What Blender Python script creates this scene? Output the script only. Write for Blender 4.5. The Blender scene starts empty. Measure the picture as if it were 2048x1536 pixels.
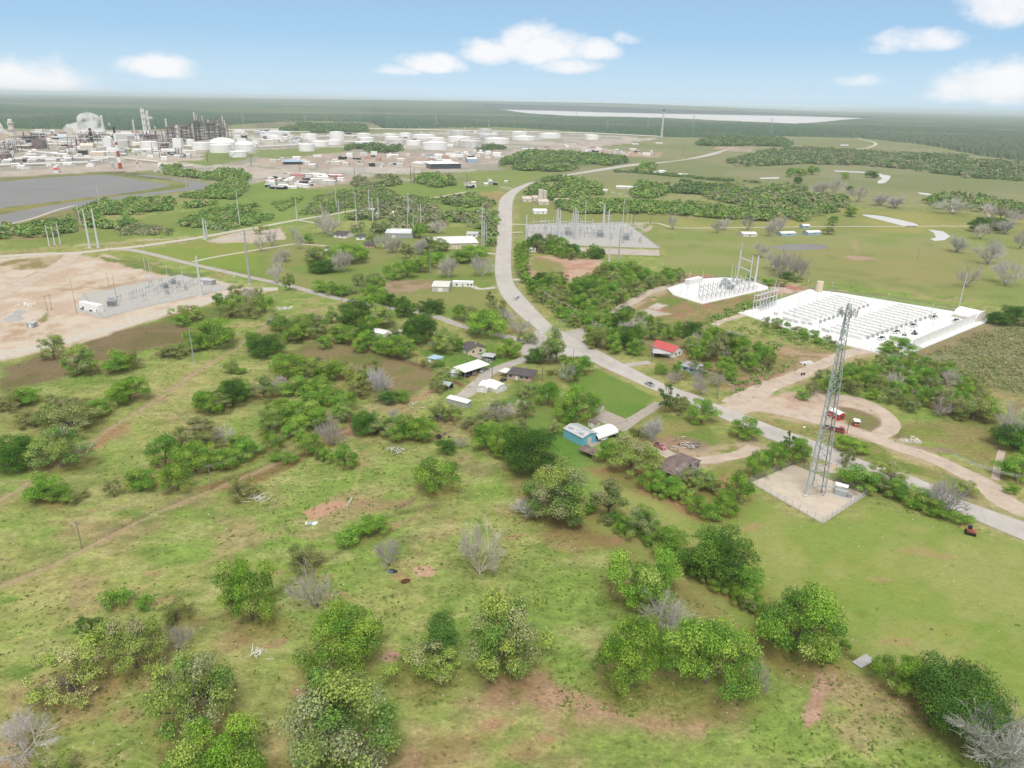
import bpy, math, random
import numpy as np
from mathutils import Vector, Matrix
C = bpy.context.scene.collection
RAD = math.radians
# ---------------------------------------------------------------- camera
CAM_H, FPX, PITCH, ROLL = 120.0, 1450.0, 21.25, 1.2      # metres, focal length in photo pixels, degrees
R_CAM = (Matrix.Rotation(RAD(90 - PITCH), 3, 'X') @ Matrix.Rotation(RAD(ROLL), 3, 'Z'))
RN = np.array(R_CAM)
cam = bpy.data.cameras.new('camera'); cam_o = bpy.data.objects.new('camera', cam); C.objects.link(cam_o)
cam.sensor_width = 36.0; cam.lens = FPX * 36.0 / 2048.0
cam.clip_start = 1.0; cam.clip_end = 300000.0
cam_o.matrix_world = Matrix.Translation((0, 0, CAM_H)) @ R_CAM.to_4x4()
bpy.context.scene.camera = cam_o
bpy.context.scene.cycles.volume_bounces = 3
# ---------------------------------------------------------------- sun, sky, exposure
SUN_EL, SUN_AZ = 60.0, 178.0           # degrees; azimuth clockwise from +Y (view direction)
vs = bpy.context.scene.view_settings
vs.view_transform = 'Standard'; vs.look = 'None'; vs.exposure = 0.9; vs.gamma = 1.0; vs.use_curve_mapping = False
sd = bpy.data.lights.new('sun', 'SUN'); sd.energy = 1.6; sd.angle = RAD(22); sd.color = (1.0, 0.96, 0.9)
so = bpy.data.objects.new('sun', sd); C.objects.link(so)
_d = Vector((math.sin(RAD(SUN_AZ)) * math.cos(RAD(SUN_EL)), math.cos(RAD(SUN_AZ)) * math.cos(RAD(SUN_EL)), math.sin(RAD(SUN_EL))))
so.rotation_euler = _d.to_track_quat('Z', 'Y').to_euler()

def ray(px, py):
    return R_CAM @ Vector(((px - 1024) / FPX, (768 - py) / FPX, -1.0))
def G(px, py, z=0.0):
    "point at height z on the ground seen at photo pixel px, py"
    v = ray(px, py)
    if v.z > -0.002: v.z = -0.002
    t = (z - CAM_H) / v.z
    return Vector((v.x * t, v.y * t, z))
def proj(p):
    q = R_CAM.transposed() @ (Vector(p) - Vector((0, 0, CAM_H)))
    return 1024 + FPX * q.x / -q.z, 768 - FPX * q.y / -q.z
def mpp(p):
    "metres per photo pixel at a point"
    q = R_CAM.transposed() @ (Vector(p) - Vector((0, 0, CAM_H)))
    return -q.z / FPX
def hfor(p, ytop):
    "height that makes something standing at p reach up to photo row ytop"
    lo, hi = 0.0, 400.0
    for _ in range(40):
        m = (lo + hi) / 2
        if proj((p[0], p[1], p[2] + m))[1] > ytop: lo = m
        else: hi = m
    return lo
# world
w = bpy.data.worlds.new('World'); bpy.context.scene.world = w; w.use_nodes = True
nt = w.node_tree; nt.nodes.clear(); N = nt.nodes; L = nt.links
def wn(t, **k):
    n = N.new(t)
    for a, b in k.items(): setattr(n, a, b)
    return n
def wm(op, a, b=None, c=None, clamp=False):
    n = N.new('ShaderNodeMath'); n.operation = op; n.use_clamp = clamp
    for i, x in enumerate((a, b, c)):
        if x is None: continue
        if isinstance(x, (int, float)): n.inputs[i].default_value = x
        else: L.new(x, n.inputs[i])
    return n.outputs[0]
tc = wn('ShaderNodeTexCoord'); sep = wn('ShaderNodeSeparateXYZ'); L.new(tc.outputs['Generated'], sep.inputs[0])
az = wm('ARCTAN2', sep.outputs[0], sep.outputs[1]); el = wm('ARCSINE', sep.outputs[2])
sky = wn('ShaderNodeTexSky', sky_type='NISHITA', sun_disc=False, sun_elevation=RAD(SUN_EL), sun_rotation=RAD(SUN_AZ), altitude=50, air_density=1.0, dust_density=1.5, ozone_density=2.0)
skys = wn('ShaderNodeVectorMath', operation='SCALE'); L.new(sky.outputs[0], skys.inputs[0]); skys.inputs['Scale'].default_value = 0.11
ramp = wn('ShaderNodeValToRGB'); L.new(wm('DIVIDE', el, RAD(60), clamp=True), ramp.inputs[0])
er = ramp.color_ramp.elements
er[0].position = 0.0; er[0].color = (0.355, 0.455, 0.54, 1)
er[1].position = 1.0; er[1].color = (0.58, 0.56, 0.53, 1)
for p_, c_ in ((0.03, (0.275, 0.395, 0.505, 1)), (0.07, (0.185, 0.315, 0.46, 1)), (0.145, (0.16, 0.255, 0.37, 1)), (0.30, (0.50, 0.49, 0.475, 1))):
    e_ = ramp.color_ramp.elements.new(p_); e_.color = c_
mx = wn('ShaderNodeMix', data_type='RGBA'); mx.inputs[0].default_value = 0.88
L.new(skys.outputs[0], mx.inputs[6]); L.new(ramp.outputs[0], mx.inputs[7])
# clouds: soft cumulus banks in the sky, placed by azimuth and elevation
nz = wn('ShaderNodeTexNoise'); nz.inputs['Scale'].default_value = 26; nz.inputs['Detail'].default_value = 7; nz.inputs['Roughness'].default_value = 0.6
mp = wn('ShaderNodeMapping'); mp.inputs['Scale'].default_value = (1, 1, 1.7); L.new(tc.outputs['Generated'], mp.inputs[0]); L.new(mp.outputs[0], nz.inputs[0])
nzc = wm('MULTIPLY', wm('SUBTRACT', nz.outputs[0], 0.5), 1.9)
def cazel(px, py):
    v = ray(px, py).normalized(); return math.atan2(v.x, v.y), math.asin(v.z)
tot = None
for (px, py, hw, hh, st) in [(60, 176, 100, 52, 1), (120, 168, 50, 24, .8), (318, 138, 66, 27, .95), (275, 130, 34, 18, .7), (1080, 98, 98, 46, 1.1), (975, 108, 62, 33, 1), (1185, 104, 60, 26, .95), (1140, 134, 66, 22, .8),
                             (868, 130, 72, 24, .95), (800, 142, 48, 14, .7), (1842, 85, 84, 25, .8), (1780, 98, 40, 14, .6), (2015, 18, 78, 46, .85), (1990, 172, 95, 48, 1), (1920, 190, 60, 24, .6), (1255, 80, 30, 14, .5), (1720, 165, 40, 14, .3)]:
    a0, e0 = cazel(px, py)
    da = wm('DIVIDE', wm('SUBTRACT', az, a0), hw / FPX * 1.02)
    de0 = wm('SUBTRACT', el, e0)
    de = wm('ADD', wm('MULTIPLY', wm('MAXIMUM', de0, 0), FPX / hh), wm('MULTIPLY', wm('MINIMUM', de0, 0), FPX / (hh * 0.62)))
    r2 = wm('ADD', wm('MULTIPLY', da, da), wm('MULTIPLY', de, de))
    d = wm('MULTIPLY', wm('SUBTRACT', 1.05, r2, clamp=False), st)
    d = wm('MAXIMUM', d, -2.0)
    tot = d if tot is None else wm('MAXIMUM', tot, d)
dens = wm('ADD', tot, nzc)
mr = wn('ShaderNodeMapRange', interpolation_type='SMOOTHSTEP'); L.new(dens, mr.inputs[0]); mr.inputs[1].default_value = -0.1; mr.inputs[2].default_value = 1.0
mr.inputs[3].default_value = 0; mr.inputs[4].default_value = 0.9
mc = wn('ShaderNodeMix', data_type='RGBA'); L.new(mr.outputs[0], mc.inputs[0]); L.new(mx.outputs[2], mc.inputs[6]); mc.inputs[7].default_value = (0.545, 0.535, 0.54, 1)
bg = wn('ShaderNodeBackground'); L.new(mc.outputs[2], bg.inputs[0]); bg.inputs[1].default_value = 1.0
ow = wn('ShaderNodeOutputWorld'); L.new(bg.outputs[0], ow.inputs[0])

# ---------------------------------------------------------------- helpers
def tag(o, label=None, cat=None, group=None, kind=None):
    if label: o['label'] = label
    if cat: o['category'] = cat
    if group: o['group'] = group
    if kind: o['kind'] = kind
    return o
def thing(name, label, cat, loc, rz=0.0, group=None):
    o = bpy.data.objects.new(name, None); C.objects.link(o); o.empty_display_size = 0.5
    o.location = loc; o.rotation_euler = (0, 0, rz)
    return tag(o, label, cat, group)
MATS = {}
def mat(name, col, rough=0.8, metal=0.0, var=0.15, scale=0.6, spec=0.3, col2=None, stretch=None, bump=0.0, attr=None, objcol=False, objrand=0.0, transl=0.0, emit=0):
    if name in MATS: return MATS[name]
    m = bpy.data.materials.new(name); m.use_nodes = True; n = m.node_tree; b = n.nodes['Principled BSDF']
    b.inputs['Roughness'].default_value = rough; b.inputs['Metallic'].default_value = metal; b.inputs['Specular IOR Level'].default_value = spec
    t = n.nodes.new('ShaderNodeTexCoord'); mpn = n.nodes.new('ShaderNodeMapping'); n.links.new(t.outputs['Object'], mpn.inputs[0])
    if stretch: mpn.inputs['Scale'].default_value = stretch
    nz = n.nodes.new('ShaderNodeTexNoise'); nz.inputs['Scale'].default_value = scale; nz.inputs['Detail'].default_value = 6; nz.inputs['Roughness'].default_value = 0.65
    n.links.new(mpn.outputs[0], nz.inputs[0])
    mxn = n.nodes.new('ShaderNodeMix'); mxn.data_type = 'RGBA'
    c2 = col2 or tuple(c * (1 - var * 2) for c in col); c1 = col if col2 else tuple(min(1, c * (1 + var)) for c in col)
    mr = n.nodes.new('ShaderNodeMapRange'); mr.inputs[1].default_value = 0.3; mr.inputs[2].default_value = 0.72; n.links.new(nz.outputs[0], mr.inputs[0])
    n.links.new(mr.outputs[0], mxn.inputs[0]); mxn.inputs[6].default_value = (*c1, 1); mxn.inputs[7].default_value = (*c2, 1)
    out = mxn.outputs[2]
    if attr:
        a = n.nodes.new('ShaderNodeVertexColor'); a.layer_name = attr
        mm = n.nodes.new('ShaderNodeMix'); mm.data_type = 'RGBA'; mm.blend_type = 'MULTIPLY'; mm.inputs[0].default_value = 1
        n.links.new(out, mm.inputs[6]); n.links.new(a.outputs[0], mm.inputs[7]); out = mm.outputs[2]
    if objcol:
        oi = n.nodes.new('ShaderNodeObjectInfo')
        mm = n.nodes.new('ShaderNodeMix'); mm.data_type = 'RGBA'; mm.blend_type = 'MULTIPLY'; mm.inputs[0].default_value = 1
        n.links.new(out, mm.inputs[6]); n.links.new(oi.outputs['Color'], mm.inputs[7]); out = mm.outputs[2]
    n.links.new(out, b.inputs['Base Color'])
    if bump:
        bp = n.nodes.new('ShaderNodeBump'); bp.inputs['Strength'].default_value = bump; bp.inputs['Distance'].default_value = 0.2
        n.links.new(nz.outputs[0], bp.inputs['Height']); n.links.new(bp.outputs[0], b.inputs['Normal'])
    if transl:
        tr = n.nodes.new('ShaderNodeBsdfTranslucent'); n.links.new(out, tr.inputs[0]); ms = n.nodes.new('ShaderNodeMixShader'); ms.inputs[0].default_value = transl
        n.links.new(b.outputs[0], ms.inputs[1]); n.links.new(tr.outputs[0], ms.inputs[2]); n.links.new(ms.outputs[0], n.nodes['Material Output'].inputs[0])
    MATS[name] = m; return m

def mesh_np(name, verts, faces, m=None, cols=None, smooth=False):
    "verts (n,3); faces (k,3|4) arrays"
    me = bpy.data.meshes.new(name)
    verts = np.asarray(verts, np.float32); faces = np.asarray(faces, np.int32)
    k, s = faces.shape
    me.vertices.add(len(verts)); me.vertices.foreach_set('co', verts.ravel())
    me.loops.add(k * s); me.loops.foreach_set('vertex_index', faces.ravel())
    me.polygons.add(k); me.polygons.foreach_set('loop_start', np.arange(0, k * s, s, dtype=np.int32))
    try: me.polygons.foreach_set('loop_total', np.full(k, s, np.int32))
    except Exception: pass
    me.update(calc_edges=True)
    if cols is not None:
        cols = np.asarray(cols, np.float32)
        if cols.shape[1] == 3: cols = np.hstack([cols, np.ones((len(cols), 1), np.float32)])
        ca = me.color_attributes.new('Col', 'FLOAT_COLOR', 'POINT'); ca.data.foreach_set('color', cols.ravel())
    me.polygons.foreach_set('use_smooth', np.full(k, smooth, bool))
    if m: me.materials.append(m)
    return me
class MB:
    "collects boxes, bars, tubes and sheets; build() links them as ONE mesh object"
    def __init__(s): s.v = []; s.f = []; s.n = 0
    def add(s, vs, fs):
        s.v += [tuple(x) for x in vs]; s.f += [tuple(i + s.n for i in f) for f in fs]; s.n += len(vs); return s
    def box(s, x0, y0, z0, x1, y1, z1):
        return s.add([(x0, y0, z0), (x1, y0, z0), (x1, y1, z0), (x0, y1, z0), (x0, y0, z1), (x1, y0, z1), (x1, y1, z1), (x0, y1, z1)],
                     [(0, 3, 2, 1), (4, 5, 6, 7), (0, 1, 5, 4), (1, 2, 6, 5), (2, 3, 7, 6), (3, 0, 4, 7)])
    def cbox(s, c, d): return s.box(c[0] - d[0] / 2, c[1] - d[1] / 2, c[2] - d[2] / 2, c[0] + d[0] / 2, c[1] + d[1] / 2, c[2] + d[2] / 2)
    def tube(s, a, b, r0, r1=None, n=6):
        a = Vector(a); b = Vector(b); r1 = r0 if r1 is None else r1
        d = (b - a).normalized(); u = d.cross(Vector((0, 0, 1)) if abs(d.z) < .9 else Vector((1, 0, 0))).normalized(); w_ = d.cross(u)
        vs = []
        for p, r in ((a, r0), (b, r1)):
            for i in range(n):
                t = 2 * math.pi * (i + .5) / n; vs.append(p + u * (r * math.cos(t)) + w_ * (r * math.sin(t)))
        fs = [(i, (i + 1) % n, n + (i + 1) % n, n + i) for i in range(n)] + [tuple(range(n))[::-1], tuple(range(n, 2 * n))]
        return s.add(vs, fs)
    def lathe(s, prof, n=20, c=(0, 0)):
        vs = []; fs = []
        for r, z in prof:
            for i in range(n):
                t = 2 * math.pi * i / n; vs.append((c[0] + r * math.cos(t), c[1] + r * math.sin(t), z))
        for j in range(len(prof) - 1):
            for i in range(n): fs.append((j * n + i, j * n + (i + 1) % n, (j + 1) * n + (i + 1) % n, (j + 1) * n + i))
        fs.append(tuple(range(n))[::-1]); fs.append(tuple(range((len(prof) - 1) * n, len(prof) * n)))
        return s.add(vs, fs)
    def prism(s, poly, y0, y1):
        "poly of (x, z) swept along y"
        n = len(poly); vs = [(x, y0, z) for x, z in poly] + [(x, y1, z) for x, z in poly]
        return s.add(vs, [(i, (i + 1) % n, n + (i + 1) % n, n + i) for i in range(n)] + [tuple(range(n))[::-1], tuple(range(n, 2 * n))])
    def prismx(s, poly, x0, x1):
        "poly of (y, z) swept along x"
        n = len(poly); vs = [(x0, y, z) for y, z in poly] + [(x1, y, z) for y, z in poly]
        return s.add(vs, [(i, (i + 1) % n, n + (i + 1) % n, n + i) for i in range(n)] + [tuple(range(n))[::-1], tuple(range(n, 2 * n))])
    def build(s, name, m, parent=None, smooth=False):
        me = bpy.data.meshes.new(name); me.from_pydata(s.v, [], s.f); me.update()
        me.materials.append(m)
        if smooth: me.polygons.foreach_set('use_smooth', np.ones(len(me.polygons), bool))
        o = bpy.data.objects.new(name, me); C.objects.link(o)
        if parent: o.parent = parent
        return o
KIDS = {}
def copy_thing(root, loc, rz=None, scale=None, label=None, group=None):
    "a thing with copies of its parts and their sub-parts"
    def cp(o, par):
        c = o.copy(); C.objects.link(c); c.parent = par
        for ch in list(o.children): cp(ch, c)
        return c
    r = cp(root, None); r.location = loc
    if rz is not None: r.rotation_euler = (0, 0, rz)
    if scale is not None: r.scale = scale
    if label: r['label'] = label
    if group: r['group'] = group
    return r
# value noise ------------------------------------------------------
def hsh(i, j, s):
    n = (i.astype(np.int64) * 374761393 + j.astype(np.int64) * 668265263 + s * 1442695041) & 0xffffffff
    n = ((n ^ (n >> 13)) * 1274126177) & 0xffffffff
    return ((n ^ (n >> 16)) & 0xffff) / 65535.0
def vnoise(x, y, s=0):
    i = np.floor(x); j = np.floor(y); fx = x - i; fy = y - j; fx = fx * fx * (3 - 2 * fx); fy = fy * fy * (3 - 2 * fy)
    a = hsh(i, j, s); b = hsh(i + 1, j, s); c = hsh(i, j + 1, s); d = hsh(i + 1, j + 1, s)
    return (a * (1 - fx) + b * fx) * (1 - fy) + (c * (1 - fx) + d * fx) * fy
def fbm(x, y, sc, o=4, s=0):
    t = 0; a = 1.0; tot = 0
    for k in range(o):
        t = t + a * vnoise(x / sc + 17.3 * k, y / sc - 9.1 * k, s + k); tot += a; a *= .55; sc *= .5
    return t / tot
def sstep(a, b, x):
    t = np.clip((x - a) / (b - a), 0, 1); return t * t * (3 - 2 * t)
def inpoly(x, y, pts):
    r = np.zeros(x.shape, bool); n = len(pts)
    for i in range(n):
        x0, y0 = pts[i]; x1, y1 = pts[(i + 1) % n]
        if y0 == y1: continue
        c = ((y0 > y) != (y1 > y)) & (x < (x1 - x0) * (y - y0) / (y1 - y0) + x0); r ^= c
    return r
def dline(x, y, pts, closed=False):
    d = np.full(x.shape, 1e18); n = len(pts)
    for i in range(n if closed else n - 1):
        ax, ay = pts[i]; bx, by = pts[(i + 1) % n]; dx, dy = bx - ax, by - ay; l2 = dx * dx + dy * dy + 1e-9
        t = np.clip(((x - ax) * dx + (y - ay) * dy) / l2, 0, 1)
        d = np.minimum(d, (x - ax - t * dx) ** 2 + (y - ay - t * dy) ** 2)
    return np.sqrt(d)
def GP(pts): return [tuple(G(*p)[:2]) for p in pts]
# ================================================================ land cover
def col(r, g, b):  # sRGB 0..255 of the surface itself as seen in flat light -> albedo
    f = lambda c: (c / 255 / 12.92) if c / 255 <= .04045 else ((c / 255 + .055) / 1.055) ** 2.4
    return np.array([f(r), f(g), f(b)]) * 0.60
GRASS, OLIVE, SOIL, PINK, SAND, PALE, LUSH, DARK = col(137, 164, 80), col(170, 168, 106), col(160, 132, 102), col(196, 166, 146), col(222, 206, 184), col(214, 205, 192), col(104, 158, 58), col(86, 116, 54)
SUBMASK = []
TH_A = RAD(38)
def ground_axes():
    az1 = np.concatenate([np.arange(-180, -56, 4.0), np.linspace(-54, 54, 1250), np.arange(58, 181, 4.0)]) * math.pi / 180
    dep = np.arange(RAD(52), RAD(1.3), -1 / 640.0)
    r1 = CAM_H / np.tan(dep); r0 = np.array([0.05, 30, 60, 80.0]); r2 = np.geomspace(r1[-1] * 1.04, 62000, 70)
    return az1, np.concatenate([r0, r1, r2])
AZ, RR = ground_axes()
AA, RG = np.meshgrid(AZ, RR); X = (RG * np.sin(AA)).ravel(); Y = (RG * np.cos(AA)).ravel(); Rr = RG.ravel()
# base: patchy meadow near, smoother pasture farther and to the right
n1 = fbm(X, Y, 45, 5, 1); n2 = fbm(X * .9 + Y * .5, Y * .9 - X * .5, 11, 4, 7); n3 = fbm(X, Y, 160, 4, 11); n4 = fbm(X, Y, 3.2, 3, 21)
def lerp(a, b, t): return a + (b - a) * t[:, None]
t = sstep(.30, .72, .55 * n1 + .3 * n2 + .15 * n4)
LC = lerp(np.tile(GRASS, (len(X), 1)), np.tile(OLIVE, (len(X), 1)), t)
LC = lerp(LC, np.tile(col(176, 156, 118), (len(X), 1)), sstep(.52, .68, .45 * n2 + .55 * fbm(X, Y, 26, 4, 61)) * .75)
LC = lerp(LC, np.tile(col(184, 182, 122), (len(X), 1)), sstep(.55, .7, fbm(X * .55 - Y * .3, Y * 1.2, 9, 4, 71)) * .55)
LC = lerp(LC, np.tile(DARK, (len(X), 1)), sstep(.57, .72, fbm(X * .6 - Y * .3, Y * 1.3, 8, 4, 33)) * .3)
LC = LC * (.92 + .24 * sstep(.25, .75, fbm(X * .8 - Y * .4, Y * 1.2, 2.2, 3, 91)))[:, None]
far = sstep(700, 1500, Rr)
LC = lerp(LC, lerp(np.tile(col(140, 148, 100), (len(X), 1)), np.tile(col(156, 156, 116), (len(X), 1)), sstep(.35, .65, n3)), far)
ROUGH = np.full(len(X), .8)
WX = (fbm(X, Y, 14, 3, 51) - .5); WY = (fbm(X, Y, 14, 3, 57) - .5)     # wander for edges
def _sel(pts, pad):
    xs = [p[0] for p in pts]; ys = [p[1] for p in pts]
    return np.nonzero((X > min(xs) - pad) & (X < max(xs) + pad) & (Y > min(ys) - pad) & (Y < max(ys) + pad))[0]
def paint(pts, ca, cb=None, amt=1.0, soft=2.0, wob=6.0, sc=12.0, rough=None, lo=.35, hi=.65, mask=None, seed=3):
    pts = GP(pts); ix = _sel(pts, soft * 2 + wob)
    if not len(ix): return
    x = X[ix] + WX[ix] * wob * 2; y = Y[ix] + WY[ix] * wob * 2
    d = dline(x, y, pts, True); d = np.where(inpoly(x, y, pts), d, -d)
    a = sstep(-soft, soft, d) * amt
    if mask: a = a * sstep(mask, mask + .16, fbm(X[ix], Y[ix], sc * .7, 4, seed + 40))
    c = np.tile(ca, (len(ix), 1))
    if cb is not None: c = lerp(c, np.tile(cb, (len(ix), 1)), sstep(lo, hi, fbm(X[ix], Y[ix], sc, 4, seed)))
    LC[ix] = LC[ix] * (1 - a[:, None]) + c * a[:, None]
    if rough is not None: ROUGH[ix] = ROUGH[ix] * (1 - a) + rough * a
def stroke(pts, width, ca, amt=1.0, soft=1.0, wob=2.0, mask=None):
    pts = GP(pts); ix = _sel(pts, width + soft + wob)
    if not len(ix): return
    x = X[ix] + WX[ix] * wob; y = Y[ix] + WY[ix] * wob
    d = dline(x, y, pts); a = (1 - sstep(width / 2 - soft, width / 2 + soft, d)) * amt
    if mask: a = a * sstep(mask, mask + .2, fbm(X[ix], Y[ix], 6, 3, 77))
    LC[ix] = LC[ix] * (1 - a[:, None]) + ca * a[:, None]; ROUGH[ix] = ROUGH[ix] * (1 - a) + .5 * a
def spot(px, py, wm_, hm_, ca, amt=1.0, soft=.35, wob=2.5, rz=0.0):
    c = G(px, py); pad = max(wm_, hm_) * 1.6
    ix = np.nonzero((abs(X - c.x) < pad) & (abs(Y - c.y) < pad))[0]
    x = X[ix] - c.x + WX[ix] * wob * 2; y = Y[ix] - c.y + WY[ix] * wob * 2
    cx, sx = math.cos(rz), math.sin(rz); x, y = x * cx + y * sx, -x * sx + y * cx
    d = np.sqrt((x / wm_ * 2) ** 2 + (y / hm_ * 2) ** 2); a = (1 - sstep(1 - soft, 1 + soft, d)) * amt
    LC[ix] = LC[ix] * (1 - a[:, None]) + ca * a[:, None]
# --- big zones (photo pixels on the ground)
paint([(1040, 930), (1100, 1040), (1240, 1120), (1390, 1200), (1520, 1280), (1700, 1340), (1860, 1400), (2300, 1640), (2600, 1300), (2048, 1090), (1900, 1040), (1740, 1010), (1650, 1050), (1500, 1000), (1250, 950)],
      col(146, 166, 84), col(166, 172, 102), soft=4, sc=16, rough=.35)
paint([(1380, 1040), (1640, 1080), (1900, 1180), (2100, 1300), (2048, 1400), (1800, 1300), (1500, 1200)], col(128, 160, 66), col(158, 168, 86), amt=.6, soft=14, sc=10, rough=.4, mask=.4)
for (x_, y_, a_, b_) in [(1830, 1098, 12, 4), (1880, 1108, 9, 3), (1655, 1340, 8, 3), (1780, 1280, 9, 3), (1760, 1160, 7, 2), (1940, 1330, 6, 2)]: spot(x_, y_, a_, b_, col(186, 158, 116), .55)
paint([(1020, 455), (1320, 452), (1540, 460), (1950, 456), (2200, 470), (2300, 640), (2048, 640), (1970, 600), (1700, 570), (1600, 565), (1330, 545), (1330, 500), (1290, 470), (1040, 480)], col(146, 160, 90), col(160, 164, 106), soft=6, sc=40, rough=.35)
paint([(1560, 490), (1950, 500), (1950, 590), (1640, 560), (1560, 530)], col(166, 158, 104), amt=.55, soft=22, wob=20)
paint([(1330, 440), (1700, 415), (1960, 430), (2200, 440), (2200, 470), (1400, 460)], col(150, 158, 92), col(170, 168, 100), soft=6, sc=60)
paint([(512, 470), (990, 450), (985, 640), (900, 640), (700, 600), (512, 560), (300, 500), (420, 480)], col(132, 154, 76), col(152, 156, 94), soft=5, sc=30, rough=.5)
paint([(200, 505), (512, 480), (512, 545), (370, 522)], col(140, 164, 72), col(156, 164, 84), soft=4, sc=30)
paint([(1030, 400), (1330, 395), (1340, 450), (1040, 455)], col(150, 156, 92), soft=6)
# yards
paint([(1135, 765), (1195, 737), (1318, 797), (1253, 842), (1205, 818), (1190, 795), (1150, 780)], col(112, 146, 66), col(124, 152, 72), soft=1.5, wob=2, sc=14, rough=.25)
paint([(1040, 830), (1105, 790), (1150, 800), (1200, 860), (1190, 930), (1150, 960), (1090, 900), (1040, 870)], col(106, 148, 62), col(126, 154, 76), soft=4, wob=5, sc=14, rough=.3)
paint([(1255, 840), (1330, 822), (1400, 850), (1520, 900), (1500, 960), (1400, 960), (1330, 930), (1260, 880)], col(130, 150, 76), col(160, 156, 98), soft=3, sc=12, rough=.5)
paint([(1050, 930), (1160, 930), (1200, 1000), (1130, 1000)], LUSH, amt=.6, soft=6)
paint([(830, 700), (1000, 690), (1020, 720), (950, 740), (920, 765), (850, 740)], col(110, 150, 64), col(136, 154, 80), soft=3, sc=14)
paint([(1020, 760), (1110, 745), (1130, 770), (1080, 830), (990, 870), (960, 850)], col(116, 146, 70), col(150, 150, 90), soft=3, sc=12)
# brown bare fields
paint([(0, 735), (80, 712), (150, 696), (235, 665), (330, 640), (392, 640), (400, 690), (310, 690), (270, 706), (205, 722), (205, 735), (120, 750), (0, 790)], col(142, 126, 96), col(126, 118, 78), soft=3, wob=6, sc=16, rough=.4)
paint([(340, 622), (430, 612), (470, 628), (392, 652), (320, 650)], col(122, 140, 72), soft=4)
paint([(565, 708), (640, 676), (760, 702), (870, 745), (862, 765), (820, 790), (740, 785), (700, 765), (600, 745)], col(150, 136, 98), col(128, 132, 78), soft=3, wob=5, sc=14, rough=.4, seed=8)
stroke([(640, 676), (760, 705), (872, 745), (920, 770)], 3.5, col(132, 104, 82), .8)
paint([(755, 568), (800, 558), (860, 560), (870, 575), (820, 585), (760, 590)], PINK * .9, SOIL, amt=.8, soft=5, sc=10)
paint([(1055, 515), (1075, 512), (1200, 520), (1225, 528), (1205, 548), (1150, 562), (1105, 560), (1120, 545)], col(200, 156, 134), col(214, 182, 160), soft=2, wob=4, sc=10, rough=.5)
paint([(1060, 512), (1110, 520), (1130, 535), (1110, 555), (1075, 550)], col(146, 150, 84), amt=.8, soft=4)
stroke([(1052, 512), (1056, 535), (1072, 556), (1090, 566)], 5, PINK, .9)
paint([(1362, 548), (1420, 550), (1445, 560), (1360, 566)], col(184, 136, 112), soft=3)
paint([(1525, 560), (1600, 572), (1612, 584), (1545, 590)], col(190, 138, 116), col(222, 200, 184), soft=2.5, sc=10)
paint([(1275, 595), (1340, 583), (1400, 610), (1500, 590), (1540, 590), (1560, 600), (1420, 632), (1310, 640), (1275, 625)], col(176, 136, 110), col(150, 146, 92), soft=3, sc=9, rough=.8)
paint([(1300, 590), (1380, 598), (1375, 612), (1300, 615)], col(130, 146, 76), soft=3)
paint([(1293, 617), (1312, 606), (1338, 610), (1318, 620)], PALE, soft=1, wob=1.5)
paint([(1280, 620), (1300, 620), (1345, 628), (1300, 634)], PALE, soft=1.2, wob=2)
paint([(1250, 700), (1330, 640), (1480, 600), (1560, 600), (1480, 625), (1420, 650), (1520, 690), (1700, 705), (1640, 730), (1500, 780), (1430, 780)], col(140, 146, 84), col(168, 150, 108), soft=4, sc=14, seed=5)
paint([(1440, 780), (1480, 755), (1540, 745), (1600, 735), (1630, 722), (1640, 735), (1560, 762), (1490, 790)], col(186, 150, 124), col(160, 136, 104), soft=3, sc=10)
paint([(1560, 700), (1620, 705), (1700, 708), (1650, 722), (1600, 735), (1560, 715)], col(150, 140, 92), col(196, 170, 142), soft=4, sc=9)
stroke([(1545, 690), (1600, 708), (1680, 712)], 5, col(200, 166, 142), .8)
paint([(1820, 710), (1975, 645), (2048, 640), (2300, 660), (2300, 800), (2048, 790), (1960, 770), (1850, 730)], col(156, 156, 120), col(134, 146, 92), soft=6, sc=16, rough=1.0)
stroke([(1800, 722), (1980, 652)], 8, col(168, 142, 116), .65, 3)
stroke([(1618, 576), (1760, 590), (1960, 622)], 4, col(150, 132, 108), .7)
# gravel and dirt areas along the frontage road
paint([(1500, 800), (1560, 785), (1640, 780), (1700, 795), (1745, 808), (1780, 840), (1800, 870), (1720, 868), (1655, 850), (1600, 830), (1545, 822)], col(224, 204, 186), col(206, 180, 158), soft=1.8, wob=3, sc=9, rough=.5)
paint([(1680, 812), (1720, 818), (1758, 836), (1765, 850), (1742, 863), (1700, 850), (1690, 838)], col(134, 144, 78), col(150, 130, 106), soft=1.5, wob=3, sc=6)
paint([(1778, 865), (1800, 858), (1835, 872), (1815, 888), (1785, 882)], col(126, 146, 70), col(140, 130, 100), soft=1.5, wob=2, sc=5)
paint([(1430, 835), (1600, 845), (1680, 865), (1800, 915), (1900, 950), (1960, 980), (1940, 994), (1800, 940), (1640, 880), (1520, 850)], col(126, 146, 72), col(158, 152, 96), soft=2, sc=8)
paint([(1780, 850), (1990, 840), (2048, 830), (2048, 970), (2000, 960), (1990, 930), (1900, 905), (1820, 875)], col(140, 150, 80), col(158, 150, 98), soft=4, sc=12)
spot(1825, 884, 7, 4, PALE, .9); spot(1865, 900, 16, 4, PINK * .8, .8); stroke([(2005, 925), (2000, 890), (2015, 850), (2040, 800)], 3, SOIL, .6)
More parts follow.
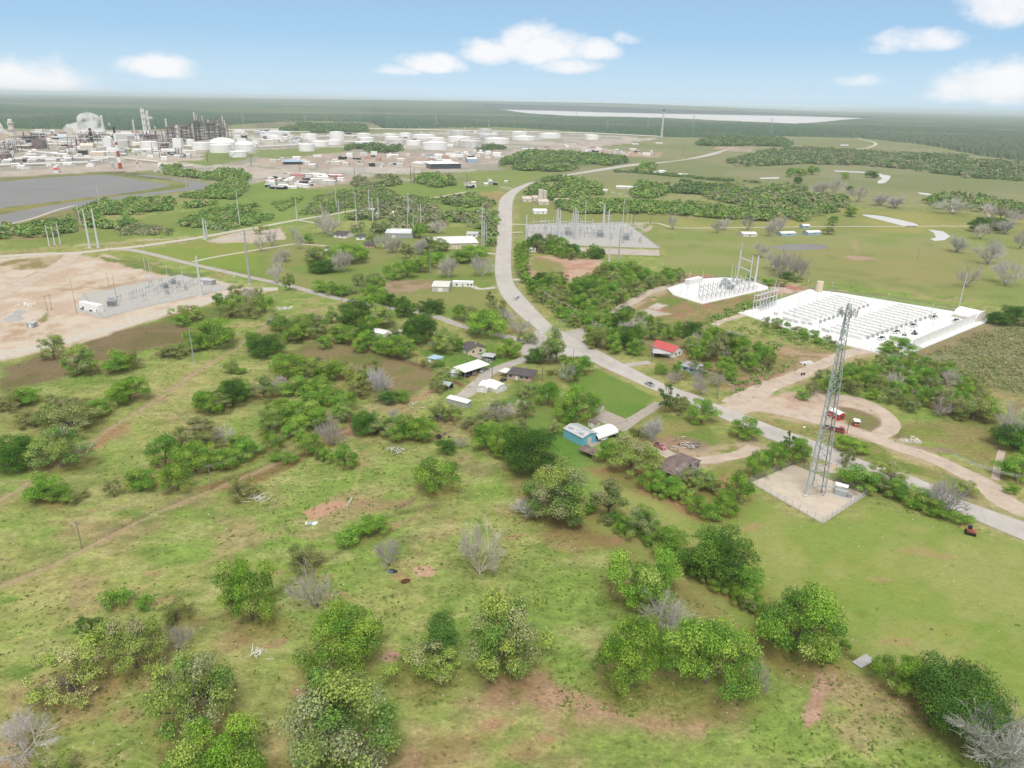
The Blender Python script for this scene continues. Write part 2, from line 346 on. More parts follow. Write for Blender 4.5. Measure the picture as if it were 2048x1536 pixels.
# bottom-left meadow specials
paint([(600, 1025), (650, 1008), (695, 1000), (688, 1016), (640, 1035), (618, 1040)], col(206, 166, 138), col(198, 156, 128), soft=.6, wob=1.6, sc=5, rough=.4)
paint([(690, 1005), (760, 1000), (820, 996), (830, 1004), (780, 1030), (720, 1030)], col(176, 146, 116), amt=.7, soft=2.5)
spot(846, 1141, 6.2, 3.6 * 1.6, col(210, 174, 146), 1, .2, 1.0); spot(795, 1152, 5, 3.5, col(186, 148, 112), .6)
paint([(585, 1388), (620, 1355), (680, 1360), (720, 1385), (640, 1405), (600, 1408)], col(190, 150, 124), SOIL, amt=.9, soft=1.2, wob=3, sc=5)
paint([(760, 1320), (775, 1300), (805, 1297), (800, 1310), (780, 1330)], col(196, 160, 138), soft=.8, wob=1.5)
paint([(1060, 1340), (1110, 1340), (1160, 1380), (1300, 1440), (1420, 1400), (1500, 1420), (1400, 1460), (1200, 1460), (1060, 1450), (900, 1420), (930, 1380)], col(192, 158, 130), col(156, 150, 92), amt=.95, soft=4, wob=9, sc=7, lo=.5, hi=.66)
paint([(800, 1480), (880, 1460), (960, 1470), (900, 1500), (830, 1560), (790, 1560)], col(190, 150, 126), col(160, 140, 96), amt=.9, soft=3, wob=6, sc=7)
paint([(1640, 1345), (1675, 1343), (1675, 1370), (1655, 1385), (1645, 1400), (1640, 1440), (1610, 1460), (1600, 1430), (1620, 1395)], col(202, 170, 146), col(190, 152, 128), soft=.6, wob=1.8, sc=5)
paint([(1740, 1318), (1780, 1315), (1760, 1335), (1745, 1335)], col(190, 160, 126), soft=1)
paint([(380, 985), (520, 930), (620, 880), (700, 850), (730, 860), (640, 905), (520, 958), (430, 985)], col(164, 116, 84), col(140, 120, 78), amt=.9, soft=2, wob=4, sc=8)
paint([(170, 890), (215, 862), (260, 840), (250, 860), (190, 900)], col(178, 140, 108), amt=.8, soft=2, wob=3)
paint([(1130, 1045), (1240, 1080), (1160, 1105), (1080, 1080)], col(164, 132, 98), amt=.65, soft=3, wob=5)
paint([(690, 830), (720, 820), (715, 880), (695, 880)], col(178, 140, 118), amt=.9, soft=1.5)
paint([(1170, 940), (1290, 935), (1400, 990), (1390, 1040), (1300, 1000), (1200, 960)], col(178, 136, 104), col(140, 140, 80), amt=.85, soft=3, wob=5, sc=7)
paint([(1350, 960), (1440, 940), (1480, 950), (1450, 1000), (1380, 1010)], col(150, 148, 82), col(176, 142, 106), soft=3, sc=7)
paint([(1430, 955), (1470, 945), (1476, 960), (1445, 965)], col(196, 150, 120), amt=.8, soft=1)
for k in range(60):    # dark green weed patches in the meadow
    rr = random.Random(900 + k); x_ = rr.uniform(0, 1500); y_ = rr.uniform(1000, 1530)
    spot(x_, y_, rr.uniform(3, 9), rr.uniform(2, 5), col(104, 140, 58) if rr.random() < .7 else col(190, 152, 122), rr.uniform(.35, .75), .5, 4, rr.uniform(-.4, .6))
# cow paths
for p_ in ([(712, 905), (725, 925), (712, 960), (705, 990)], [(915, 915), (912, 960), (905, 1010)], [(920, 1000), (960, 1030), (995, 1075)], [(990, 1480), (1010, 1440)], [(512, 1075), (400, 1130), (290, 1145)], [(0, 1290), (200, 1215), (330, 1150)], [(1000, 1170), (995, 1200)]):
    stroke(p_, 1.0, col(186, 176, 118), .7, .5, 3)
for p_ in ([(1840, 1190), (2000, 1120)], [(1620, 1180), (1850, 1080)], [(1700, 1420), (1990, 1260)]): stroke(p_, 1.2, col(170, 168, 100), .4, .7, 1)
# dirt tracks
for p_, w_ in (([(684, 604), (620, 622), (560, 640), (512, 664), (475, 697), (425, 725), (375, 757), (312, 802), (232, 849), (180, 888), (120, 925), (67, 958), (0, 1003), (-80, 1050)], 4.2),
               ([(720, 852), (640, 885), (562, 920), (512, 944), (425, 982), (312, 1027), (220, 1074), (105, 1134), (0, 1174), (-120, 1230)], 3.0)):
    stroke(p_, w_, col(180, 156, 124), .7, 1.4, 2.5, mask=.26); stroke(p_, w_ * .3, col(200, 182, 152), .5, .6, 2.5)
stroke([(880, 772), (842, 795), (800, 800)], 5, col(190, 160, 130), .9)
stroke([(870, 1010), (760, 1040), (700, 1090), (560, 1180), (440, 1235), (380, 1245)], 1.6, col(110, 110, 66), .6)
# bare earth ring lines at hedge
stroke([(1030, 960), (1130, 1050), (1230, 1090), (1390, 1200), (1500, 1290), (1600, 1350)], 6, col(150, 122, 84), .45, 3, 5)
stroke([(1675, 1300), (1745, 1335)], 2.2, col(84, 100, 50), .9)
# worksite on the left
paint([(-200, 522), (0, 517), (135, 505), (190, 515), (210, 508), (262, 522), (340, 541), (400, 552), (480, 572), (556, 576), (520, 590), (430, 604), (350, 628), (280, 648), (210, 674), (130, 697), (0, 722), (-200, 770)], col(226, 212, 194), col(212, 188, 166), soft=1.6, wob=3, sc=14, rough=.35)
paint([(190, 512), (262, 520), (350, 540), (430, 556), (360, 556), (270, 534), (215, 522)], col(140, 146, 80), col(112, 138, 66), soft=1.5, sc=9)
paint([(0, 524), (60, 515), (135, 510), (142, 517), (110, 535), (60, 540), (0, 530)], col(156, 146, 98), col(196, 178, 146), soft=2, sc=10)
paint([(45, 560), (75, 543), (90, 546), (62, 562)], col(150, 142, 92), soft=1.2); paint([(0, 592), (12, 578), (38, 576), (20, 590), (0, 598)], col(150, 142, 92), soft=1.2)
paint([(110, 565), (200, 560), (290, 545), (260, 575), (170, 590), (110, 585)], col(196, 168, 140), col(222, 206, 182), soft=3, sc=7)
paint([(0, 645), (90, 650), (170, 655), (80, 668), (0, 690)], col(200, 172, 146), col(222, 206, 186), soft=2, sc=6)
paint([(78, 640), (105, 622), (98, 640), (85, 645)], col(150, 150, 96), soft=.8)
paint([(0, 640), (18, 625), (40, 618), (58, 630), (40, 642), (15, 644)], col(186, 190, 190), amt=.7, soft=1, sc=3)
paint([(412, 482), (500, 457), (560, 452), (571, 478), (520, 486), (430, 486)], PALE, col(212, 196, 176), soft=1.2, wob=2, sc=10)
# refinery and yards
RG_ = col(188, 180, 170); RB_ = col(212, 198, 184)
paint([(-400, 262), (0, 262), (140, 256), (330, 262), (470, 262), (600, 268), (760, 266), (1000, 260), (1180, 268), (1320, 277), (1250, 286), (1160, 300), (1050, 310), (1000, 322), (1000, 340), (880, 345), (760, 350), (640, 370), (512, 382), (480, 372), (420, 358), (310, 342), (230, 346), (150, 350), (0, 358), (-400, 372)],
      col(172, 168, 150), col(206, 198, 188), soft=6, wob=18, sc=60, lo=.4, hi=.6, rough=.5)
for (pts_, c_) in [([(0, 268), (120, 262), (240, 264), (240, 272), (100, 274), (0, 280)], col(206, 178, 156)), ([(0, 345), (60, 338), (250, 326), (320, 334), (310, 342), (170, 348), (0, 357)], col(208, 194, 180)),
                   ([(30, 315), (160, 318), (230, 318), (180, 326), (60, 332), (0, 330)], col(156, 156, 152)), ([(250, 318), (330, 312), (410, 316), (400, 324), (320, 330)], col(214, 200, 186)),
                   ([(409, 345), (440, 336), (512, 334), (560, 342), (512, 352), (440, 350)], col(212, 198, 184)), ([(512, 340), (575, 338), (590, 346), (512, 352)], col(212, 202, 188)),
                   ([(512, 362), (560, 352), (620, 345), (720, 352), (730, 362), (640, 374), (560, 380), (512, 384)], col(206, 190, 176)), ([(512, 314), (640, 308), (760, 306), (860, 305), (1000, 300), (1000, 322), (870, 340), (740, 344), (620, 336), (512, 330)], col(202, 184, 170)),
                   ([(660, 334), (760, 334), (850, 338), (780, 347), (660, 346)], col(214, 206, 196)), ([(1000, 306), (1100, 290), (1250, 278), (1270, 286), (1150, 298), (1040, 312)], col(206, 194, 182)),
                   ([(1140, 298), (1260, 302), (1322, 306), (1320, 314), (1250, 312), (1150, 308)], col(206, 176, 156)), ([(1130, 290), (1190, 296), (1250, 300), (1180, 303)], col(214, 206, 196)),
                   ([(1420, 298), (1440, 292), (1510, 296), (1500, 303)], col(200, 176, 156)), ([(512, 246), (740, 243), (760, 250), (640, 262), (512, 262)], col(142, 140, 112))]:
    paint(pts_, c_, c_ * .82, soft=3, wob=8, sc=22, rough=.5)
for p_, w_ in (([(20, 300), (90, 308), (146, 316), (200, 321), (260, 314), (310, 318)], 11), ([(0, 333), (90, 332), (160, 326), (185, 320)], 9), ([(185, 320), (250, 325), (300, 328), (330, 330)], 8), ([(0, 344), (150, 340), (230, 330)], 8),
               ([(300, 310), (360, 300), (400, 298)], 8), ([(512, 330), (620, 340), (740, 350), (790, 356), (880, 366)], 9), ([(400, 343), (470, 332), (560, 322)], 8), ([(1024, 378), (1000, 373), (910, 372), (890, 368), (800, 358)], 8),
               ([(395, 262), (600, 262), (760, 258), (1000, 255), (1200, 268)], 7), ([(500, 300), (600, 296), (690, 298)], 8), ([(700, 286), (780, 292), (860, 298)], 7)): stroke(p_, w_, col(204, 196, 184), .85, 2.5, 4)
for (pts_, c_) in [([(410, 300), (420, 296), (470, 300), (520, 310), (480, 320), (400, 322)], col(132, 146, 86)), ([(512, 300), (690, 294), (696, 302), (560, 318), (512, 314)], col(138, 152, 92)), ([(350, 322), (420, 322), (500, 318), (420, 332)], col(136, 152, 84)), ([(250, 292), (290, 290), (300, 304), (256, 306)], col(138, 148, 92)),
                   ([(512, 366), (540, 360), (620, 380), (760, 372), (860, 362), (990, 372), (1000, 395), (960, 440), (880, 450), (700, 440), (512, 460), (420, 468), (330, 460), (400, 410)], col(134, 156, 80)), ([(960, 386), (1010, 382), (995, 405), (975, 402)], col(172, 156, 104)),
                   ([(1030, 340), (1100, 342), (1060, 362), (1010, 372), (900, 345)], col(140, 156, 86)), ([(90, 440), (250, 440), (400, 420), (440, 430), (250, 480), (150, 488), (0, 500), (0, 478)], col(136, 152, 80))]:
    paint(pts_, c_, c_ * 1.12, soft=5, wob=12, sc=40)
paint([(0, 445), (55, 432), (160, 408), (190, 440), (160, 460), (60, 480), (0, 478)], col(132, 140, 84), col(160, 150, 104), soft=4, sc=20)
stroke([(155, 491), (250, 484), (375, 474)], 5, col(206, 196, 170), .9, 1.5)
stroke([(1200, 380), (1300, 400), (1320, 398)], 5, PALE, .6)
paint([(1275, 451), (1290, 458), (1300, 452), (1285, 447), (1268, 447), (1290, 464), (1302, 460), (1305, 450)], col(206, 190, 176), soft=2, wob=1)
spot(1720, 516, 26, 22, PINK, .95, .2, 3); stroke([(1706, 480), (1716, 508)], 6, col(186, 166, 128), .6, 2)
stroke([(1742, 520), (1850, 530)], 5, col(180, 156, 118), .5, 3); stroke([(1420, 552), (1500, 555)], 3, col(110, 120, 70), .5)
for k in range(36):
    rr = random.Random(k); spot(rr.uniform(1330, 2040), rr.uniform(462, 600), rr.uniform(6, 20), rr.uniform(8, 26), col(118, 140, 72), .35, .5, 6)
# burn pile ash, wash-outs
spot(1370, 893, 18, 15, col(160, 140, 118), .9, .3); spot(1345, 888, 12, 12, col(178, 146, 116), .7, .4)
for e_ in ([(999, 402), (996, 425), (993, 500), (990, 540), (1003, 590), (1050, 640), (1074, 659)], [(1026, 402), (1024, 465), (1023, 530), (1040, 584), (1080, 628), (1121, 661), (1199, 702), (1324, 766), (1440, 812), (1536, 849), (1676, 900), (1843, 960), (2048, 1044)],
           [(1169, 716), (1249, 754), (1370, 802), (1469, 847), (1581, 893), (1693, 937), (1831, 982), (2048, 1081)]): stroke(e_, 3.2, col(182, 168, 136), .7, 1.4, 4, mask=.3)
for e_ in ([(1475, 812), (1530, 776), (1590, 754), (1650, 726), (1745, 700)], [(1500, 812), (1640, 842), (1790, 892), (1925, 945), (2005, 1000)], [(1310, 893), (1400, 921), (1508, 892)], [(1180, 665), (1240, 618), (1340, 574)]): stroke(e_, 13, col(206, 182, 156), .75, 2.5, 6, mask=.3)
LC_READY = True
# bare, trampled soil under the nearer trees is painted after the tree list is known (see trees)
HF = np.ones(len(X))
def finish_ground():
    m = bpy.data.materials.new('meadow_soil'); m.use_nodes = True; n = m.node_tree; b = n.nodes['Principled BSDF']; b.inputs['Roughness'].default_value = .95; b.inputs['Specular IOR Level'].default_value = .1
    a = n.nodes.new('ShaderNodeVertexColor'); a.layer_name = 'Col'; tcn = n.nodes.new('ShaderNodeTexCoord')
    out = a.outputs[0]
    for sc, lo, hi, c_, seed in ((2.2, .72, 1.28, None, 3), (.9, .64, 1.32, None, 0), (.3, .76, 1.24, None, 5), (.1, .88, 1.12, None, 9)):
        nzn = n.nodes.new('ShaderNodeTexNoise'); nzn.inputs['Scale'].default_value = sc; nzn.inputs['Detail'].default_value = 5; nzn.inputs['Roughness'].default_value = .7
        mpn = n.nodes.new('ShaderNodeMapping'); mpn.inputs['Location'].default_value = (seed, seed, 0); mpn.inputs['Rotation'].default_value = (0, 0, .5); mpn.inputs['Scale'].default_value = (1, 1.5, 1)
        n.links.new(tcn.outputs['Object'], mpn.inputs[0]); n.links.new(mpn.outputs[0], nzn.inputs[0])
        mr = n.nodes.new('ShaderNodeMapRange'); mr.inputs[1].default_value = .3; mr.inputs[2].default_value = .7; mr.inputs[3].default_value = lo; mr.inputs[4].default_value = hi; n.links.new(nzn.outputs[0], mr.inputs[0])
        mm = n.nodes.new('ShaderNodeMix'); mm.data_type = 'RGBA'; mm.blend_type = 'MULTIPLY'; n.links.new(a.outputs[1], mm.inputs[0])
        n.links.new(out, mm.inputs[6]); n.links.new(mr.outputs[0], mm.inputs[7]); out = mm.outputs[2]
    # scattered darker weed tufts
    nzn = n.nodes.new('ShaderNodeTexVoronoi'); nzn.inputs['Scale'].default_value = .42; n.links.new(tcn.outputs['Object'], nzn.inputs[0])
    mr = n.nodes.new('ShaderNodeMapRange'); mr.inputs[1].default_value = .10; mr.inputs[2].default_value = .26; mr.inputs[3].default_value = .62; mr.inputs[4].default_value = 1.0; n.links.new(nzn.outputs[0], mr.inputs[0])
    mm = n.nodes.new('ShaderNodeMix'); mm.data_type = 'RGBA'; mm.blend_type = 'MULTIPLY'; n.links.new(a.outputs[1], mm.inputs[0]); n.links.new(out, mm.inputs[6]); n.links.new(mr.outputs[0], mm.inputs[7]); out = mm.outputs[2]
    n.links.new(out, b.inputs['Base Color'])
    nz = n.nodes.new('ShaderNodeTexNoise'); nz.inputs['Scale'].default_value = .8; nz.inputs['Detail'].default_value = 5; n.links.new(tcn.outputs['Object'], nz.inputs[0])
    bp = n.nodes.new('ShaderNodeBump'); bp.inputs['Strength'].default_value = .35; bp.inputs['Distance'].default_value = .5; n.links.new(nz.outputs[0], bp.inputs['Height']); n.links.new(bp.outputs[0], b.inputs['Normal'])
    nr, nc = RG.shape
    i = np.arange(nr * nc).reshape(nr, nc); a0 = i[:-1, :-1].ravel(); a1 = i[:-1, 1:].ravel(); a2 = i[1:, 1:].ravel(); a3 = i[1:, :-1].ravel()
    fc = np.stack([a0, a3, a2, a1], 1)
    V = np.stack([X, Y, np.zeros(len(X))], 1)
    cc = np.hstack([np.clip(LC, 0.01, .9), np.clip(ROUGH, 0, 1)[:, None]])
    me = mesh_np('ground', V, fc, m, cc); o = bpy.data.objects.new('ground', me); C.objects.link(o); tag(o, kind='structure')
    # disc under the camera
    nr_ = 8
    return o
# ---------------------------------------------------------------- sheets laid on the ground
def smooth(pts, k=6):
    out = []
    n = len(pts)
    for i in range(n - 1):
        p0 = pts[max(i - 1, 0)]; p1 = pts[i]; p2 = pts[i + 1]; p3 = pts[min(i + 2, n - 1)]
        for j in range(k):
            t = j / k; t2 = t * t; t3 = t2 * t
            out.append(tuple(.5 * ((2 * p1[q]) + (-p0[q] + p2[q]) * t + (2 * p0[q] - 5 * p1[q] + 4 * p2[q] - p3[q]) * t2 + (-p0[q] + 3 * p1[q] - 3 * p2[q] + p3[q]) * t3) for q in (0, 1)))
    out.append(tuple(pts[-1])); return out
def resample(pts, n):
    d = [0]
    for a, b in zip(pts, pts[1:]): d.append(d[-1] + math.dist(a, b))
    xs = np.linspace(0, d[-1], n); return np.stack([np.interp(xs, d, [p[0] for p in pts]), np.interp(xs, d, [p[1] for p in pts])], 1), d[-1]
def strip(name, left, right, m, z=.05, n=160, k=None, kind='structure', thick=0.0):
    "road between two edges given in photo pixels"
    Lp, l1 = resample(smooth(GP(left)), n); Rp, l2 = resample(smooth(GP(right)), n); nc = 5
    V = []; U = []
    cum = 0; pm = None
    for i in range(n):
        mid = (Lp[i] + Rp[i]) / 2
        if pm is not None: cum += float(np.hypot(*(mid - pm)))
        pm = mid; wd = float(np.hypot(*(Rp[i] - Lp[i])))
        for j in range(nc):
            t = j / (nc - 1); q = Lp[i] * (1 - t) + Rp[i] * t; V.append((q[0], q[1], z)); U.append((cum, (t - .5) * wd))
    F_ = [(i * nc + j, i * nc + j + 1, (i + 1) * nc + j + 1, (i + 1) * nc + j) for i in range(n - 1) for j in range(nc - 1)]
    me = mesh_np(name, V, F_, m)
    uv = me.uv_layers.new(name='UVMap'); li = np.zeros(len(me.loops), np.int32); me.loops.foreach_get('vertex_index', li)
    uv.data.foreach_set('uv', np.array(U, np.float32)[li].ravel())
    me.update(); 
    if me.polygons[0].normal.z < 0: me.flip_normals()
    o = bpy.data.objects.new(name, me); C.objects.link(o); return tag(o, kind=kind)
def path(name, pts, width, m, z=.05, n=80, kind='structure'):
    "track of constant width in metres along a centre line in photo pixels"
    c, l = resample(smooth(GP(pts)), n); d = np.gradient(c, axis=0); d /= np.linalg.norm(d, axis=1)[:, None] + 1e-9; nn = np.stack([-d[:, 1], d[:, 0]], 1)
    wv = np.full(n, width) if np.isscalar(width) else np.interp(np.linspace(0, 1, n), np.linspace(0, 1, len(width)), width)
    rr = random.Random(len(name) + int(pts[0][0])); nc = 5; V = []; U = []
    for i in range(n):
        w1 = wv[i] / 2 * (1 + rr.uniform(-.05, .05)); w2 = wv[i] / 2 * (1 + rr.uniform(-.05, .05))
        for j in range(nc):
            t = -w1 + (w1 + w2) * j / (nc - 1); q = c[i] + nn[i] * t; V.append((q[0], q[1], z)); U.append((l * i / n, t))
    F_ = [(i * nc + j + 1, i * nc + j, (i + 1) * nc + j, (i + 1) * nc + j + 1) for i in range(n - 1) for j in range(nc - 1)]
    me = mesh_np(name, V, F_, m); uv = me.uv_layers.new(name='UVMap'); li = np.zeros(len(me.loops), np.int32); me.loops.foreach_get('vertex_index', li)
    uv.data.foreach_set('uv', np.array(U, np.float32)[li].ravel())
    if me.polygons[0].normal.z < 0: me.flip_normals()
    o = bpy.data.objects.new(name, me); C.objects.link(o); return tag(o, kind=kind)
def slab(name, pts, m, z=.06, h=0.0, kind='structure', sm=False, world=False):
    "flat area whose outline is given in photo pixels; h: thickness standing above the ground"
    P_ = pts if world else GP(pts)
    if sm: P_ = smooth(P_ + [P_[0]], 5)[:-1]
    a = sum(P_[i][0] * P_[(i + 1) % len(P_)][1] - P_[(i + 1) % len(P_)][0] * P_[i][1] for i in range(len(P_)))
    if a < 0: P_ = P_[::-1]
    n = len(P_); me = bpy.data.meshes.new(name)
    if h: 
        V = [(x, y, -.05) for x, y in P_] + [(x, y, z + h) for x, y in P_]
        me.from_pydata(V, [], [tuple(range(n, 2 * n))] + [(i, (i + 1) % n, n + (i + 1) % n, n + i) for i in range(n)])
    else: me.from_pydata([(x, y, z) for x, y in P_], [], [tuple(range(n))])
    me.update(); me.materials.append(m); o = bpy.data.objects.new(name, me); C.objects.link(o)
    return tag(o, kind=kind) if kind else o
# road concrete with joints
def road_mat(name, col_, joint=12.0, line=True):
    m = mat(name, col_, rough=.85, var=.07, scale=.12, bump=0); n = m.node_tree; b = n.nodes['Principled BSDF']
    src = b.inputs['Base Color'].links[0].from_socket
    uvn = n.nodes.new('ShaderNodeUVMap'); sx = n.nodes.new('ShaderNodeSeparateXYZ'); n.links.new(uvn.outputs[0], sx.inputs[0])
    def M(op, a, b_=None, c=None):
        q = n.nodes.new('ShaderNodeMath'); q.operation = op
        for i, v in enumerate((a, b_, c)):
            if v is None: continue
            if isinstance(v, (int, float)): q.inputs[i].default_value = v
            else: n.links.new(v, q.inputs[i])
        return q.outputs[0]
    u, v = sx.outputs[0], sx.outputs[1]
    j = M('LESS_THAN', M('FRACT', M('DIVIDE', u, joint)), .22 / joint)
    cl = M('LESS_THAN', M('ABSOLUTE', v), .11)
    wl = M('MULTIPLY', M('ADD', M('LESS_THAN', M('ABSOLUTE', M('SUBTRACT', M('ABSOLUTE', v), 1.1)), .35), M('LESS_THAN', M('ABSOLUTE', M('SUBTRACT', M('ABSOLUTE', v), 2.9)), .35)), .10)
    tot = M('ADD', M('MULTIPLY', M('MAXIMUM', j, cl), .34), wl)
    nz = n.nodes.new('ShaderNodeTexNoise'); nz.inputs['Scale'].default_value = .03; nz.inputs['Detail'].default_value = 4
    tcn = n.nodes.new('ShaderNodeTexCoord'); n.links.new(tcn.outputs['Object'], nz.inputs[0])
    tot = M('ADD', tot, M('MULTIPLY', M('SUBTRACT', nz.outputs[0], .45), .35))
    mm = n.nodes.new('ShaderNodeMix'); mm.data_type = 'RGBA'; n.links.new(tot, mm.inputs[0]); mm.clamp_factor = True
    n.links.new(src, mm.inputs[6]); mm.inputs[7].default_value = (.12, .11, .105, 1)
    n.links.new(mm.outputs[2], b.inputs['Base Color']); return m
cl_ = lambda r, g, b: tuple(col(r, g, b))
M_ROAD = road_mat('road_concrete', cl_(216, 210, 203)); M_LANE = mat('worn_asphalt', cl_(204, 196, 188), var=.1, scale=.15)
M_DIRT = mat('packed_dirt', cl_(220, 202, 184), var=.12, scale=.18, bump=.3); M_GRAV = mat('pale_gravel', cl_(222, 213, 198), var=.08, scale=.4)
M_PADG = mat('grey_gravel_pad', cl_(204, 202, 196), var=.06, scale=.25); M_PADW = mat('white_limestone_pad', (.70, .70, .69), var=.06, scale=.12)
M_PADC = mat('cream_limestone', cl_(230, 216, 196), var=.09, scale=.25); M_SLAB = mat('weathered_concrete', cl_(194, 184, 172), var=.1, scale=.35)
M_WATER = mat('dull_pond_water', (.16, .155, .15), rough=.55, var=.08, scale=.02, spec=.5); M_WATERP = mat('creek_water_sky_pale', (.48, .48, .48), rough=.5, var=.05, scale=.02, spec=.4)  # creek base is pale to carry the bright sky's reflection
M_SALT = mat('pale_settling_pond', (.52, .51, .50), rough=.6, var=.07, scale=.004, stretch=(1, 4, 1))
M_RIP = mat('canal_bank_gravel', cl_(214, 204, 188), var=.1, scale=.3)
# water
slab('lake_water', [(-300, 392), (-100, 372), (0, 363.5), (60, 358), (100, 355), (170, 350.5), (212, 350), (250, 355), (288, 362), (320, 367), (338, 370), (341, 371.5), (312, 377), (225, 390), (175, 395), (75, 407), (0, 416), (-300, 455)], M_WATER, z=.05)
slab('canal_water', [(0, 430), (75, 415), (200, 397), (300, 385), (362, 377), (378, 373), (375, 366), (338, 358), (265, 350), (300, 350), (375, 360), (435, 369), (400, 381), (350, 384), (288, 392), (212, 402), (150, 415), (62, 437), (0, 455), (-300, 520), (-300, 480)], M_WATER, z=.05)
paint([(-300, 455), (0, 416), (175, 395), (312, 377), (345, 366), (378, 366), (380, 374), (362, 378), (200, 398), (75, 416), (0, 431), (-300, 480)], col(156, 150, 92), col(128, 138, 76), soft=3, wob=3, sc=20)
paint([(200, 342), (260, 344), (340, 356), (342, 362), (290, 356), (230, 350), (205, 348)], col(132, 130, 92), col(110, 116, 76), soft=3, wob=4, sc=10)
paint([(0, 355), (60, 352), (160, 346), (212, 343), (212, 348), (100, 355), (0, 364)], col(140, 140, 92), soft=3, wob=3)
path('canal_bank_road', [(15, 449), (62, 438), (118, 419), (150, 411)], 5, M_RIP, z=.09)
slab('settling_pond', [(963, 218), (1024, 218.5), (1100, 221.5), (1200, 225), (1330, 227.5), (1450, 229), (1600, 232.5), (1745, 236.8), (1744, 238), (1690, 241), (1640, 246), (1590, 249.3), (1560, 248), (1450, 243), (1340, 237.5), (1250, 235), (1150, 233.5), (1060, 229), (985, 222)], M_SALT, z=.08)
slab('creek_water', [(1671, 341), (1749, 345), (1765, 349), (1781, 352.5), (1771, 365), (1756, 366.5), (1757, 361), (1764, 357), (1753, 350), (1736, 346.5), (1671, 343)], M_WATERP, z=.05, sm=True)
slab('ditch_water', [(1725, 429), (1766, 432.5), (1828, 446.5), (1833, 452.5), (1811, 452.5), (1766, 441.5), (1731, 432.5)], M_WATERP, z=.05, sm=True)
slab('marsh_water', [(1856, 459), (1886, 462.5), (1901, 472.5), (1890, 480), (1870, 482), (1860, 478), (1872, 475), (1868, 466)], M_WATERP, z=.05)
slab('stock_pond_water', [(1538, 494), (1570, 489), (1625, 488), (1650, 491), (1656, 495), (1640, 499), (1570, 500)], M_WATER, z=.05, sm=True)
slab('pond_water', [(1835, 385), (1850, 386), (1872, 390), (1866, 392), (1840, 388)], M_WATERP, z=.05); slab('pond_water', [(1895, 391), (1922, 395), (1920, 398), (1900, 397)], M_WATERP, z=.05)
slab('pond_water', [(1519, 355.5), (1559, 354), (1558, 357), (1522, 358)], M_WATERP, z=.05); slab('pond_water', [(1680, 289), (1697, 289), (1697, 291), (1682, 291.5)], M_WATERP, z=.05)
# roads
strip('road', [(1458, 298), (1424, 311), (1336, 324.5), (1261, 332.5), (1199, 342), (1131, 352), (1099, 357), (1064, 364), (1048, 369), (1024, 379), (1007, 391), (999, 402), (996, 425), (995, 465), (992.5, 500), (990, 530), (992, 560), (1003, 590), (1024, 616), (1050, 640), (1074, 659), (1100, 693), (1121, 710), (1169, 716), (1199, 731), (1249, 754), (1309, 781), (1370, 802), (1434, 832), (1469, 847), (1536, 877), (1581, 893), (1636, 917), (1693, 937), (1761, 957), (1831, 982), (1906, 1020), (2048, 1081), (2250, 1165)],
      [(1470, 293), (1446, 300), (1374, 317.5), (1311, 325), (1255, 329), (1131, 349), (1110, 352), (1085, 358), (1068, 365), (1050, 375), (1034, 387), (1026, 402), (1024, 425), (1024, 465), (1022.5, 500), (1022, 530), (1026, 562), (1040, 584), (1060, 606), (1080, 628), (1102, 649), (1121, 661), (1154, 680), (1199, 702), (1249, 729), (1324, 766), (1399, 793), (1440, 812), (1486, 828), (1536, 849), (1598, 871), (1676, 900), (1736, 925), (1843, 960), (1921, 999), (2048, 1044), (2250, 1120)], M_ROAD, z=.07, n=420)
slab('road_apron', [(1072, 660), (1130, 664), (1165, 655), (1172, 672), (1150, 682), (1200, 740), (1169, 716), (1121, 711), (1107, 716), (1090, 706), (1046, 712), (1040, 700), (1058, 676)], M_LANE, z=.055, sm=False)
path('farm_lane', [(210, 497), (262, 500), (310, 510), (370, 525), (440, 541), (512, 557), (592, 575), (642, 589), (690, 600), (760, 612), (860, 630), (922, 651), (990, 668), (1056, 684), (1100, 700)], [9, 7, 6, 6, 6, 6, 6, 6, 6, 6, 7], M_LANE, z=.05, n=220)
path('farm_lane', [(-100, 518), (0, 513), (80, 508), (150, 506), (225, 498), (275, 493), (325, 486), (400, 475), (470, 462), (512, 455), (594, 440), (662, 429), (700, 422), (762, 414), (807, 405), (870, 395), (937, 383)], [10, 9, 8, 7, 6, 6, 6], M_GRAV, z=.056, n=220)
path('farm_lane', [(594, 440), (618, 444), (642, 450)], 4, M_GRAV, z=.045); path('farm_lane', [(385, 524), (425, 515), (512, 500), (562, 492), (595, 488), (652, 492)], 4, M_GRAV, z=.045)
path('service_road', [(-100, 744), (0, 711), (100, 690), (170, 670), (250, 650), (330, 624), (420, 600), (500, 582), (556, 578)], [13, 12, 10, 9, 9], M_GRAV, z=.05, n=120)
path('service_road', [(150, 506), (120, 530), (60, 560), (0, 590), (-60, 620)], 12, M_DIRT, z=.046)
path('farm_lane', [(1000, 448), (1060, 449), (1150, 447.5), (1299, 446), (1324, 449), (1346, 455), (1400, 456), (1536, 454.5), (1700, 453), (1935, 452.5), (2000, 455)], 4.2, M_GRAV, z=.05, n=120)
path('farm_lane', [(1716, 277), (1743, 283), (1752, 288), (1741, 294), (1721, 297), (1640, 300), (1540, 302), (1446, 302)], 12, M_GRAV, z=.06)
path('dirt_road', [(1135, 684), (1180, 665), (1212, 640), (1240, 618), (1268, 602), (1300, 584), (1340, 574)], [12, 9, 7, 7, 7, 8], M_DIRT, z=.05)
path('dirt_road', [(1425, 655), (1440, 644), (1480, 632), (1510, 626)], 5, M_DIRT, z=.05)
path('dirt_road', [(1475, 812), (1530, 776), (1590, 754), (1650, 726), (1700, 706), (1745, 700)], [16, 11, 8.5, 8, 8, 9], M_DIRT, z=.058, n=100)
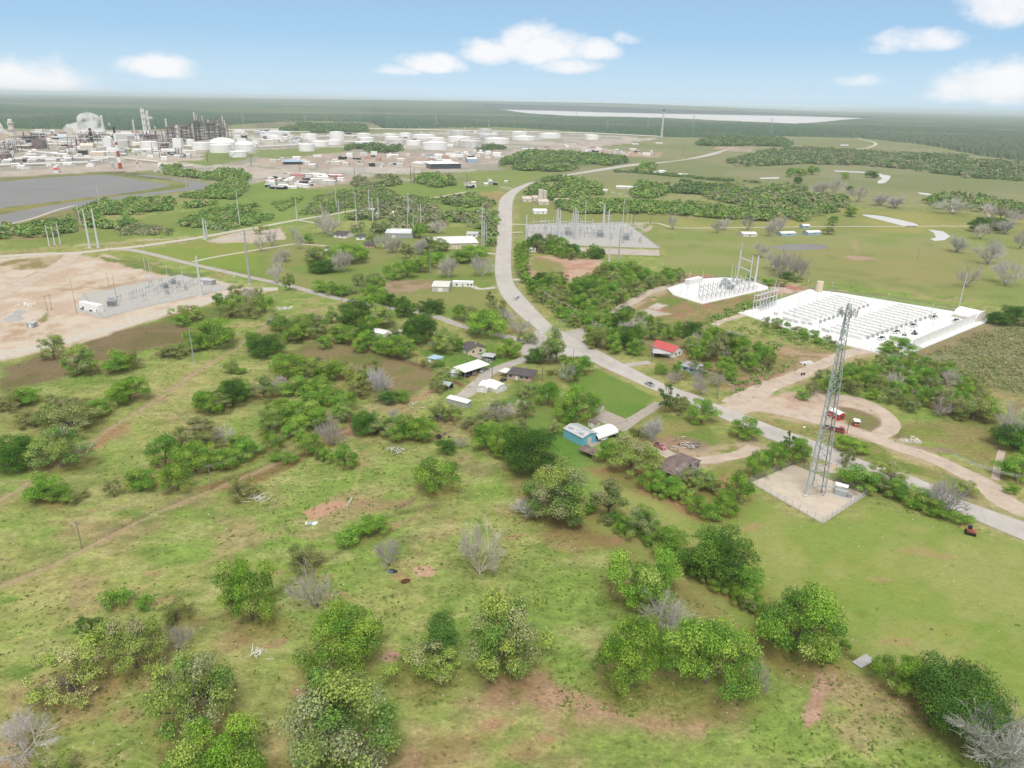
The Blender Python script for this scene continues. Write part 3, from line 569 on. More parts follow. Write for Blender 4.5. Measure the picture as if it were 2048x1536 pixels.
path('dirt_road', [(1455, 822), (1500, 812), (1560, 822), (1640, 842), (1720, 866), (1790, 892), (1860, 915), (1925, 945), (1975, 972), (2005, 1000), (2048, 1022), (2120, 1040)], [12, 12, 9, 8, 8, 8, 8, 8, 9, 10, 10], M_DIRT, z=.05, n=120)
path('dirt_road', [(1640, 795), (1700, 797), (1745, 812), (1778, 838), (1780, 858), (1755, 872)], 7, M_DIRT, z=.046)
path('dirt_road', [(1990, 960), (1996, 930), (2004, 900)], 2.5, M_DIRT, z=.044)
path('dirt_road', [(1310, 893), (1350, 915), (1400, 921), (1450, 915), (1490, 905), (1508, 892)], 5.5, M_DIRT, z=.05)
path('driveway', [(1220, 868), (1262, 842), (1320, 806)], [8, 5, 4.5], M_SLAB, z=.05); path('driveway', [(1220, 736), (1265, 729), (1300, 724)], 5, M_LANE, z=.05)
path('driveway', [(1085, 712), (1040, 722), (985, 742), (960, 762), (930, 790), (900, 800)], [12, 6, 6, 6, 7, 6], M_LANE, z=.05)
path('driveway', [(940, 705), (965, 715), (985, 706)], 4, M_LANE, z=.05); path('driveway', [(1620, 932), (1660, 938), (1690, 930)], 6, M_DIRT, z=.045)
for p_ in ([(996, 440), (985, 441)], [(992, 508), (975, 506), (958, 500)], [(1022, 448), (1050, 449)], [(1024, 465), (1045, 464)], [(1022, 560), (1043, 559)], [(990, 575), (960, 578), (945, 572)]): path('driveway', p_, 4.5, M_GRAV, z=.048, n=10)
# pads
slab('gravel_pad', [(165, 588), (195, 584), (360, 549), (462, 577), (275, 618), (205, 637), (150, 619)], M_PADG, z=.07)
slab('gravel_pad', [(1050, 450), (1255, 447), (1322, 497), (1200, 493), (1110, 490), (1055, 482)], M_PADG, z=.1); slab('gravel_pad', [(1128, 494), (1318, 500), (1320, 512), (1160, 507)], mat('tan_gravel', cl_(206, 196, 184), var=.08, scale=.1), z=.08)
slab('limestone_pad', [(1334, 578), (1360, 569), (1390, 560), (1450, 556), (1500, 562), (1535, 574), (1536, 579), (1404, 609), (1346, 591)], M_PADW, z=.1, h=.5)
slab('limestone_pad', [(1476, 627), (1560, 600), (1618, 580), (1677, 587), (1903, 624), (1974, 640), (1974, 645), (1823, 707), (1796, 718), (1707, 696), (1600, 668)], M_PADW, z=.1, h=.6)
slab('limestone_pad', [(1500, 966), (1588, 929), (1733, 991), (1645, 1048)], M_PADC, z=.08)
slab('concrete_slab', [(1185, 838), (1209, 821), (1255, 840), (1223, 854)], M_SLAB, z=.04, h=.12)
slab('concrete_slab', [(945, 712), (985, 720), (985, 726), (968, 722)], M_SLAB, z=.04, h=.05); slab('concrete_slab', [(1176, 888), (1200, 878), (1206, 884), (1182, 896)], M_SLAB, z=.04, h=.06)
# ================================================================ trees
M_LEAF = mat('foliage', (1, 1, 1), rough=.75, var=.05, scale=.8, spec=.15, attr='Col', objcol=True, transl=.14)
M_TWIG = mat('bare_twigs', (1, 1, 1), rough=.9, var=.06, scale=1.2, attr='Col', objcol=True)
M_BARK = mat('grey_bark', (.17, .14, .115), rough=.95, var=.2, scale=1.5, stretch=(1, 1, .2))
M_LEAFF = mat('far_foliage', (1, 1, 1), rough=.9, var=.03, scale=.05, spec=.05, attr='Col', transl=.15)
def quads(rg, P_, Nn, size, asp=1.0):
    n = len(P_); a = rg.normal(size=(n, 3)); u = np.cross(Nn, a); u /= np.linalg.norm(u, axis=1)[:, None] + 1e-9; v = np.cross(Nn, u)
    s = (size * rg.uniform(.6, 1.35, n))[:, None] / 2; u = u * s * asp; v = v * s
    # leaf clumps with uneven outline: kite shapes
    V = np.stack([P_ - u, P_ - v * rg.uniform(.5, 1.1, (n, 1)), P_ + u, P_ + v * rg.uniform(.5, 1.1, (n, 1))], 1).reshape(-1, 3)
    F_ = np.arange(n * 4).reshape(n, 4); return V, F_
def crown_np(seed, W, H_, nclump, nleaf, size, cols, zlow=.03, crad=(.15, .27), dense=1.0, gaps=0, flat=.9, lean=0, inner=.12):
    rg = np.random.default_rng(seed); VV = []; FF = []; CC = []; nf = 0; cents = []
    k = 0; tries = 0
    lob = rg.uniform(0, 6.28, 3)
    while k < nclump and tries < 4000:
        tries += 1
        d = rg.normal(size=3); d[2] = abs(d[2]) * 1.1 - .6; d /= np.linalg.norm(d)
        th = math.atan2(d[1], d[0]); out = 1 + .16 * math.sin(2 * th + lob[0]) + .12 * math.sin(3 * th + lob[1]) + .07 * math.sin(5 * th + lob[2])
        r = rg.uniform(.62, .92) if rg.random() < .8 else rg.uniform(.1, .6)
        c = np.array([d[0] * W / 2 * r * out, d[1] * W / 2 * r * out, H_ * (.40 + .52 * d[2] * r)])
        if c[2] < zlow * H_: continue
        rc = rg.uniform(*crad) * W * .5 * (1.15 if d[2] > .3 else .95)
        if cents and min(np.linalg.norm(c - q[0]) / (rc + q[1]) for q in cents) < .45 and rg.random() < .9: continue
        cents.append((c, rc)); k += 1
    for c, rc in cents:
        n = int(nleaf / len(cents) * (rc / (W * .5 * np.mean(crad))) ** 2)
        d = rg.normal(size=(n, 3)); d /= np.linalg.norm(d, axis=1)[:, None]; d[:, 2] = np.where(d[:, 2] < -.35, -d[:, 2] * .6, d[:, 2])
        droop = .0
        rad = rc * np.where(rg.random(n) < inner, rg.uniform(.3, .8, n), rg.uniform(.78, 1.12, n))
        lump = 1 + .2 * np.sin(d[:, 0] * 6 + c[0]) * np.sin(d[:, 1] * 6 + c[1] * 2) + .1 * np.sin(d[:, 2] * 9 + c[0] * 3)
        P_ = c + d * (rad * lump)[:, None] * np.array([1, 1, flat]); P_[:, 2] = np.maximum(P_[:, 2], .1)
        Nn = d + rg.normal(size=(n, 3)) * .5 + np.array([0, 0, .25]); Nn /= np.linalg.norm(Nn, axis=1)[:, None]
        V, F_ = quads(rg, P_, Nn, size * 1.12, .62)
        w_ = np.array([x[1] for x in cols]); base = np.array(cols[rg.choice(len(cols), p=w_ / w_.sum())][0])
        base = base * rg.uniform(.85, 1.15)
        lc = base[None] * rg.uniform(.6, 1.32, (n, 1)); mixi = rg.random(n) < .14; lc[mixi] = np.array(cols[rg.integers(len(cols))][0])
        VV.append(V); FF.append(F_ + nf); CC.append(np.repeat(lc, 4, 0)); nf += len(V)
    V = np.vstack(VV); 
    if lean: V[:, 0] += V[:, 2] * lean
    return V, np.vstack(FF), np.vstack(CC), cents
def limbs(mb, cents, W, H_, rg, r0=None, ntr=1, reach=.8):
    r0 = r0 or W * .028
    for t_ in range(ntr):
        bx = rg.uniform(-.04, .04) * W if ntr > 1 else 0; by = rg.uniform(-.04, .04) * W if ntr > 1 else 0
        fork = Vector((bx * 2 + rg.uniform(-.02, .02) * W, by * 2, H_ * .22)); mb.tube((bx, by, -.2), fork, r0 * 1.25, r0 * .9, 7)
        for c, rc in cents[::max(1, len(cents) // 12)]:
            e = Vector(c) * reach; e.z = max(e.z, H_ * .3); mid = fork.lerp(e, .5) + Vector((rg.uniform(-.3, .3), rg.uniform(-.3, .3), rg.uniform(0, .6)))
            mb.tube(fork, mid, r0 * .5, r0 * .34, 5); mb.tube(mid, e, r0 * .34, r0 * .12, 4)
GRN = lambda r, g, b, f=1.14: tuple(np.array(col(r * .88 + 18, g * .88 + 17, b * .88 + 8)) * f / .60)
PAL = {
 'oak': [(GRN(110, 154, 50), 4), (GRN(134, 168, 66), 3), (GRN(84, 128, 46), 3), (GRN(152, 172, 90), 1)],
 'moss': [(GRN(132, 158, 82), 3), (GRN(150, 160, 120), 3), (GRN(96, 138, 62), 3), (GRN(150, 172, 84), 2)],
 'dark': [(GRN(68, 110, 40), 4), (GRN(88, 130, 46), 3), (GRN(52, 90, 34), 2)],
 'cedar': [(GRN(66, 108, 44), 4), (GRN(82, 124, 52), 2)],
 'pale': [(GRN(150, 166, 96), 3), (GRN(158, 162, 118), 2), (GRN(134, 162, 74), 3)],
 'shrub': [(GRN(110, 156, 56), 3), (GRN(90, 138, 52), 3), (GRN(138, 166, 76), 2)],
 'olive': [(GRN(132, 140, 84), 3), (GRN(112, 130, 70), 3), (GRN(150, 156, 106), 2)],
 'gmoss': [(GRN(150, 152, 114), 4), (GRN(132, 144, 96), 3), (GRN(108, 134, 72), 2)],
}
PROTO = {}   # kind -> list of (W, H, crown mesh, trunk mesh)
def mkproto(kind, seed, W, H_, ncl, nl, size, pal, **k):
    tr = k.pop('ntr', 1) and 1; nl = int(nl * 2.3); size = size * .62; twig = k.pop('twig', 0); reach = k.pop('reach', .8)
    V, F_, CC, cents = crown_np(seed, W, H_, ncl, nl, size, PAL[pal], **k)
    me = mesh_np(kind + '_crown', V, F_, M_LEAF, CC)
    rg = random.Random(seed); mb = MB(); limbs(mb, cents, W, H_, rg, ntr=tr, reach=reach)
    if twig:
        for _ in range(twig):
            c, rc = cents[rg.randrange(len(cents))]; c = Vector(c)
            d = Vector((rg.gauss(0, 1), rg.gauss(0, 1), abs(rg.gauss(0, 1)))).normalized()
            mb.tube(c * .85, c + d * rc * rg.uniform(.9, 1.35), .07, .03, 3)
    tm = bpy.data.meshes.new(kind + '_trunk'); tm.from_pydata(mb.v, [], mb.f); tm.materials.append(M_BARK); tm.update()
    PROTO.setdefault(kind, []).append((W, H_, me, tm))
mkproto('oak_tree', 1, 14, 9.5, 46, 9000, .46, 'oak', twig=30); mkproto('oak_tree', 2, 14, 10, 38, 8500, .46, 'oak', twig=20); mkproto('oak_tree', 3, 13, 10, 52, 8800, .42, 'oak', twig=30)
mkproto('mossy_tree', 4, 13, 11, 44, 7600, .46, 'moss', twig=70, inner=.3, reach=.95); mkproto('mossy_tree', 5, 14, 10, 38, 7000, .48, 'moss', twig=60, inner=.3, reach=.95)
mkproto('dense_tree', 6, 13, 11.5, 62, 12500, .42, 'dark', crad=(.2, .32), zlow=.08); mkproto('dense_tree', 7, 11, 10, 48, 10000, .42, 'dark', crad=(.2, .34), zlow=.08)
mkproto('cedar', 8, 6, 9, 26, 5200, .32, 'cedar', crad=(.26, .4), zlow=.06, flat=1.3)
mkproto('pale_tree', 9, 12, 8.5, 40, 4600, .42, 'pale', twig=90, inner=.45, reach=.95, crad=(.14, .24)); mkproto('pale_tree', 10, 13, 8.5, 34, 4300, .44, 'pale', twig=90, inner=.45, reach=.98, crad=(.14, .24))
mkproto('bushy_tree', 11, 8, 6.5, 22, 4600, .36, 'shrub', zlow=.04, crad=(.22, .36), ntr=2); mkproto('bushy_tree', 12, 8, 7.5, 26, 4600, .36, 'shrub', zlow=.04, crad=(.2, .34), ntr=2); mkproto('bushy_tree', 13, 9, 6, 24, 4600, .36, 'oak', zlow=.04, crad=(.2, .34), ntr=3)
mkproto('olive_tree', 14, 8, 7, 22, 3300, .36, 'olive', twig=40, inner=.4, crad=(.2, .32), ntr=2); mkproto('olive_tree', 15, 8, 6.5, 24, 3000, .36, 'gmoss', twig=60, inner=.4, crad=(.18, .3), ntr=2)
mkproto('shrub', 16, 4, 2.6, 12, 1500, .3, 'shrub', zlow=.05, crad=(.3, .48), ntr=2); mkproto('shrub', 17, 5, 2.8, 14, 1600, .32, 'olive', zlow=.05, crad=(.26, .44), ntr=2)
mkproto('slender_tree', 18, 6, 12, 34, 4200, .36, 'moss', zlow=.1, crad=(.26, .42), flat=1.4, inner=.3, twig=20)
mkproto('dark_thin_tree', 19, 8, 9, 20, 1500, .42, 'cedar', twig=80, inner=.4, crad=(.14, .26), reach=1.0)
def bare_np(seed, W, H_, depth=4, r0=.28, wide=1.0, ntr=1, nb=(4, 5, 5, 4)):
    rg = random.Random(seed); V = []; F_ = []; 
    def seg(a, b, ra, rb):
        d = (b - a).normalized(); u = d.orthogonal().normalized(); w_ = d.cross(u); n0 = len(V)
        for p, r in ((a, ra), (b, rb)):
            for i in range(3):
                t = 2.0944 * i; V.append(p + u * (r * math.cos(t)) + w_ * (r * math.sin(t)))
        for i in range(3): F_.append((n0 + i, n0 + (i + 1) % 3, n0 + 3 + (i + 1) % 3, n0 + 3 + i))
    def grow(a, d, ln, r, lv):
        m = a + d * ln * .5 + Vector((rg.gauss(0, .06), rg.gauss(0, .06), rg.gauss(0, .03))) * ln
        b = m + (d + Vector((rg.gauss(0, .2), rg.gauss(0, .2), rg.uniform(-.05, .15)))).normalized() * ln * .5
        seg(a, m, r, r * .8); seg(m, b, r * .8, r * .6)
        if lv == 0: return
        for i in range(nb[lv - 1]):
            t = rg.uniform(.35, 1.0); s = a.lerp(m, t * 2) if t < .5 else m.lerp(b, t * 2 - 1)
            nd = (d * 1.15 + Vector((rg.gauss(0, .5), rg.gauss(0, .5), rg.gauss(.05, .4)))).normalized()
            if nd.z < -.3: nd.z = .1
            grow(s, nd, ln * rg.uniform(.5, .75), r * .5, lv - 1)
    for t_ in range(ntr):
        base = Vector((rg.uniform(-.3, .3), rg.uniform(-.3, .3), -.2)); seg(base, base + Vector((0, 0, H_ * .08)), r0 * 1.3, r0 * 1.1)
        for i in range(8 if ntr == 1 else 5):
            th = 6.283 * i / 8 * (8 / (8 if ntr == 1 else 5)) + rg.uniform(-.4, .4); tl = rg.uniform(.25, 1.5) * wide
            d = Vector((math.cos(th) * tl, math.sin(th) * tl, 1)).normalized(); grow(base + Vector((0, 0, H_ * rg.uniform(.02, .1))), d, H_ * .5, r0 * .6, depth - 1)
    V = np.array([tuple(v) for v in V]); V[:, 2] = np.maximum(V[:, 2], -.2)
    sx = W / (np.percentile(abs(V[:, 0]), 98) * 2); sz = H_ / np.percentile(V[:, 2], 99.5); V[:, :2] *= sx; V[:, 2] *= sz
    return V, np.array(F_)
def mkbare(kind, seed, W, H_, tint, r0=.26, thick=1.0, **k):
    V, F_ = bare_np(seed, W, H_, r0=r0, **k); n = len(V); g = np.random.default_rng(seed).uniform(.8, 1.15, (n // 6, 1)); g = np.repeat(g, 6, 0)[:n]
    cc = np.array(tint)[None] * g
    lo = len(F_) // 14 * 1
    me = mesh_np(kind + '_branches', V, F_, M_TWIG, cc)
    mb = MB(); mb.tube((0, 0, -.2), (0, 0, H_ * .1), r0 * 1.4, r0 * 1.1, 7); tm = bpy.data.meshes.new(kind + '_trunk'); tm.from_pydata(mb.v, [], mb.f); tm.materials.append(M_BARK); tm.update()
    PROTO.setdefault(kind, []).append((W, H_, me, tm))
GY = (.49, .46, .42)
mkbare('bare_tree', 30, 10, 9, GY, r0=.28, nb=(5, 5, 6)); mkbare('bare_tree', 31, 9, 10, GY, r0=.27, nb=(5, 6, 6)); mkbare('bare_tree', 32, 11, 8.5, (.38, .35, .33), r0=.28, nb=(4, 5, 6), wide=1.3)
mkbare('bare_tree', 33, 8, 7, (.46, .44, .40), r0=.24, nb=(6, 6, 7), ntr=2)
KCAT = {'oak_tree': 'tree', 'mossy_tree': 'tree', 'dense_tree': 'tree', 'cedar': 'cedar', 'pale_tree': 'tree', 'bushy_tree': 'tree', 'olive_tree': 'tree', 'shrub': 'shrub', 'slender_tree': 'tree', 'dark_thin_tree': 'tree', 'bare_tree': 'bare tree'}
KDESC = {'oak_tree': 'broad bright green oak', 'mossy_tree': 'grey-green mossy tree', 'dense_tree': 'dense dark green tree', 'cedar': 'narrow dark green cedar', 'pale_tree': 'thin pale olive tree', 'bushy_tree': 'low bushy green tree',
         'olive_tree': 'scraggy olive-grey tree', 'shrub': 'small green shrub', 'slender_tree': 'tall slender pale green tree', 'dark_thin_tree': 'gappy dark tree with bare limbs', 'bare_tree': 'leafless grey tree'}
TREES = []    # (kind, px, py, w, h, label, group, tint)
SHORT = dict(O='oak_tree', M='mossy_tree', D='dense_tree', C='cedar', P='pale_tree', B='bushy_tree', L='olive_tree', S='shrub', T='slender_tree', K='dark_thin_tree', X='bare_tree')
def place(kind, px, yb, wpx, hpx, label=None, group=None, tint=None, seed=0):
    rr = random.Random(int(px * 7 + yb * 13) + seed)
    g0 = G(px, yb); dep = math.atan2(CAM_H, math.hypot(g0.x, g0.y)); s = math.sin(dep)
    W, H_, cme, tme = PROTO[kind][rr.randrange(len(PROTO[kind]))]
    g = G(px, yb - .5 * wpx * s * .8); m = mpp(g); wm_ = wpx * m * 1.03; hm = max((hpx - wpx * s * .5) / math.cos(dep) * m, wm_ * .5); hm = min(hm, wm_ * (2.6 if kind in ('slender_tree', 'cedar') else 1.5))
    root = thing(kind, label, KCAT[kind], (g.x, g.y, 0), rr.uniform(0, 6.28), group)
    root.scale = (wm_ / W, wm_ / W, hm / H_)
    tint = tint or (1, 1, 1)
    j = rr.uniform(.88, 1.12); tint = (tint[0] * j * rr.uniform(.95, 1.05), tint[1] * j, tint[2] * j * rr.uniform(.93, 1.07), 1)
    c = bpy.data.objects.new('crown' if kind != 'bare_tree' else 'branches', cme); t = bpy.data.objects.new('trunk', tme)
    for o in (c, t): C.objects.link(o); o.parent = root; o.color = tint
    return root, g, wm_
NAMED = []
def trees(spec, zone=None, group=None):
    "spec: lines 'K x yb w h [label words]'; with a zone the label is made from the kind and the zone"
    for ln in spec.strip().split('\n'):
        for it in ln.split(';'):
            p = it.split(None, 5)
            if len(p) < 5: continue
            k = SHORT[p[0]]; x, y, w_, h = map(float, p[1:5]); lab = p[5].strip() if len(p) > 5 else None
            TREES.append((k, x, y, w_, h, lab, zone))
trees('''S 234 1223 50 45 small bright shrub alone on the left meadow above the pale trees
S 290 1226 33 34 small dark shrub right beside the small bright shrub
L 353 1256 60 60 thin olive tree just above the white bare tree
K 187 1300 60 80 dark gappy tree at the upper left of the pale olive tree
P 272 1366 125 140 pale olive-grey tree between the dark gappy tree and white bare tree
X 357 1315 58 66 small white bare tree beside the pale olive tree
P 145 1425 170 140 spreading pale tree with crooked bare limbs showing at far left
M 388 1502 180 190 tall tree with pale top and dark green base near the bottom left
X 57 1540 115 105 bare grey tree in the bottom left corner
P 115 1590 95 90 pale green tree cut by the bottom edge beside corner bare tree
O 460 1650 190 190 bright green oak cut by the bottom edge, left of largest mossy oak
M 675 1625 245 238 largest mossy oak, cut by the bottom edge, green mixed with grey
O 686 1371 165 155 round bright oak below the dense grey bare tree
X 634 1238 102 104 dense grey bare tree standing just above the round bright oak
O 505 1268 115 155 tall green oak at the end of the ditch line on left meadow
C 882 1328 74 92 leaning dark green cedar behind a yellowish open tree
P 850 1386 138 102 yellowish open tree with visible branches in front of cedar
M 1017 1388 155 195 tall silver-grey mossy tree in the middle foreground
X 960 1167 88 116 tall silver bare tree alone in the middle meadow
X 778 1146 64 68 round fuzzy bare tree above the red dirt circle
L 610 1150 72 62 sparse olive tree left of the fuzzy bare tree
B 745 1080 66 50 yellow-green bush, largest of the ditch hedge in the meadow
S 700 1097 50 42 lower bush at the left end of the ditch hedge
B 873 1000 88 84 dense yellow-green tree alone above the bare dirt patch
O 1289 1234 152 138 bright green oak directly behind the wide grey bare tree
X 1330 1298 112 104 wide grey bare tree squeezed between three oaks
O 1262 1410 138 168 left oak of the pair in the lower middle right
O 1412 1414 180 172 right oak of the pair in the lower middle right
X 1502 1412 64 112 wispy pale bare tree touching the right oak of pair
O 1600 1342 175 170 massive green oak in the fence row above the plank bridge
B 1488 1208 76 78 bushy tree in fence row between dark oak and massive oak
L 1546 1285 62 78 scraggy tree in fence row just left of the massive oak
O 1800 1402 100 98 bright green tree beside the grey plank bridge at lower right
D 1905 1488 175 160 dark green tree clump at the lower right
X 1990 1585 160 150 bare grey tree with spreading limbs in bottom right corner
P 2005 1492 110 100 pale sparse tree at the right edge above the corner bare tree
D 1428 1180 125 130 big dark green tree, roundest and darkest of the fence row
M 1115 1060 145 140 largest mossy tree of the fence row below the blue shed
D 1062 964 100 112 dark green tree in fence row nearest the blue shed
L 1215 1048 78 88 grey-green tree with bare limbs in fence row right of largest mossy tree
M 1280 1088 74 78 mossy tree in the middle of the fence row
B 1335 1120 74 70 green bushy tree in fence row touching the big dark tree
T 1150 1066 34 54 small bright tree at foot of the largest mossy tree
X 1062 1048 60 52 bare twiggy bush at left foot of the largest mossy tree
P 1262 958 118 90 feathery pale green tree in front of the white tent carport
B 1212 932 44 54 bright green bush between brown shed and feathery pale tree
O 1151 852 84 82 round glossy green tree behind the blue shed
P 1107 874 36 40 thin pale tree on the lawn left of the blue shed
B 1402 854 58 60 bright round tree beside the road above the burn pile
B 1487 885 54 56 dark bushy tree with white blossom beside the road
K 1330 832 44 72 tall dark spiky tree at the end of the long driveway
S 1277 878 32 32 small dark bush beside the driveway near the tent carport
X 1305 890 34 58 small bare tree beside the pink wrecked pickup
L 1360 830 52 36 low olive bush by the road between spiky and round trees''')
trees('''B 1300 987 46 46;B 1342 995 46 44;S 1372 1006 38 34;B 1362 1012 46 44;T 1412 988 46 54;L 1385 980 44 46;B 1476 1010 50 66;B 1400 1040 52 46;O 1450 1034 56 54;B 1513 962 44 60;L 1440 1000 40 40;S 1425 1045 44 34;P 1372 984 56 50;X 1378 975 46 46;B 1318 980 44 40;B 1320 1000 40 36''', 'in the thicket behind the brown barn')
trees('''B 1545 944 46 62;O 1588 934 60 66;K 1578 905 30 50;O 1700 912 60 42;L 1692 936 30 44;B 1712 990 74 62;B 1740 985 50 44;P 1780 975 66 60;B 1790 1000 56 44;B 1830 1022 66 52;L 1760 992 44 40;B 1862 1036 52 44;X 1895 1042 78 88;X 1875 1020 50 60;S 1918 1052 44 30;P 1930 1000 46 44''', 'in the hedge between tower pad and road')
trees('''D 35 948 92 80;M 125 952 108 104;L 140 880 118 64;B 92 1008 70 68;B 122 1012 50 44;L 150 1010 50 34;B 282 986 62 54;L 228 998 30 40;L 60 860 60 40''', 'beside the left dirt track')
trees('''B 332 943 64 78;O 392 956 78 78;B 352 994 60 66;O 450 946 62 52;B 495 926 56 48;X 448 893 42 42;L 420 900 60 44;L 365 905 60 50;B 478 905 50 40;L 400 875 60 40;B 545 905 46 40;B 590 885 50 40''', 'along the power line west of the cattle pen')
trees('''L 485 1006 62 56 scraggy tree with a fallen limb below the wooden power pole''')
trees('''P 108 724 60 62;M 165 756 72 72;B 242 750 60 54;L 262 742 44 44''', 'on the edge of the brown bare field')
trees('''O 428 702 88 68;B 395 706 40 44;L 355 720 50 34;P 378 647 60 42;B 365 655 34 28;X 455 690 40 34;L 335 716 44 26''', 'around the slim grey mast')
trees('''B 440 622 28 38;B 470 628 44 40;L 500 640 50 50;B 530 628 34 38;L 460 640 44 34;X 500 612 34 38;P 515 610 40 40;L 478 600 40 34;X 555 570 30 46;P 580 584 28 44''', 'in the scrub right of the work site')
trees('''O 262 812 66 64;B 236 818 44 46;B 202 836 46 40;L 165 832 54 40;L 120 830 60 44;S 165 850 34 26;B 60 812 52 42;L 18 830 50 46;B 38 815 36 34''', 'in the left meadow hedge')
trees('''O 418 834 58 58;D 466 816 60 64;B 490 800 40 44;L 442 830 50 46;B 405 820 34 38;T 462 750 28 34;S 480 750 24 16''', 'in the clump left of the pen')
trees('''D 535 720 62 54;B 508 706 40 46;O 578 692 70 62;P 600 686 52 44;M 626 678 68 54;T 663 650 28 40;D 704 658 62 62;D 730 690 44 44;O 745 622 60 52;D 778 616 30 32;M 760 658 72 50;B 740 670 44 40;D 808 638 40 46;K 840 634 36 36;D 866 632 44 36;B 683 690 56 46;O 735 707 54 48;B 765 712 40 36;O 795 722 66 56;T 812 720 34 46;D 840 694 68 70;L 800 690 44 40;M 890 712 62 58;B 918 705 26 30;O 975 680 98 62;B 918 644 30 38;L 938 646 36 36;O 1015 720 54 44;X 1010 655 44 40;L 995 630 40 34;B 610 660 44 36;L 560 668 50 44;B 650 700 34 30;M 850 660 50 36''', 'around the white mobile home')
trees('''K 980 612 20 44 narrow tree alone on the grass left of the highway bend
X 962 556 54 44 squat grey tree left of the highway, nearest the white flat-roofed hall
X 898 558 34 44 bare tree at right end of long hedge near beige twin-roof house''')
trees('''B 790 562 40 36;B 815 558 40 36;O 840 548 44 38;B 862 540 42 36;B 876 530 30 28;B 640 586 36 28;B 662 592 36 28;B 685 594 36 28;S 700 590 28 22;L 745 582 44 38;B 758 586 30 32;L 716 575 34 30''', 'in the clipped hedge rows beside the farm lane')
trees('''M 630 526 54 34;D 645 549 50 28;O 660 540 30 24;O 697 531 76 44;O 720 520 34 26;X 687 547 36 46;X 555 537 22 32;X 570 525 24 28;X 522 504 22 40;X 545 495 26 40;B 618 488 20 22;X 660 475 34 46;X 770 500 34 36;X 790 508 30 34;L 812 520 22 34;L 822 518 16 26;X 843 512 26 34;L 855 510 36 40;M 880 505 40 30;O 940 528 66 34;B 915 528 34 28;B 960 515 34 24;X 650 470 34 50;P 745 486 26 20;L 760 470 36 30;O 840 478 32 34;X 875 470 30 30;X 600 500 22 32;X 590 480 20 28;P 520 470 30 24''', 'around the dark-roofed house and white hall')
trees('''O 588 767 78 64;B 560 745 44 40;M 610 770 54 44;O 668 767 68 52;L 640 750 46 36;P 715 787 64 64;L 745 760 44 44;X 757 797 42 62;B 590 797 62 46;O 640 797 62 46;L 528 807 60 56;X 560 790 44 40;B 690 827 44 48;B 625 820 58 40;O 658 815 50 40;L 720 800 44 40;O 560 830 50 30;C 778 814 28 34;B 802 808 38 32;L 770 805 40 28''', 'below the brown bare field')
trees('''P 890 772 54 40;L 875 790 36 34;L 876 852 38 50;P 905 852 48 50;X 995 852 70 50;X 1035 840 50 40;L 950 866 50 36;L 975 855 44 34;S 850 734 18 18;S 868 736 18 18;S 880 735 18 18;L 1000 830 36 30;P 1050 800 40 40''', 'around the old farmyard')
trees('''T 540 874 44 64;O 600 866 84 64;B 570 858 50 46;O 635 860 56 50;B 680 840 44 52;T 690 850 30 48;D 730 875 52 52;L 770 880 60 44;M 750 860 50 40;B 800 890 48 62;O 845 890 60 60;L 815 870 50 40;B 770 868 36 36;X 790 850 30 34;C 892 914 36 38;X 922 902 34 34;X 668 902 62 72;B 622 914 54 44;B 655 930 30 38;B 692 942 48 54;S 580 932 28 28;S 552 926 28 20;L 645 925 30 30;B 720 850 34 30''', 'around the cattle pen')
trees('''B 970 905 64 62;O 1005 922 58 60;B 985 880 50 40;L 960 880 44 40;B 1030 930 44 48;D 1035 900 44 44;B 1018 890 44 44;L 1040 870 40 34''', 'in the hedge between meadow and lawn')
trees('''T 1100 735 46 88;T 1112 728 34 70;D 1070 730 40 38;S 1104 752 20 20;B 1140 767 40 50;X 1135 770 34 46;B 1165 753 42 44;B 1095 818 48 58;L 1050 842 34 44;B 1127 728 18 20;X 1042 673 54 40;L 1055 690 40 26''', 'near the road junction')
trees('''X 1577 562 54 66;X 1560 558 44 58;X 1547 545 50 44;X 1600 562 40 50;X 1520 516 34 32;X 1975 532 52 48;X 1912 506 32 34;X 2010 574 66 54;X 1932 578 52 52;X 1985 520 40 44;X 2040 500 34 44;X 1345 460 26 34;X 1435 468 28 30;X 1448 462 26 26;X 1495 462 30 34;X 1552 468 30 36;X 1560 464 24 34;X 1540 474 20 40;X 2010 470 30 30;X 1960 480 40 34;X 1715 405 34 36;X 1760 412 30 24;X 1905 430 60 30;X 1790 418 34 26;X 1670 390 34 34;X 1640 392 26 30;X 1980 440 50 34;X 2025 450 44 34''', 'in the right-hand pastures')
trees('''D 1575 560 24 18;L 1590 566 26 16;B 1500 565 24 10;B 1535 572 28 14;L 1560 575 26 14;D 2000 652 50 30;D 2030 648 50 40;L 2045 655 30 20;B 1665 452 22 22;B 1700 434 26 22;L 1655 470 30 14;D 1960 466 44 34;D 1990 462 34 28;X 1975 465 34 34;B 1580 355 22 20;B 1600 352 28 16;B 1625 350 24 18;B 1690 358 20 14;D 1745 356 26 14;D 1595 368 18 16;D 1700 385 14 14;L 2000 440 24 30''', 'scattered in the far right pastures')
trees('''D 2030 905 84 60;X 2033 900 80 100;B 2028 968 62 60;B 2045 940 40 50;B 2020 990 30 24;L 1945 850 80 58;B 1965 842 44 50;X 1920 836 60 50''', 'beside the right-hand field track')
trees('''B 1795 712 60 40;B 1780 715 36 26''', 'at the corner of the white pad')
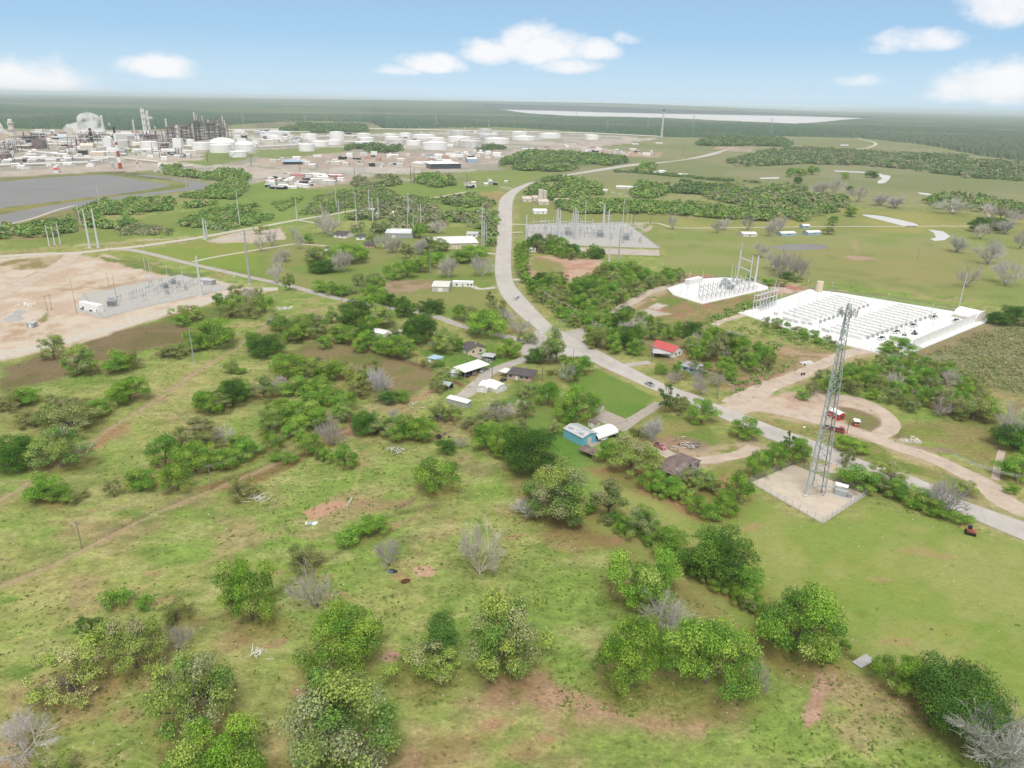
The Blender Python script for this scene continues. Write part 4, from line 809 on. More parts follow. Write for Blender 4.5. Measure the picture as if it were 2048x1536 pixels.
trees('''B 1180 1030 30 34;B 1250 1064 34 34;B 1305 1102 36 36;B 1362 1130 40 40;S 1392 1152 34 28;B 1462 1196 40 42;B 1515 1236 40 44;B 1535 1262 36 36;S 1240 1052 26 24;L 1320 1112 34 36;B 1690 1300 24 20;B 1240 1075 30 30;S 1208 1052 30 22;B 1380 1150 30 34;L 1500 1232 34 40;B 1440 1192 44 44;B 1478 1216 40 40;B 1556 1292 44 44;L 1350 1118 30 34;B 1270 1078 30 30;B 1226 1056 32 34;B 1160 1038 28 30;L 1415 1172 36 36;B 1660 1330 40 36;B 1575 1308 40 40''', 'filling the diagonal fence row')
def _scan(pts):
    xs = [p[0] for p in pts]; ys = [p[1] for p in pts]; return min(xs), max(xs), min(ys), max(ys)
def fill(pts, step, size, kinds, zone, seed=0, hr=1.0):
    "individual trees over an area of woodland: step and size in metres"
    rr = random.Random(seed); P_ = GP(pts); x0, x1, y0, y1 = _scan(P_); got = []
    A = np.array
    for _ in range(6000):
        x = rr.uniform(x0, x1); y = rr.uniform(y0, y1)
        if not inpoly(A([x]), A([y]), P_)[0]: continue
        if any((x - a) ** 2 + (y - b) ** 2 < (step * rr.uniform(.8, 1.3)) ** 2 for a, b in got): continue
        got.append((x, y)); w_ = size * rr.uniform(.75, 1.35); h = w_ * rr.uniform(.75, 1.0) * hr; m = mpp((x, y, 0)); px, py = proj((x, y, 0))
        dep = math.atan2(CAM_H, math.hypot(x, y)); wp = w_ / m
        k = rr.choice(kinds); TREES.append((SHORT[k], px, py + .4 * wp * math.sin(dep), wp, (h * math.cos(dep)) / m + .62 * wp * math.sin(dep), None, zone))
fill([(1048, 562), (1062, 572), (1110, 562), (1150, 575), (1195, 556), (1215, 535), (1262, 545), (1300, 562), (1362, 550), (1368, 566), (1320, 574), (1262, 598), (1215, 632), (1190, 645), (1150, 656), (1120, 648), (1110, 625), (1085, 607), (1062, 590)], 7.6, 9.0, 'OBBDLMPB', 'in the wood right of the highway bend', 1)
fill([(1175, 672), (1200, 655), (1240, 640), (1290, 655), (1340, 668), (1430, 678), (1520, 705), (1545, 728), (1535, 740), (1470, 745), (1420, 730), (1365, 712), (1300, 706), (1240, 714), (1180, 692)], 7.6, 9.0, 'OBBDMLTX', 'in the wood behind the red-roofed house', 2, 1.15)
TREES[:] = [t for t in TREES if not (t[6] and 'wood' in t[6] and 1290 < t[1] < 1378 and 690 < t[2] < 752)]
fill([(1315, 748), (1360, 735), (1400, 738), (1440, 745), (1480, 758), (1440, 782), (1400, 790), (1340, 765)], 7.5, 6.5, 'BLXBS', 'in the scrub in front of the red-roofed house', 3)
fill([(1600, 800), (1650, 768), (1690, 752), (1770, 722), (1830, 728), (1900, 752), (1975, 785), (1960, 815), (1880, 838), (1790, 818), (1700, 792), (1640, 795)], 6.4, 7.4, 'BBLLXPB', 'in the thicket behind the red shed', 4)
fill([(1060, 490), (1110, 492), (1140, 505), (1200, 512), (1200, 520), (1130, 520), (1062, 502)], 8.5, 9, 'DBOL', 'in the belt before the larger substation', 5)
fill([(1035, 500), (1052, 500), (1052, 556), (1040, 556)], 7, 7, 'BL', 'in the strip beside the highway', 6)
fill([(1530, 640), (1640, 672), (1680, 692), (1640, 690), (1530, 655)], 7, 5.0, 'SBL', 'below the white pad edge', 7, .7)
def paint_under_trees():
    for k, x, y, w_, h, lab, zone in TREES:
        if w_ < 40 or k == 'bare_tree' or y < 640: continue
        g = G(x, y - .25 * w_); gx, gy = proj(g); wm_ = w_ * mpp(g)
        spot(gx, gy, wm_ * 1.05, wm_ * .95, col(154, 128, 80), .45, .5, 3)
ORD = 'first second third fourth fifth sixth seventh eighth ninth tenth eleventh twelfth thirteenth fourteenth fifteenth sixteenth seventeenth eighteenth nineteenth twentieth'.split()
def ordl(i, n): return 'leftmost' if i == 0 else 'rightmost' if i == n - 1 else ORD[i] + ' from left' if i < 20 else ORD[n - 1 - i] + ' from right'
def grow_trees():
    by = {}
    for t in TREES: by.setdefault((t[0], t[6]) if t[5] is None else ('one', t[5]), []).append(t)
    for (k, z), L_ in by.items():
        L_.sort(key=lambda t: t[1]); n = len(L_)
        for i, (kd, x, y, w_, h, lab, zone) in enumerate(L_):
            if lab is None:
                d = KDESC[kd]
                if n == 1: lab = 'only %s %s' % (d, zone)
                elif n <= 40: lab = '%s %s, %s' % (d, zone, ordl(i, n))
                else: lab = '%s %s' % (d, zone)
                if len(lab.split()) > 16: lab = lab.replace('with bare limbs ', '')
            place(kd, x, y, w_, h, lab, ('trees ' + zone) if zone else None)
# ================================================================ far vegetation (masses nobody could count)
def belt(name, label, pts, dens, size, hh, cols, seed=0, nq=44, cat='woodland', clip=None):
    rg = np.random.default_rng(seed); P_ = GP(pts); x0, x1, y0, y1 = _scan(P_)
    area = abs(sum(P_[i][0] * P_[(i + 1) % len(P_)][1] - P_[(i + 1) % len(P_)][0] * P_[i][1] for i in range(len(P_)))) / 2
    n = int(area / (size * size) * dens * 1.5); n = min(n, 9000); bx = (x1 - x0) * (y1 - y0)
    m = int(n * bx / area * 1.1) + 10; x = rg.uniform(x0, x1, m); y = rg.uniform(y0, y1, m); s = inpoly(x, y, P_)
    cl = fbm(x, y, size * 6, 3, seed); s &= cl > (.38 if name == 'woodland' else .3); x = x[s]; y = y[s]; n = len(x)
    sz = size * rg.uniform(.6, 1.35, n); hz = hh * rg.uniform(.6, 1.25, n)
    ci = rg.choice(len(cols), n, p=np.array([c[1] for c in cols]) / sum(c[1] for c in cols)); base = np.array([c[0] for c in cols])[ci] * rg.uniform(.88, 1.12, (n, 1))
    d = rg.normal(size=(n, nq, 3)); d /= np.linalg.norm(d, axis=2)[..., None]; d[..., 2] = abs(d[..., 2]) * 1.2 - .25
    rad = rg.uniform(.75, 1.1, (n, nq))[..., None]
    P3 = np.stack([x, y, hz * .42], 1)[:, None] + d * rad * np.stack([sz / 2, sz / 2, hz * .55], 1)[:, None]; P3[..., 2] = np.maximum(P3[..., 2], .3)
    Nn = d + rg.normal(size=d.shape) * .4 + np.array([0, 0, .6]); Nn /= np.linalg.norm(Nn, axis=2)[..., None]
    V, F_ = quads(rg, P3.reshape(-1, 3), Nn.reshape(-1, 3), np.repeat(sz * .27, nq)); cc = np.repeat(base, nq, 0) * rg.uniform(.82, 1.18, (n * nq, 1)); cc = np.repeat(cc, 4, 0)
    o = bpy.data.objects.new(name, mesh_np(name, V, F_, M_LEAFF, cc)); C.objects.link(o); return tag(o, label, cat, kind='stuff')
CB = [(GRN(106, 140, 72), 4), (GRN(126, 150, 86), 3), (GRN(86, 120, 66), 3), (GRN(134, 140, 104), 1)]
CG = [(GRN(134, 136, 112), 4), (GRN(116, 128, 92), 3), (GRN(92, 116, 76), 2)]
CD = [(GRN(84, 114, 72), 4), (GRN(98, 124, 82), 3), (GRN(70, 98, 62), 2)]
belt('woodland', 'long green scrub belt between canal and open grass on the left', [(155, 425), (210, 403), (300, 400), (400, 388), (450, 366), (490, 358), (495, 378), (470, 400), (410, 418), (330, 440), (250, 458), (175, 458)], 1.5, 8, 6, CB, 1)
belt('woodland', 'scrub at the left edge below the canal bank road', [(-60, 470), (0, 455), (60, 438), (100, 432), (140, 436), (155, 462), (110, 474), (0, 478), (-60, 490)], 1.3, 8, 6, CB, 2)
belt('scrub', 'low grey-green scrub strip in front of the grey pole pair', [(232, 458), (275, 448), (345, 462), (338, 472), (240, 472)], 1.0, 6, 3, CG, 3)
belt('scrub', 'triangular green scrub patch below the canal end', [(355, 445), (425, 420), (512, 408), (548, 438), (512, 448), (450, 462), (375, 456)], 1.2, 7, 4.5, CB, 4)
belt('scrub', 'small tongue of green scrub left of the lattice of dark poles', [(545, 408), (605, 395), (600, 405), (562, 424)], 1.0, 6, 3.5, CB, 5)
belt('scrub', 'open green scrub around the small pole-filled substation', [(600, 430), (640, 390), (760, 372), (800, 392), (870, 398), (870, 420), (780, 418), (700, 416), (640, 434)], .7, 7, 4, CB + CG, 6)
belt('woodland', 'green trees between canal water and refinery yards', [(305, 338), (360, 334), (440, 342), (498, 348), (500, 362), (450, 366), (380, 356), (320, 348)], 1.3, 10, 8, CB, 7)
belt('woodland', 'grey scrub east of the pink building yard', [(700, 362), (760, 350), (800, 356), (800, 372), (740, 380), (700, 376)], 1.1, 9, 7, CG, 8)
belt('woodland', 'clump of green trees behind the white office roof', [(828, 364), (850, 352), (905, 356), (908, 372), (870, 376)], 1.3, 10, 9, CB, 9)
belt('woodland', 'dark trees in front of the white storage tanks', [(693, 300), (700, 292), (740, 288), (800, 292), (801, 305), (750, 308), (697, 306)], 1.6, 14, 11, CD, 10)
belt('woodland', 'dark trees right of the nearest white storage tank', [(950, 300), (985, 290), (1010, 298), (1000, 306), (955, 302)], 1.4, 14, 10, CD, 11)
belt('woodland', 'mixed wood between poles and highway on its left side', [(880, 402), (940, 392), (985, 400), (990, 430), (992, 500), (975, 490), (960, 460), (890, 440), (870, 420)], 1.0, 9, 7, CB + CG, 12)
belt('woodland', 'bare grey scrub behind the white roofed halls', [(720, 420), (800, 400), (880, 420), (900, 455), (860, 466), (780, 462), (710, 466), (690, 448)], .75, 9, 6, CG, 13)
belt('woodland', 'wood in the bend right of the highway top', [(1052, 392), (1072, 366), (1110, 356), (1160, 364), (1200, 376), (1210, 396), (1190, 412), (1120, 402), (1066, 400)], 1.5, 10, 9, CB, 14)
belt('woodland', 'tree belt behind the larger substation', [(1110, 405), (1220, 400), (1280, 402), (1330, 410), (1400, 412), (1460, 420), (1540, 434), (1545, 446), (1470, 440), (1400, 434), (1320, 430), (1225, 428), (1160, 428), (1120, 420)], 1.6, 9, 8, CB, 15)
belt('woodland', 'green wood right of the hidden farmhouses', [(1262, 385), (1280, 368), (1325, 372), (1335, 388), (1310, 396), (1270, 396)], 1.4, 10, 8, CB, 16)
belt('woodland', 'thin dark wood row across the middle pastures', [(1324, 372), (1360, 366), (1400, 372), (1475, 380), (1490, 392), (1400, 390), (1335, 386)], 1.5, 10, 8, CD, 17)
belt('woodland', 'grey and green wood in the middle right pastures', [(1400, 378), (1470, 370), (1500, 385), (1560, 372), (1640, 388), (1694, 400), (1690, 418), (1640, 432), (1590, 448), (1560, 436), (1480, 412), (1410, 396)], 1.2, 10, 8, CG + CB, 18)
belt('woodland', 'wood beyond the highway top, before the tank farm road', [(1000, 330), (1015, 316), (1060, 305), (1150, 308), (1250, 318), (1254, 326), (1195, 335), (1120, 344), (1040, 342)], 1.6, 12, 10, CD + CB, 19)
belt('woodland', 'small wood round the white farm buildings right of the road', [(1272, 344), (1290, 328), (1312, 332), (1310, 344), (1285, 346)], 1.2, 12, 9, CB, 20)
belt('woodland', 'fence hedge crossing the far pastures', [(1230, 343), (1300, 345), (1400, 356), (1520, 366), (1520, 368), (1400, 359), (1300, 349), (1230, 345)], 1.6, 7, 4, CD, 21)
belt('woodland', 'dark wood strip below the looping far road', [(1440, 330), (1536, 302), (1620, 298), (1740, 306), (1930, 314), (1925, 326), (1800, 338), (1720, 331), (1600, 328), (1500, 334)], 1.2, 14, 10, CD + CG, 22)
belt('woodland', 'grey leafless wood at the right edge', [(1740, 334), (1800, 322), (1950, 322), (2120, 330), (2120, 364), (2048, 360), (1930, 356), (1850, 344)], 1.3, 13, 9, CG + CD, 23)
belt('woodland', 'dark block of trees above the looping far road', [(1385, 284), (1440, 276), (1560, 278), (1582, 288), (1578, 296), (1480, 292), (1400, 292)], 1.8, 16, 12, CD, 24)
belt('woodland', 'scattered grey thickets left of the marsh water', [(1850, 400), (1890, 388), (1990, 402), (2060, 414), (2060, 440), (1940, 426), (1860, 416)], 1.1, 12, 8, CG + CB, 25)
belt('woodland', 'hedge left of the small grey creek', [(1800, 338), (1800, 332), (1860, 342), (1950, 356), (2060, 364), (2060, 360), (1940, 350)], 1.0, 8, 5, CD, 26)
belt('scrub', 'dry grey-brown brush field at the right edge', [(1840, 716), (1960, 662), (2120, 650), (2120, 800), (1990, 778), (1900, 745)], 1.0, 2.4, 1.3, [(GRN(150, 146, 112, 1), 4), (GRN(136, 142, 92, 1), 3), (GRN(160, 154, 126, 1), 2)], 27, nq=12)
belt('scrub', 'low green weeds below the white pad edge', [(1500, 640), (1560, 650), (1640, 676), (1690, 694), (1668, 704), (1600, 692), (1520, 664)], 1.0, 2.6, 1.3, CB, 28, nq=12)
belt('scrub', 'brush between the dirt road and the red-roofed house wood', [(1440, 770), (1520, 740), (1600, 722), (1560, 750), (1470, 790)], .7, 3, 1.6, CB, 29, nq=12)
belt('scrub', 'green scrub strip between the two white pads', [(1400, 640), (1480, 610), (1550, 592), (1540, 608), (1470, 628), (1400, 655)], 1.0, 4, 2.2, CB, 30, nq=16)
belt('scrub', 'green thicket left of the dirt entrance road', [(1430, 668), (1500, 656), (1560, 690), (1550, 720), (1480, 700)], .6, 4, 2, CB, 31, nq=14)
belt('woodland', 'long dark wood strip behind the tank farm', [(560, 262), (600, 248), (730, 252), (738, 264), (640, 266)], 1.6, 16, 12, CD, 32)
# ---- forest reaching to the horizon: canopy with clumps
EDGE = [(-600, 250), (-200, 255), (0, 257), (150, 258), (250, 261), (330, 258), (450, 251), (520, 246), (620, 242), (742, 245), (770, 258), (1000, 254), (1200, 266), (1330, 274), (1440, 276), (1536, 272), (1720, 276), (1760, 280), (1850, 290), (1960, 312), (2048, 322), (2600, 350)]
EDGEP = [G(*p) for p in EDGE]; EAZ = np.array([math.atan2(p.x, p.y) for p in EDGEP]); ERR = np.array([math.hypot(p.x, p.y) for p in EDGEP])
def forest():
    az_ = np.linspace(RAD(-50), RAD(50), 1500); e = np.interp(az_, EAZ, ERR)
    r_ = np.geomspace(1, 28, 520)                                     # multiples of the edge distance
    A_, K_ = np.meshgrid(az_, r_); R_ = e[None] * K_; m = R_ < 61000; R_ = np.minimum(R_, 60000)
    R_ = R_ * (1 + .03 * (fbm(A_ * 200, K_ * 3, 1.0, 3, 5) - .5) * (K_ < 1.3)); x = R_ * np.sin(A_); y = R_ * np.cos(A_)
    rg = np.random.default_rng(3)
    rel = fbm(x, y, 90, 3, 9)
    z = 9.5 + 6.5 * (rg.random(x.shape) - .5) * (1 - .5 * sstep(4000, 9000, R_)) + 6 * (rel - .5)
    # rising ground toward the horizon
    rise = sstep(7000, 17000, R_); azd = np.degrees(A_)
    prof = np.interp(azd, [-50, -36, -22, -10, 0, 8, 14, 20, 26, 50], [0, 12, 45, 95, 132, 138, 105, 50, 20, 0])
    z = z + rise * prof * .93 * (1 + .05 * (fbm(A_ * 30, K_ * 0, 1, 3, 2) - .5))
    z[0] = -.5; z[1] = np.maximum(z[1] * .6, 3)
    dark = np.array(GRN(60, 98, 78, .62)); lite = np.array(GRN(92, 124, 98, .62)); gry = np.array(GRN(136, 142, 122, .62))  # teal in the canopy colours stands in for distance haze
    c = dark + (lite - dark) * (rg.random(x.shape) * .7 + .3 * rel)[..., None]; g = sstep(.56, .72, fbm(x, y, 500, 3, 31)); g = np.maximum(g * .6, sstep(18, 30, azd) * sstep(6500, 3500, R_) * .6)
    c = c + (gry - c) * (g * rg.uniform(.4, 1, x.shape))[..., None]; c *= (1 + rg.uniform(-.3, .3, x.shape) * (1 - .6 * sstep(5000, 12000, R_)))[..., None]
    fl = sstep(.62, .66, fbm(x * .5, y * 1.6, 900, 3, 77)) * (R_ > 4500); c = c + (np.array(col(170, 168, 130)) - c) * (fl * .5)[..., None]; 
    nr, nc = x.shape; i = np.arange(nr * nc).reshape(nr, nc); fc = np.stack([i[:-1, :-1], i[:-1, 1:], i[1:, 1:], i[1:, :-1]], -1).reshape(-1, 4)[:, ::-1]
    cx = (x[:-1, :-1] + x[1:, 1:]).ravel() / 2; cy = (y[:-1, :-1] + y[1:, 1:]).ravel() / 2
    pond = GP([(963, 218), (1100, 221.5), (1330, 227.5), (1600, 232.5), (1752, 236.8), (1744, 238.4), (1690, 241.6), (1640, 246.6), (1590, 250), (1450, 243.6), (1340, 238.3), (1250, 236), (1150, 234.3), (1060, 229.6), (985, 222.4)])
    keep = ~inpoly(cx, cy, pond) & (m[1:, 1:].ravel())
    for cp in ([(1700, 277), (1750, 283), (1760, 290), (1740, 298), (1600, 304), (1600, 280)],): keep &= ~inpoly(cx, cy, GP(cp))
    fc = fc[keep]
    o = bpy.data.objects.new('forest', mesh_np('forest', np.stack([x, y, z], -1).reshape(-1, 3), fc, M_LEAFF, c.reshape(-1, 3))); C.objects.link(o)
    tag(o, 'dark forest stretching from the plant to the horizon', 'forest', kind='stuff')
forest()

def tufts():
    rg = np.random.default_rng(8); n = 22000; az_ = rg.uniform(RAD(-46), RAD(46), n); r_ = 120 + 330 * rg.random(n) ** 1.3; x = r_ * np.sin(az_); y = r_ * np.cos(az_)
    keep = (fbm(x, y, 18, 3, 5) > .47) & (fbm(x, y, 60, 2, 15) > .42); keep |= rg.random(n) < .12
    for poly in ([(985, 400), (1030, 400), (1060, 590), (1250, 720), (2100, 1050), (2100, 1110), (1230, 770), (1000, 640)], [(1500, 966), (1588, 929), (1733, 991), (1645, 1048)], [(1430, 840), (1500, 780), (1760, 690), (2100, 1000), (2100, 1060), (1700, 900)], [(1476, 627), (1618, 580), (1974, 640), (1823, 707)], [(900, 860), (1050, 650), (1330, 800), (1200, 900)], [(-200, 500), (560, 570), (0, 722), (-200, 760)], [(1040, 930), (1240, 1120), (1700, 1340), (2300, 1640), (2600, 1300), (1900, 1040), (1250, 950)]):
        keep &= ~(inpoly(x, y, GP(poly)) & (rg.random(n) < .97))
    x = x[keep]; y = y[keep]; n = len(x); k = 5; s = rg.uniform(.22, .62, n) * (1 + .3 * rg.random(n)); 
    P3 = np.stack([x, y, s * .12], 1)[:, None] + rg.normal(size=(n, k, 3)) * (s[:, None, None] * np.array([.4, .4, .1])); P3[..., 2] = np.maximum(P3[..., 2], .06)
    Nn = rg.normal(size=(n, k, 3)) * .6 + np.array([0, 0, 1.0]); Nn /= np.linalg.norm(Nn, axis=2)[..., None]
    V, F_ = quads(rg, P3.reshape(-1, 3), Nn.reshape(-1, 3), np.repeat(s * .8, k)); V[:, 2] = np.maximum(V[:, 2], .02)
    pal = np.array([GRN(104, 132, 58, .8), GRN(120, 144, 66, .8), GRN(90, 118, 52, .8), GRN(180, 176, 124, .8), GRN(150, 156, 86, .8)]); ci = rg.choice(5, n, p=[.34, .26, .18, .1, .12])
    cc = np.repeat(np.repeat(pal[ci], k, 0) * rg.uniform(.8, 1.2, (n * k, 1)), 4, 0)
    o = bpy.data.objects.new('weeds', mesh_np('weeds', V, F_, M_LEAFF, cc)); C.objects.link(o); tag(o, 'scattered weed tufts over the meadows', 'weeds', kind='stuff')
    rg = np.random.default_rng(9); n = 420; az_ = rg.uniform(RAD(-44), RAD(40), n); r_ = 118 + 130 * rg.random(n); x = r_ * np.sin(az_); y = r_ * np.cos(az_); P3 = np.stack([x, y, np.full(n, .12)], 1)[:, None] + rg.normal(size=(n, 3, 3)) * .05
    Nn = rg.normal(size=(n, 3, 3)) * .7 + np.array([0, 0, 1.0]); Nn /= np.linalg.norm(Nn, axis=2)[..., None]; V, F_ = quads(rg, P3.reshape(-1, 3), Nn.reshape(-1, 3), np.full(n * 3, .3)); V[:, 2] = np.maximum(V[:, 2], .03)
    o = bpy.data.objects.new('stones', mesh_np('stones', V, F_, M_LEAFF, np.full((len(V), 3), .62))); C.objects.link(o); tag(o, 'small pale stones and dry scraps in the grass', 'stones', kind='stuff')
tufts()
# ================================================================ buildings
M_WHITE = mat('white_painted_metal', (.78, .78, .77), rough=.5, var=.05, scale=.5); M_TANK = mat('white_tank_steel', (.80, .79, .78), rough=.5, var=.05, scale=.06)
M_DIRTYW = mat('dusty_white_steel', (.58, .57, .55), rough=.6, var=.12, scale=.08, stretch=(1, 1, .3)); M_TIN = mat('galvanised_tin', (.50, .51, .53), rough=.45, metal=.3, var=.14, scale=.5)
M_BLUEW = mat('blue_metal_siding', (.16, .44, .60), rough=.55, var=.06, scale=.6); M_BEIGE = mat('beige_siding', (.62, .54, .40), rough=.8, var=.07); M_PINKB = mat('pinkish_brick', (.48, .34, .28), rough=.9, var=.15, scale=2)
M_SHING = mat('dark_shingles', (.10, .085, .09), rough=.95, var=.2, scale=1.2); M_BROWNR = mat('rusty_brown_roof', (.17, .125, .115), rough=.85, var=.25, scale=.4); M_REDR = mat('red_metal_roof', (.46, .09, .085), rough=.5, var=.08)
M_GREYW = mat('grey_siding', (.36, .36, .36), rough=.8, var=.1); M_DARK = mat('black_and_indoor_shade', (.03, .03, .035), rough=.9, var=.1); M_GLASS = mat('window_glass', (.05, .06, .08), rough=.15, var=.05, spec=.7)  # M_DARK: black objects, and shade painted inside open sheds
M_STEEL = mat('galvanised_steel', (.42, .44, .46), rough=.5, metal=.35, var=.08, scale=.8); M_POLE = mat('pale_steel_pole', (.60, .61, .63), rough=.5, metal=.2, var=.05, scale=.3); M_WOOD = mat('weathered_wood', (.25, .21, .18), rough=.95, var=.2, scale=1.0, stretch=(1, 1, .1)); M_DPOLE = mat('dark_steel_pole', (.10, .09, .09), rough=.8, var=.1)
M_CREAM = mat('cream_stucco', (.60, .55, .47), rough=.9, var=.06); M_RUBBER = mat('black_rubber', (.02, .02, .02), rough=.8); M_RED = mat('red_paint', (.40, .06, .05), rough=.45, var=.1); M_ORANGE = mat('orange_paint', (.75, .22, .06), rough=.5)
M_SILVER = mat('silver_car_paint', (.50, .52, .55), rough=.3, metal=.3, var=.03); M_MAROON = mat('rust_mauve_steel', (.20, .145, .15), rough=.8, var=.3, scale=.12); M_TAN = mat('tan_tank_paint', (.60, .50, .35), rough=.6, var=.06)
M_INS = mat('grey_porcelain', (.33, .32, .33), rough=.4, var=.1); M_CHROME = mat('transformer_grey', (.36, .38, .40), rough=.5, var=.08); M_WSHED = mat('faded_white_roof', (.66, .66, .66), rough=.6, var=.08, scale=.3)
M_BLUEG = mat('faded_blue_paint', (.30, .42, .52), rough=.6, var=.1); M_BLUE = mat('blue_tarp', (.08, .14, .26), rough=.6); M_CONC = mat('wall_concrete', (.50, .49, .47), rough=.9, var=.06, scale=.4); M_PINKP = mat('faded_red_paint', (.46, .17, .18), rough=.7, var=.2, scale=1)
def frame(a, b):
    "origin, heading and length of the front edge given by two photo pixels"
    A = G(*a); B = G(*b); d = B - A; return A, math.atan2(d.y, d.x), d.length
def part(mb, name, m, root, lab=None):
    o = mb.build(name, m, root)
    if lab: o['label'] = lab
    return o
def house(name, label, cat, a, b, depth, h=3.0, roof='gable', rise=1.2, over=.4, mw=None, mr=None, doors=(), wins=(), sides=(), ridge='x', side=1, group=None, chimney=False, openfront=False, base=0):
    """building on the front edge a-b (photo pixels), going `depth` metres away from the camera; local x along the front, y backwards.
    doors, wins: positions 0..1 along the front; sides: the same on the right end"""
    A, rz, L_ = frame(a, b); r = thing(name, label, cat, (A.x, A.y, 0), rz, group); mw = mw or M_WHITE; mr = mr or M_TIN; D = depth * side
    y0, y1 = (0, D) if D > 0 else (D, 0); mb = MB()
    if openfront:
        nn = max(2, int(L_ / 5) + 1)
        for i in range(nn):
            x = .15 + (L_ - .3) * i / (nn - 1)
            for y in (y0 + .15, y1 - .15): part(MB().box(x - .1, y - .1, 0, x + .1, y + .1, h), 'post', M_STEEL, r)
        part(MB().box(.4, y1 - .35, 0, L_ - .4, y1 - .25, h * .9), 'shade_back_wall', M_DARK, r)  # near-black panel paints in the shade under the open roof
    elif roof == 'gable' and ridge == 'x':
        mb.prismx([(y0, 0), (y1, 0), (y1, h), ((y0 + y1) / 2, h + rise - .05), (y0, h)], 0, L_); part(mb, 'wall', mw, r)
    elif roof == 'gable':
        mb.prism([(0, 0), (L_, 0), (L_, h), (L_ / 2, h + rise - .05), (0, h)], y0, y1); part(mb, 'wall', mw, r)
    else: part(mb.box(0, y0, 0, L_, y1, h), 'wall', mw, r)
    rb = MB(); t = .15; o_ = over
    if roof == 'gable' and ridge == 'x':
        ym = (y0 + y1) / 2; k = rise / (ym - y0); rb.prismx([(y0 - o_, h - k * o_), (ym, h + rise), (y1 + o_, h - k * o_), (y1 + o_, h - k * o_ + t), (ym, h + rise + t), (y0 - o_, h - k * o_ + t)], -o_, L_ + o_)
    elif roof == 'gable':
        xm = L_ / 2; k = rise / xm; rb.prism([(-o_, h - k * o_), (xm, h + rise), (L_ + o_, h - k * o_), (L_ + o_, h - k * o_ + t), (xm, h + rise + t), (-o_, h - k * o_ + t)], y0 - o_, y1 + o_)
    elif roof == 'hip':
        ym = (y0 + y1) / 2; i_ = min((y1 - y0) / 2, L_ / 2 - .3); V = [(-o_, y0 - o_, h), (L_ + o_, y0 - o_, h), (L_ + o_, y1 + o_, h), (-o_, y1 + o_, h), (i_, ym, h + rise), (L_ - i_, ym, h + rise)]
        rb.add(V + [(x, y, z + .02 if z > h else z - .2) for x, y, z in V[:4]], [(0, 1, 5, 4), (1, 2, 5), (2, 3, 4, 5), (3, 0, 4), (6, 7, 1, 0), (7, 8, 2, 1), (8, 9, 3, 2), (9, 6, 0, 3)])
    elif roof == 'shed': rb.prismx([(y0 - o_, h), (y1 + o_, h + rise), (y1 + o_, h + rise + t), (y0 - o_, h + t)], -o_, L_ + o_)
    elif roof == 'arch':
        W_ = (y1 - y0); n = 12; out = [(y0 + W_ / 2 - (W_ / 2 + .15) * math.cos(math.pi * i / n), h + rise * math.sin(math.pi * i / n)) for i in range(n + 1)]; inn = [(y, z - .12) for y, z in out][::-1]; rb.prismx(out + inn, -.1, L_ + .1)
        part(MB().prismx([(y0 + W_ / 2 - (W_ / 2 - .05) * math.cos(math.pi * i / n), h - .1 + rise * .97 * math.sin(math.pi * i / n)) for i in range(n + 1)], .05, L_ - .05), 'gable_end', mw, r)
    elif roof == 'archx':
        n = 12; out = [(L_ / 2 - (L_ / 2 + .2) * math.cos(math.pi * i / n), h + rise * math.sin(math.pi * i / n)) for i in range(n + 1)]; inn = [(x, z - .12) for x, z in out][::-1]; rb.prism(out + inn, y0 - .15, y1 + .15)
        if not openfront: part(MB().prism([(L_ / 2 - (L_ / 2 - .05) * math.cos(math.pi * i / n), h - .1 + rise * .97 * math.sin(math.pi * i / n)) for i in range(n + 1)], y0 + .05, y1 - .05), 'gable_end', mw, r)
    else: rb.box(-o_, y0 - o_, h, L_ + o_, y1 + o_, h + .25)
    rf = part(rb, 'roof', mr, r)
    if chimney: part(MB().box(L_ * .6, (y0 + y1) / 2 + .5, h, L_ * .6 + .7, (y0 + y1) / 2 + 1.2, h + rise + .9), 'chimney', M_PINKB, rf)
    fy = y0 if D > 0 else y0
    for q in doors:
        w_, hh = (1.0, 2.1) if abs(q) <= 1 else (3.2, min(2.8, h - .3)); q = abs(q) % 1.0001; x = L_ * q
        dr = part(MB().box(x - w_ / 2, fy - .06, .05, x + w_ / 2, fy + .02, hh), 'door', M_WHITE if mw is not M_WHITE else M_GREYW, r); part(MB().box(x + w_ * .32, fy - .12, 1.0, x + w_ * .42, fy - .06, 1.1), 'handle', M_DARK, dr)
    for q in wins:
        x = L_ * q; wn_ = part(MB().box(x - .7, fy - .06, 1.0, x + .7, fy + .02, 2.1), 'window', M_GLASS, r); part(MB().box(x - .8, fy - .1, .9, x + .8, fy + .01, 1.0), 'sill', M_WHITE, wn_)
    for q in sides:
        y = y0 + (y1 - y0) * abs(q); w_, hh = (1.2, 1.9) if q > 0 else (3.0, min(2.8, h - .2)); part(MB().box(L_ - .02, y - w_ / 2, .9 if q > 0 else .05, L_ + .06, y + w_ / 2, hh if q < 0 else 2.1), 'window' if q > 0 else 'garage_door', M_GLASS if q > 0 else M_GREYW, r)
    return r
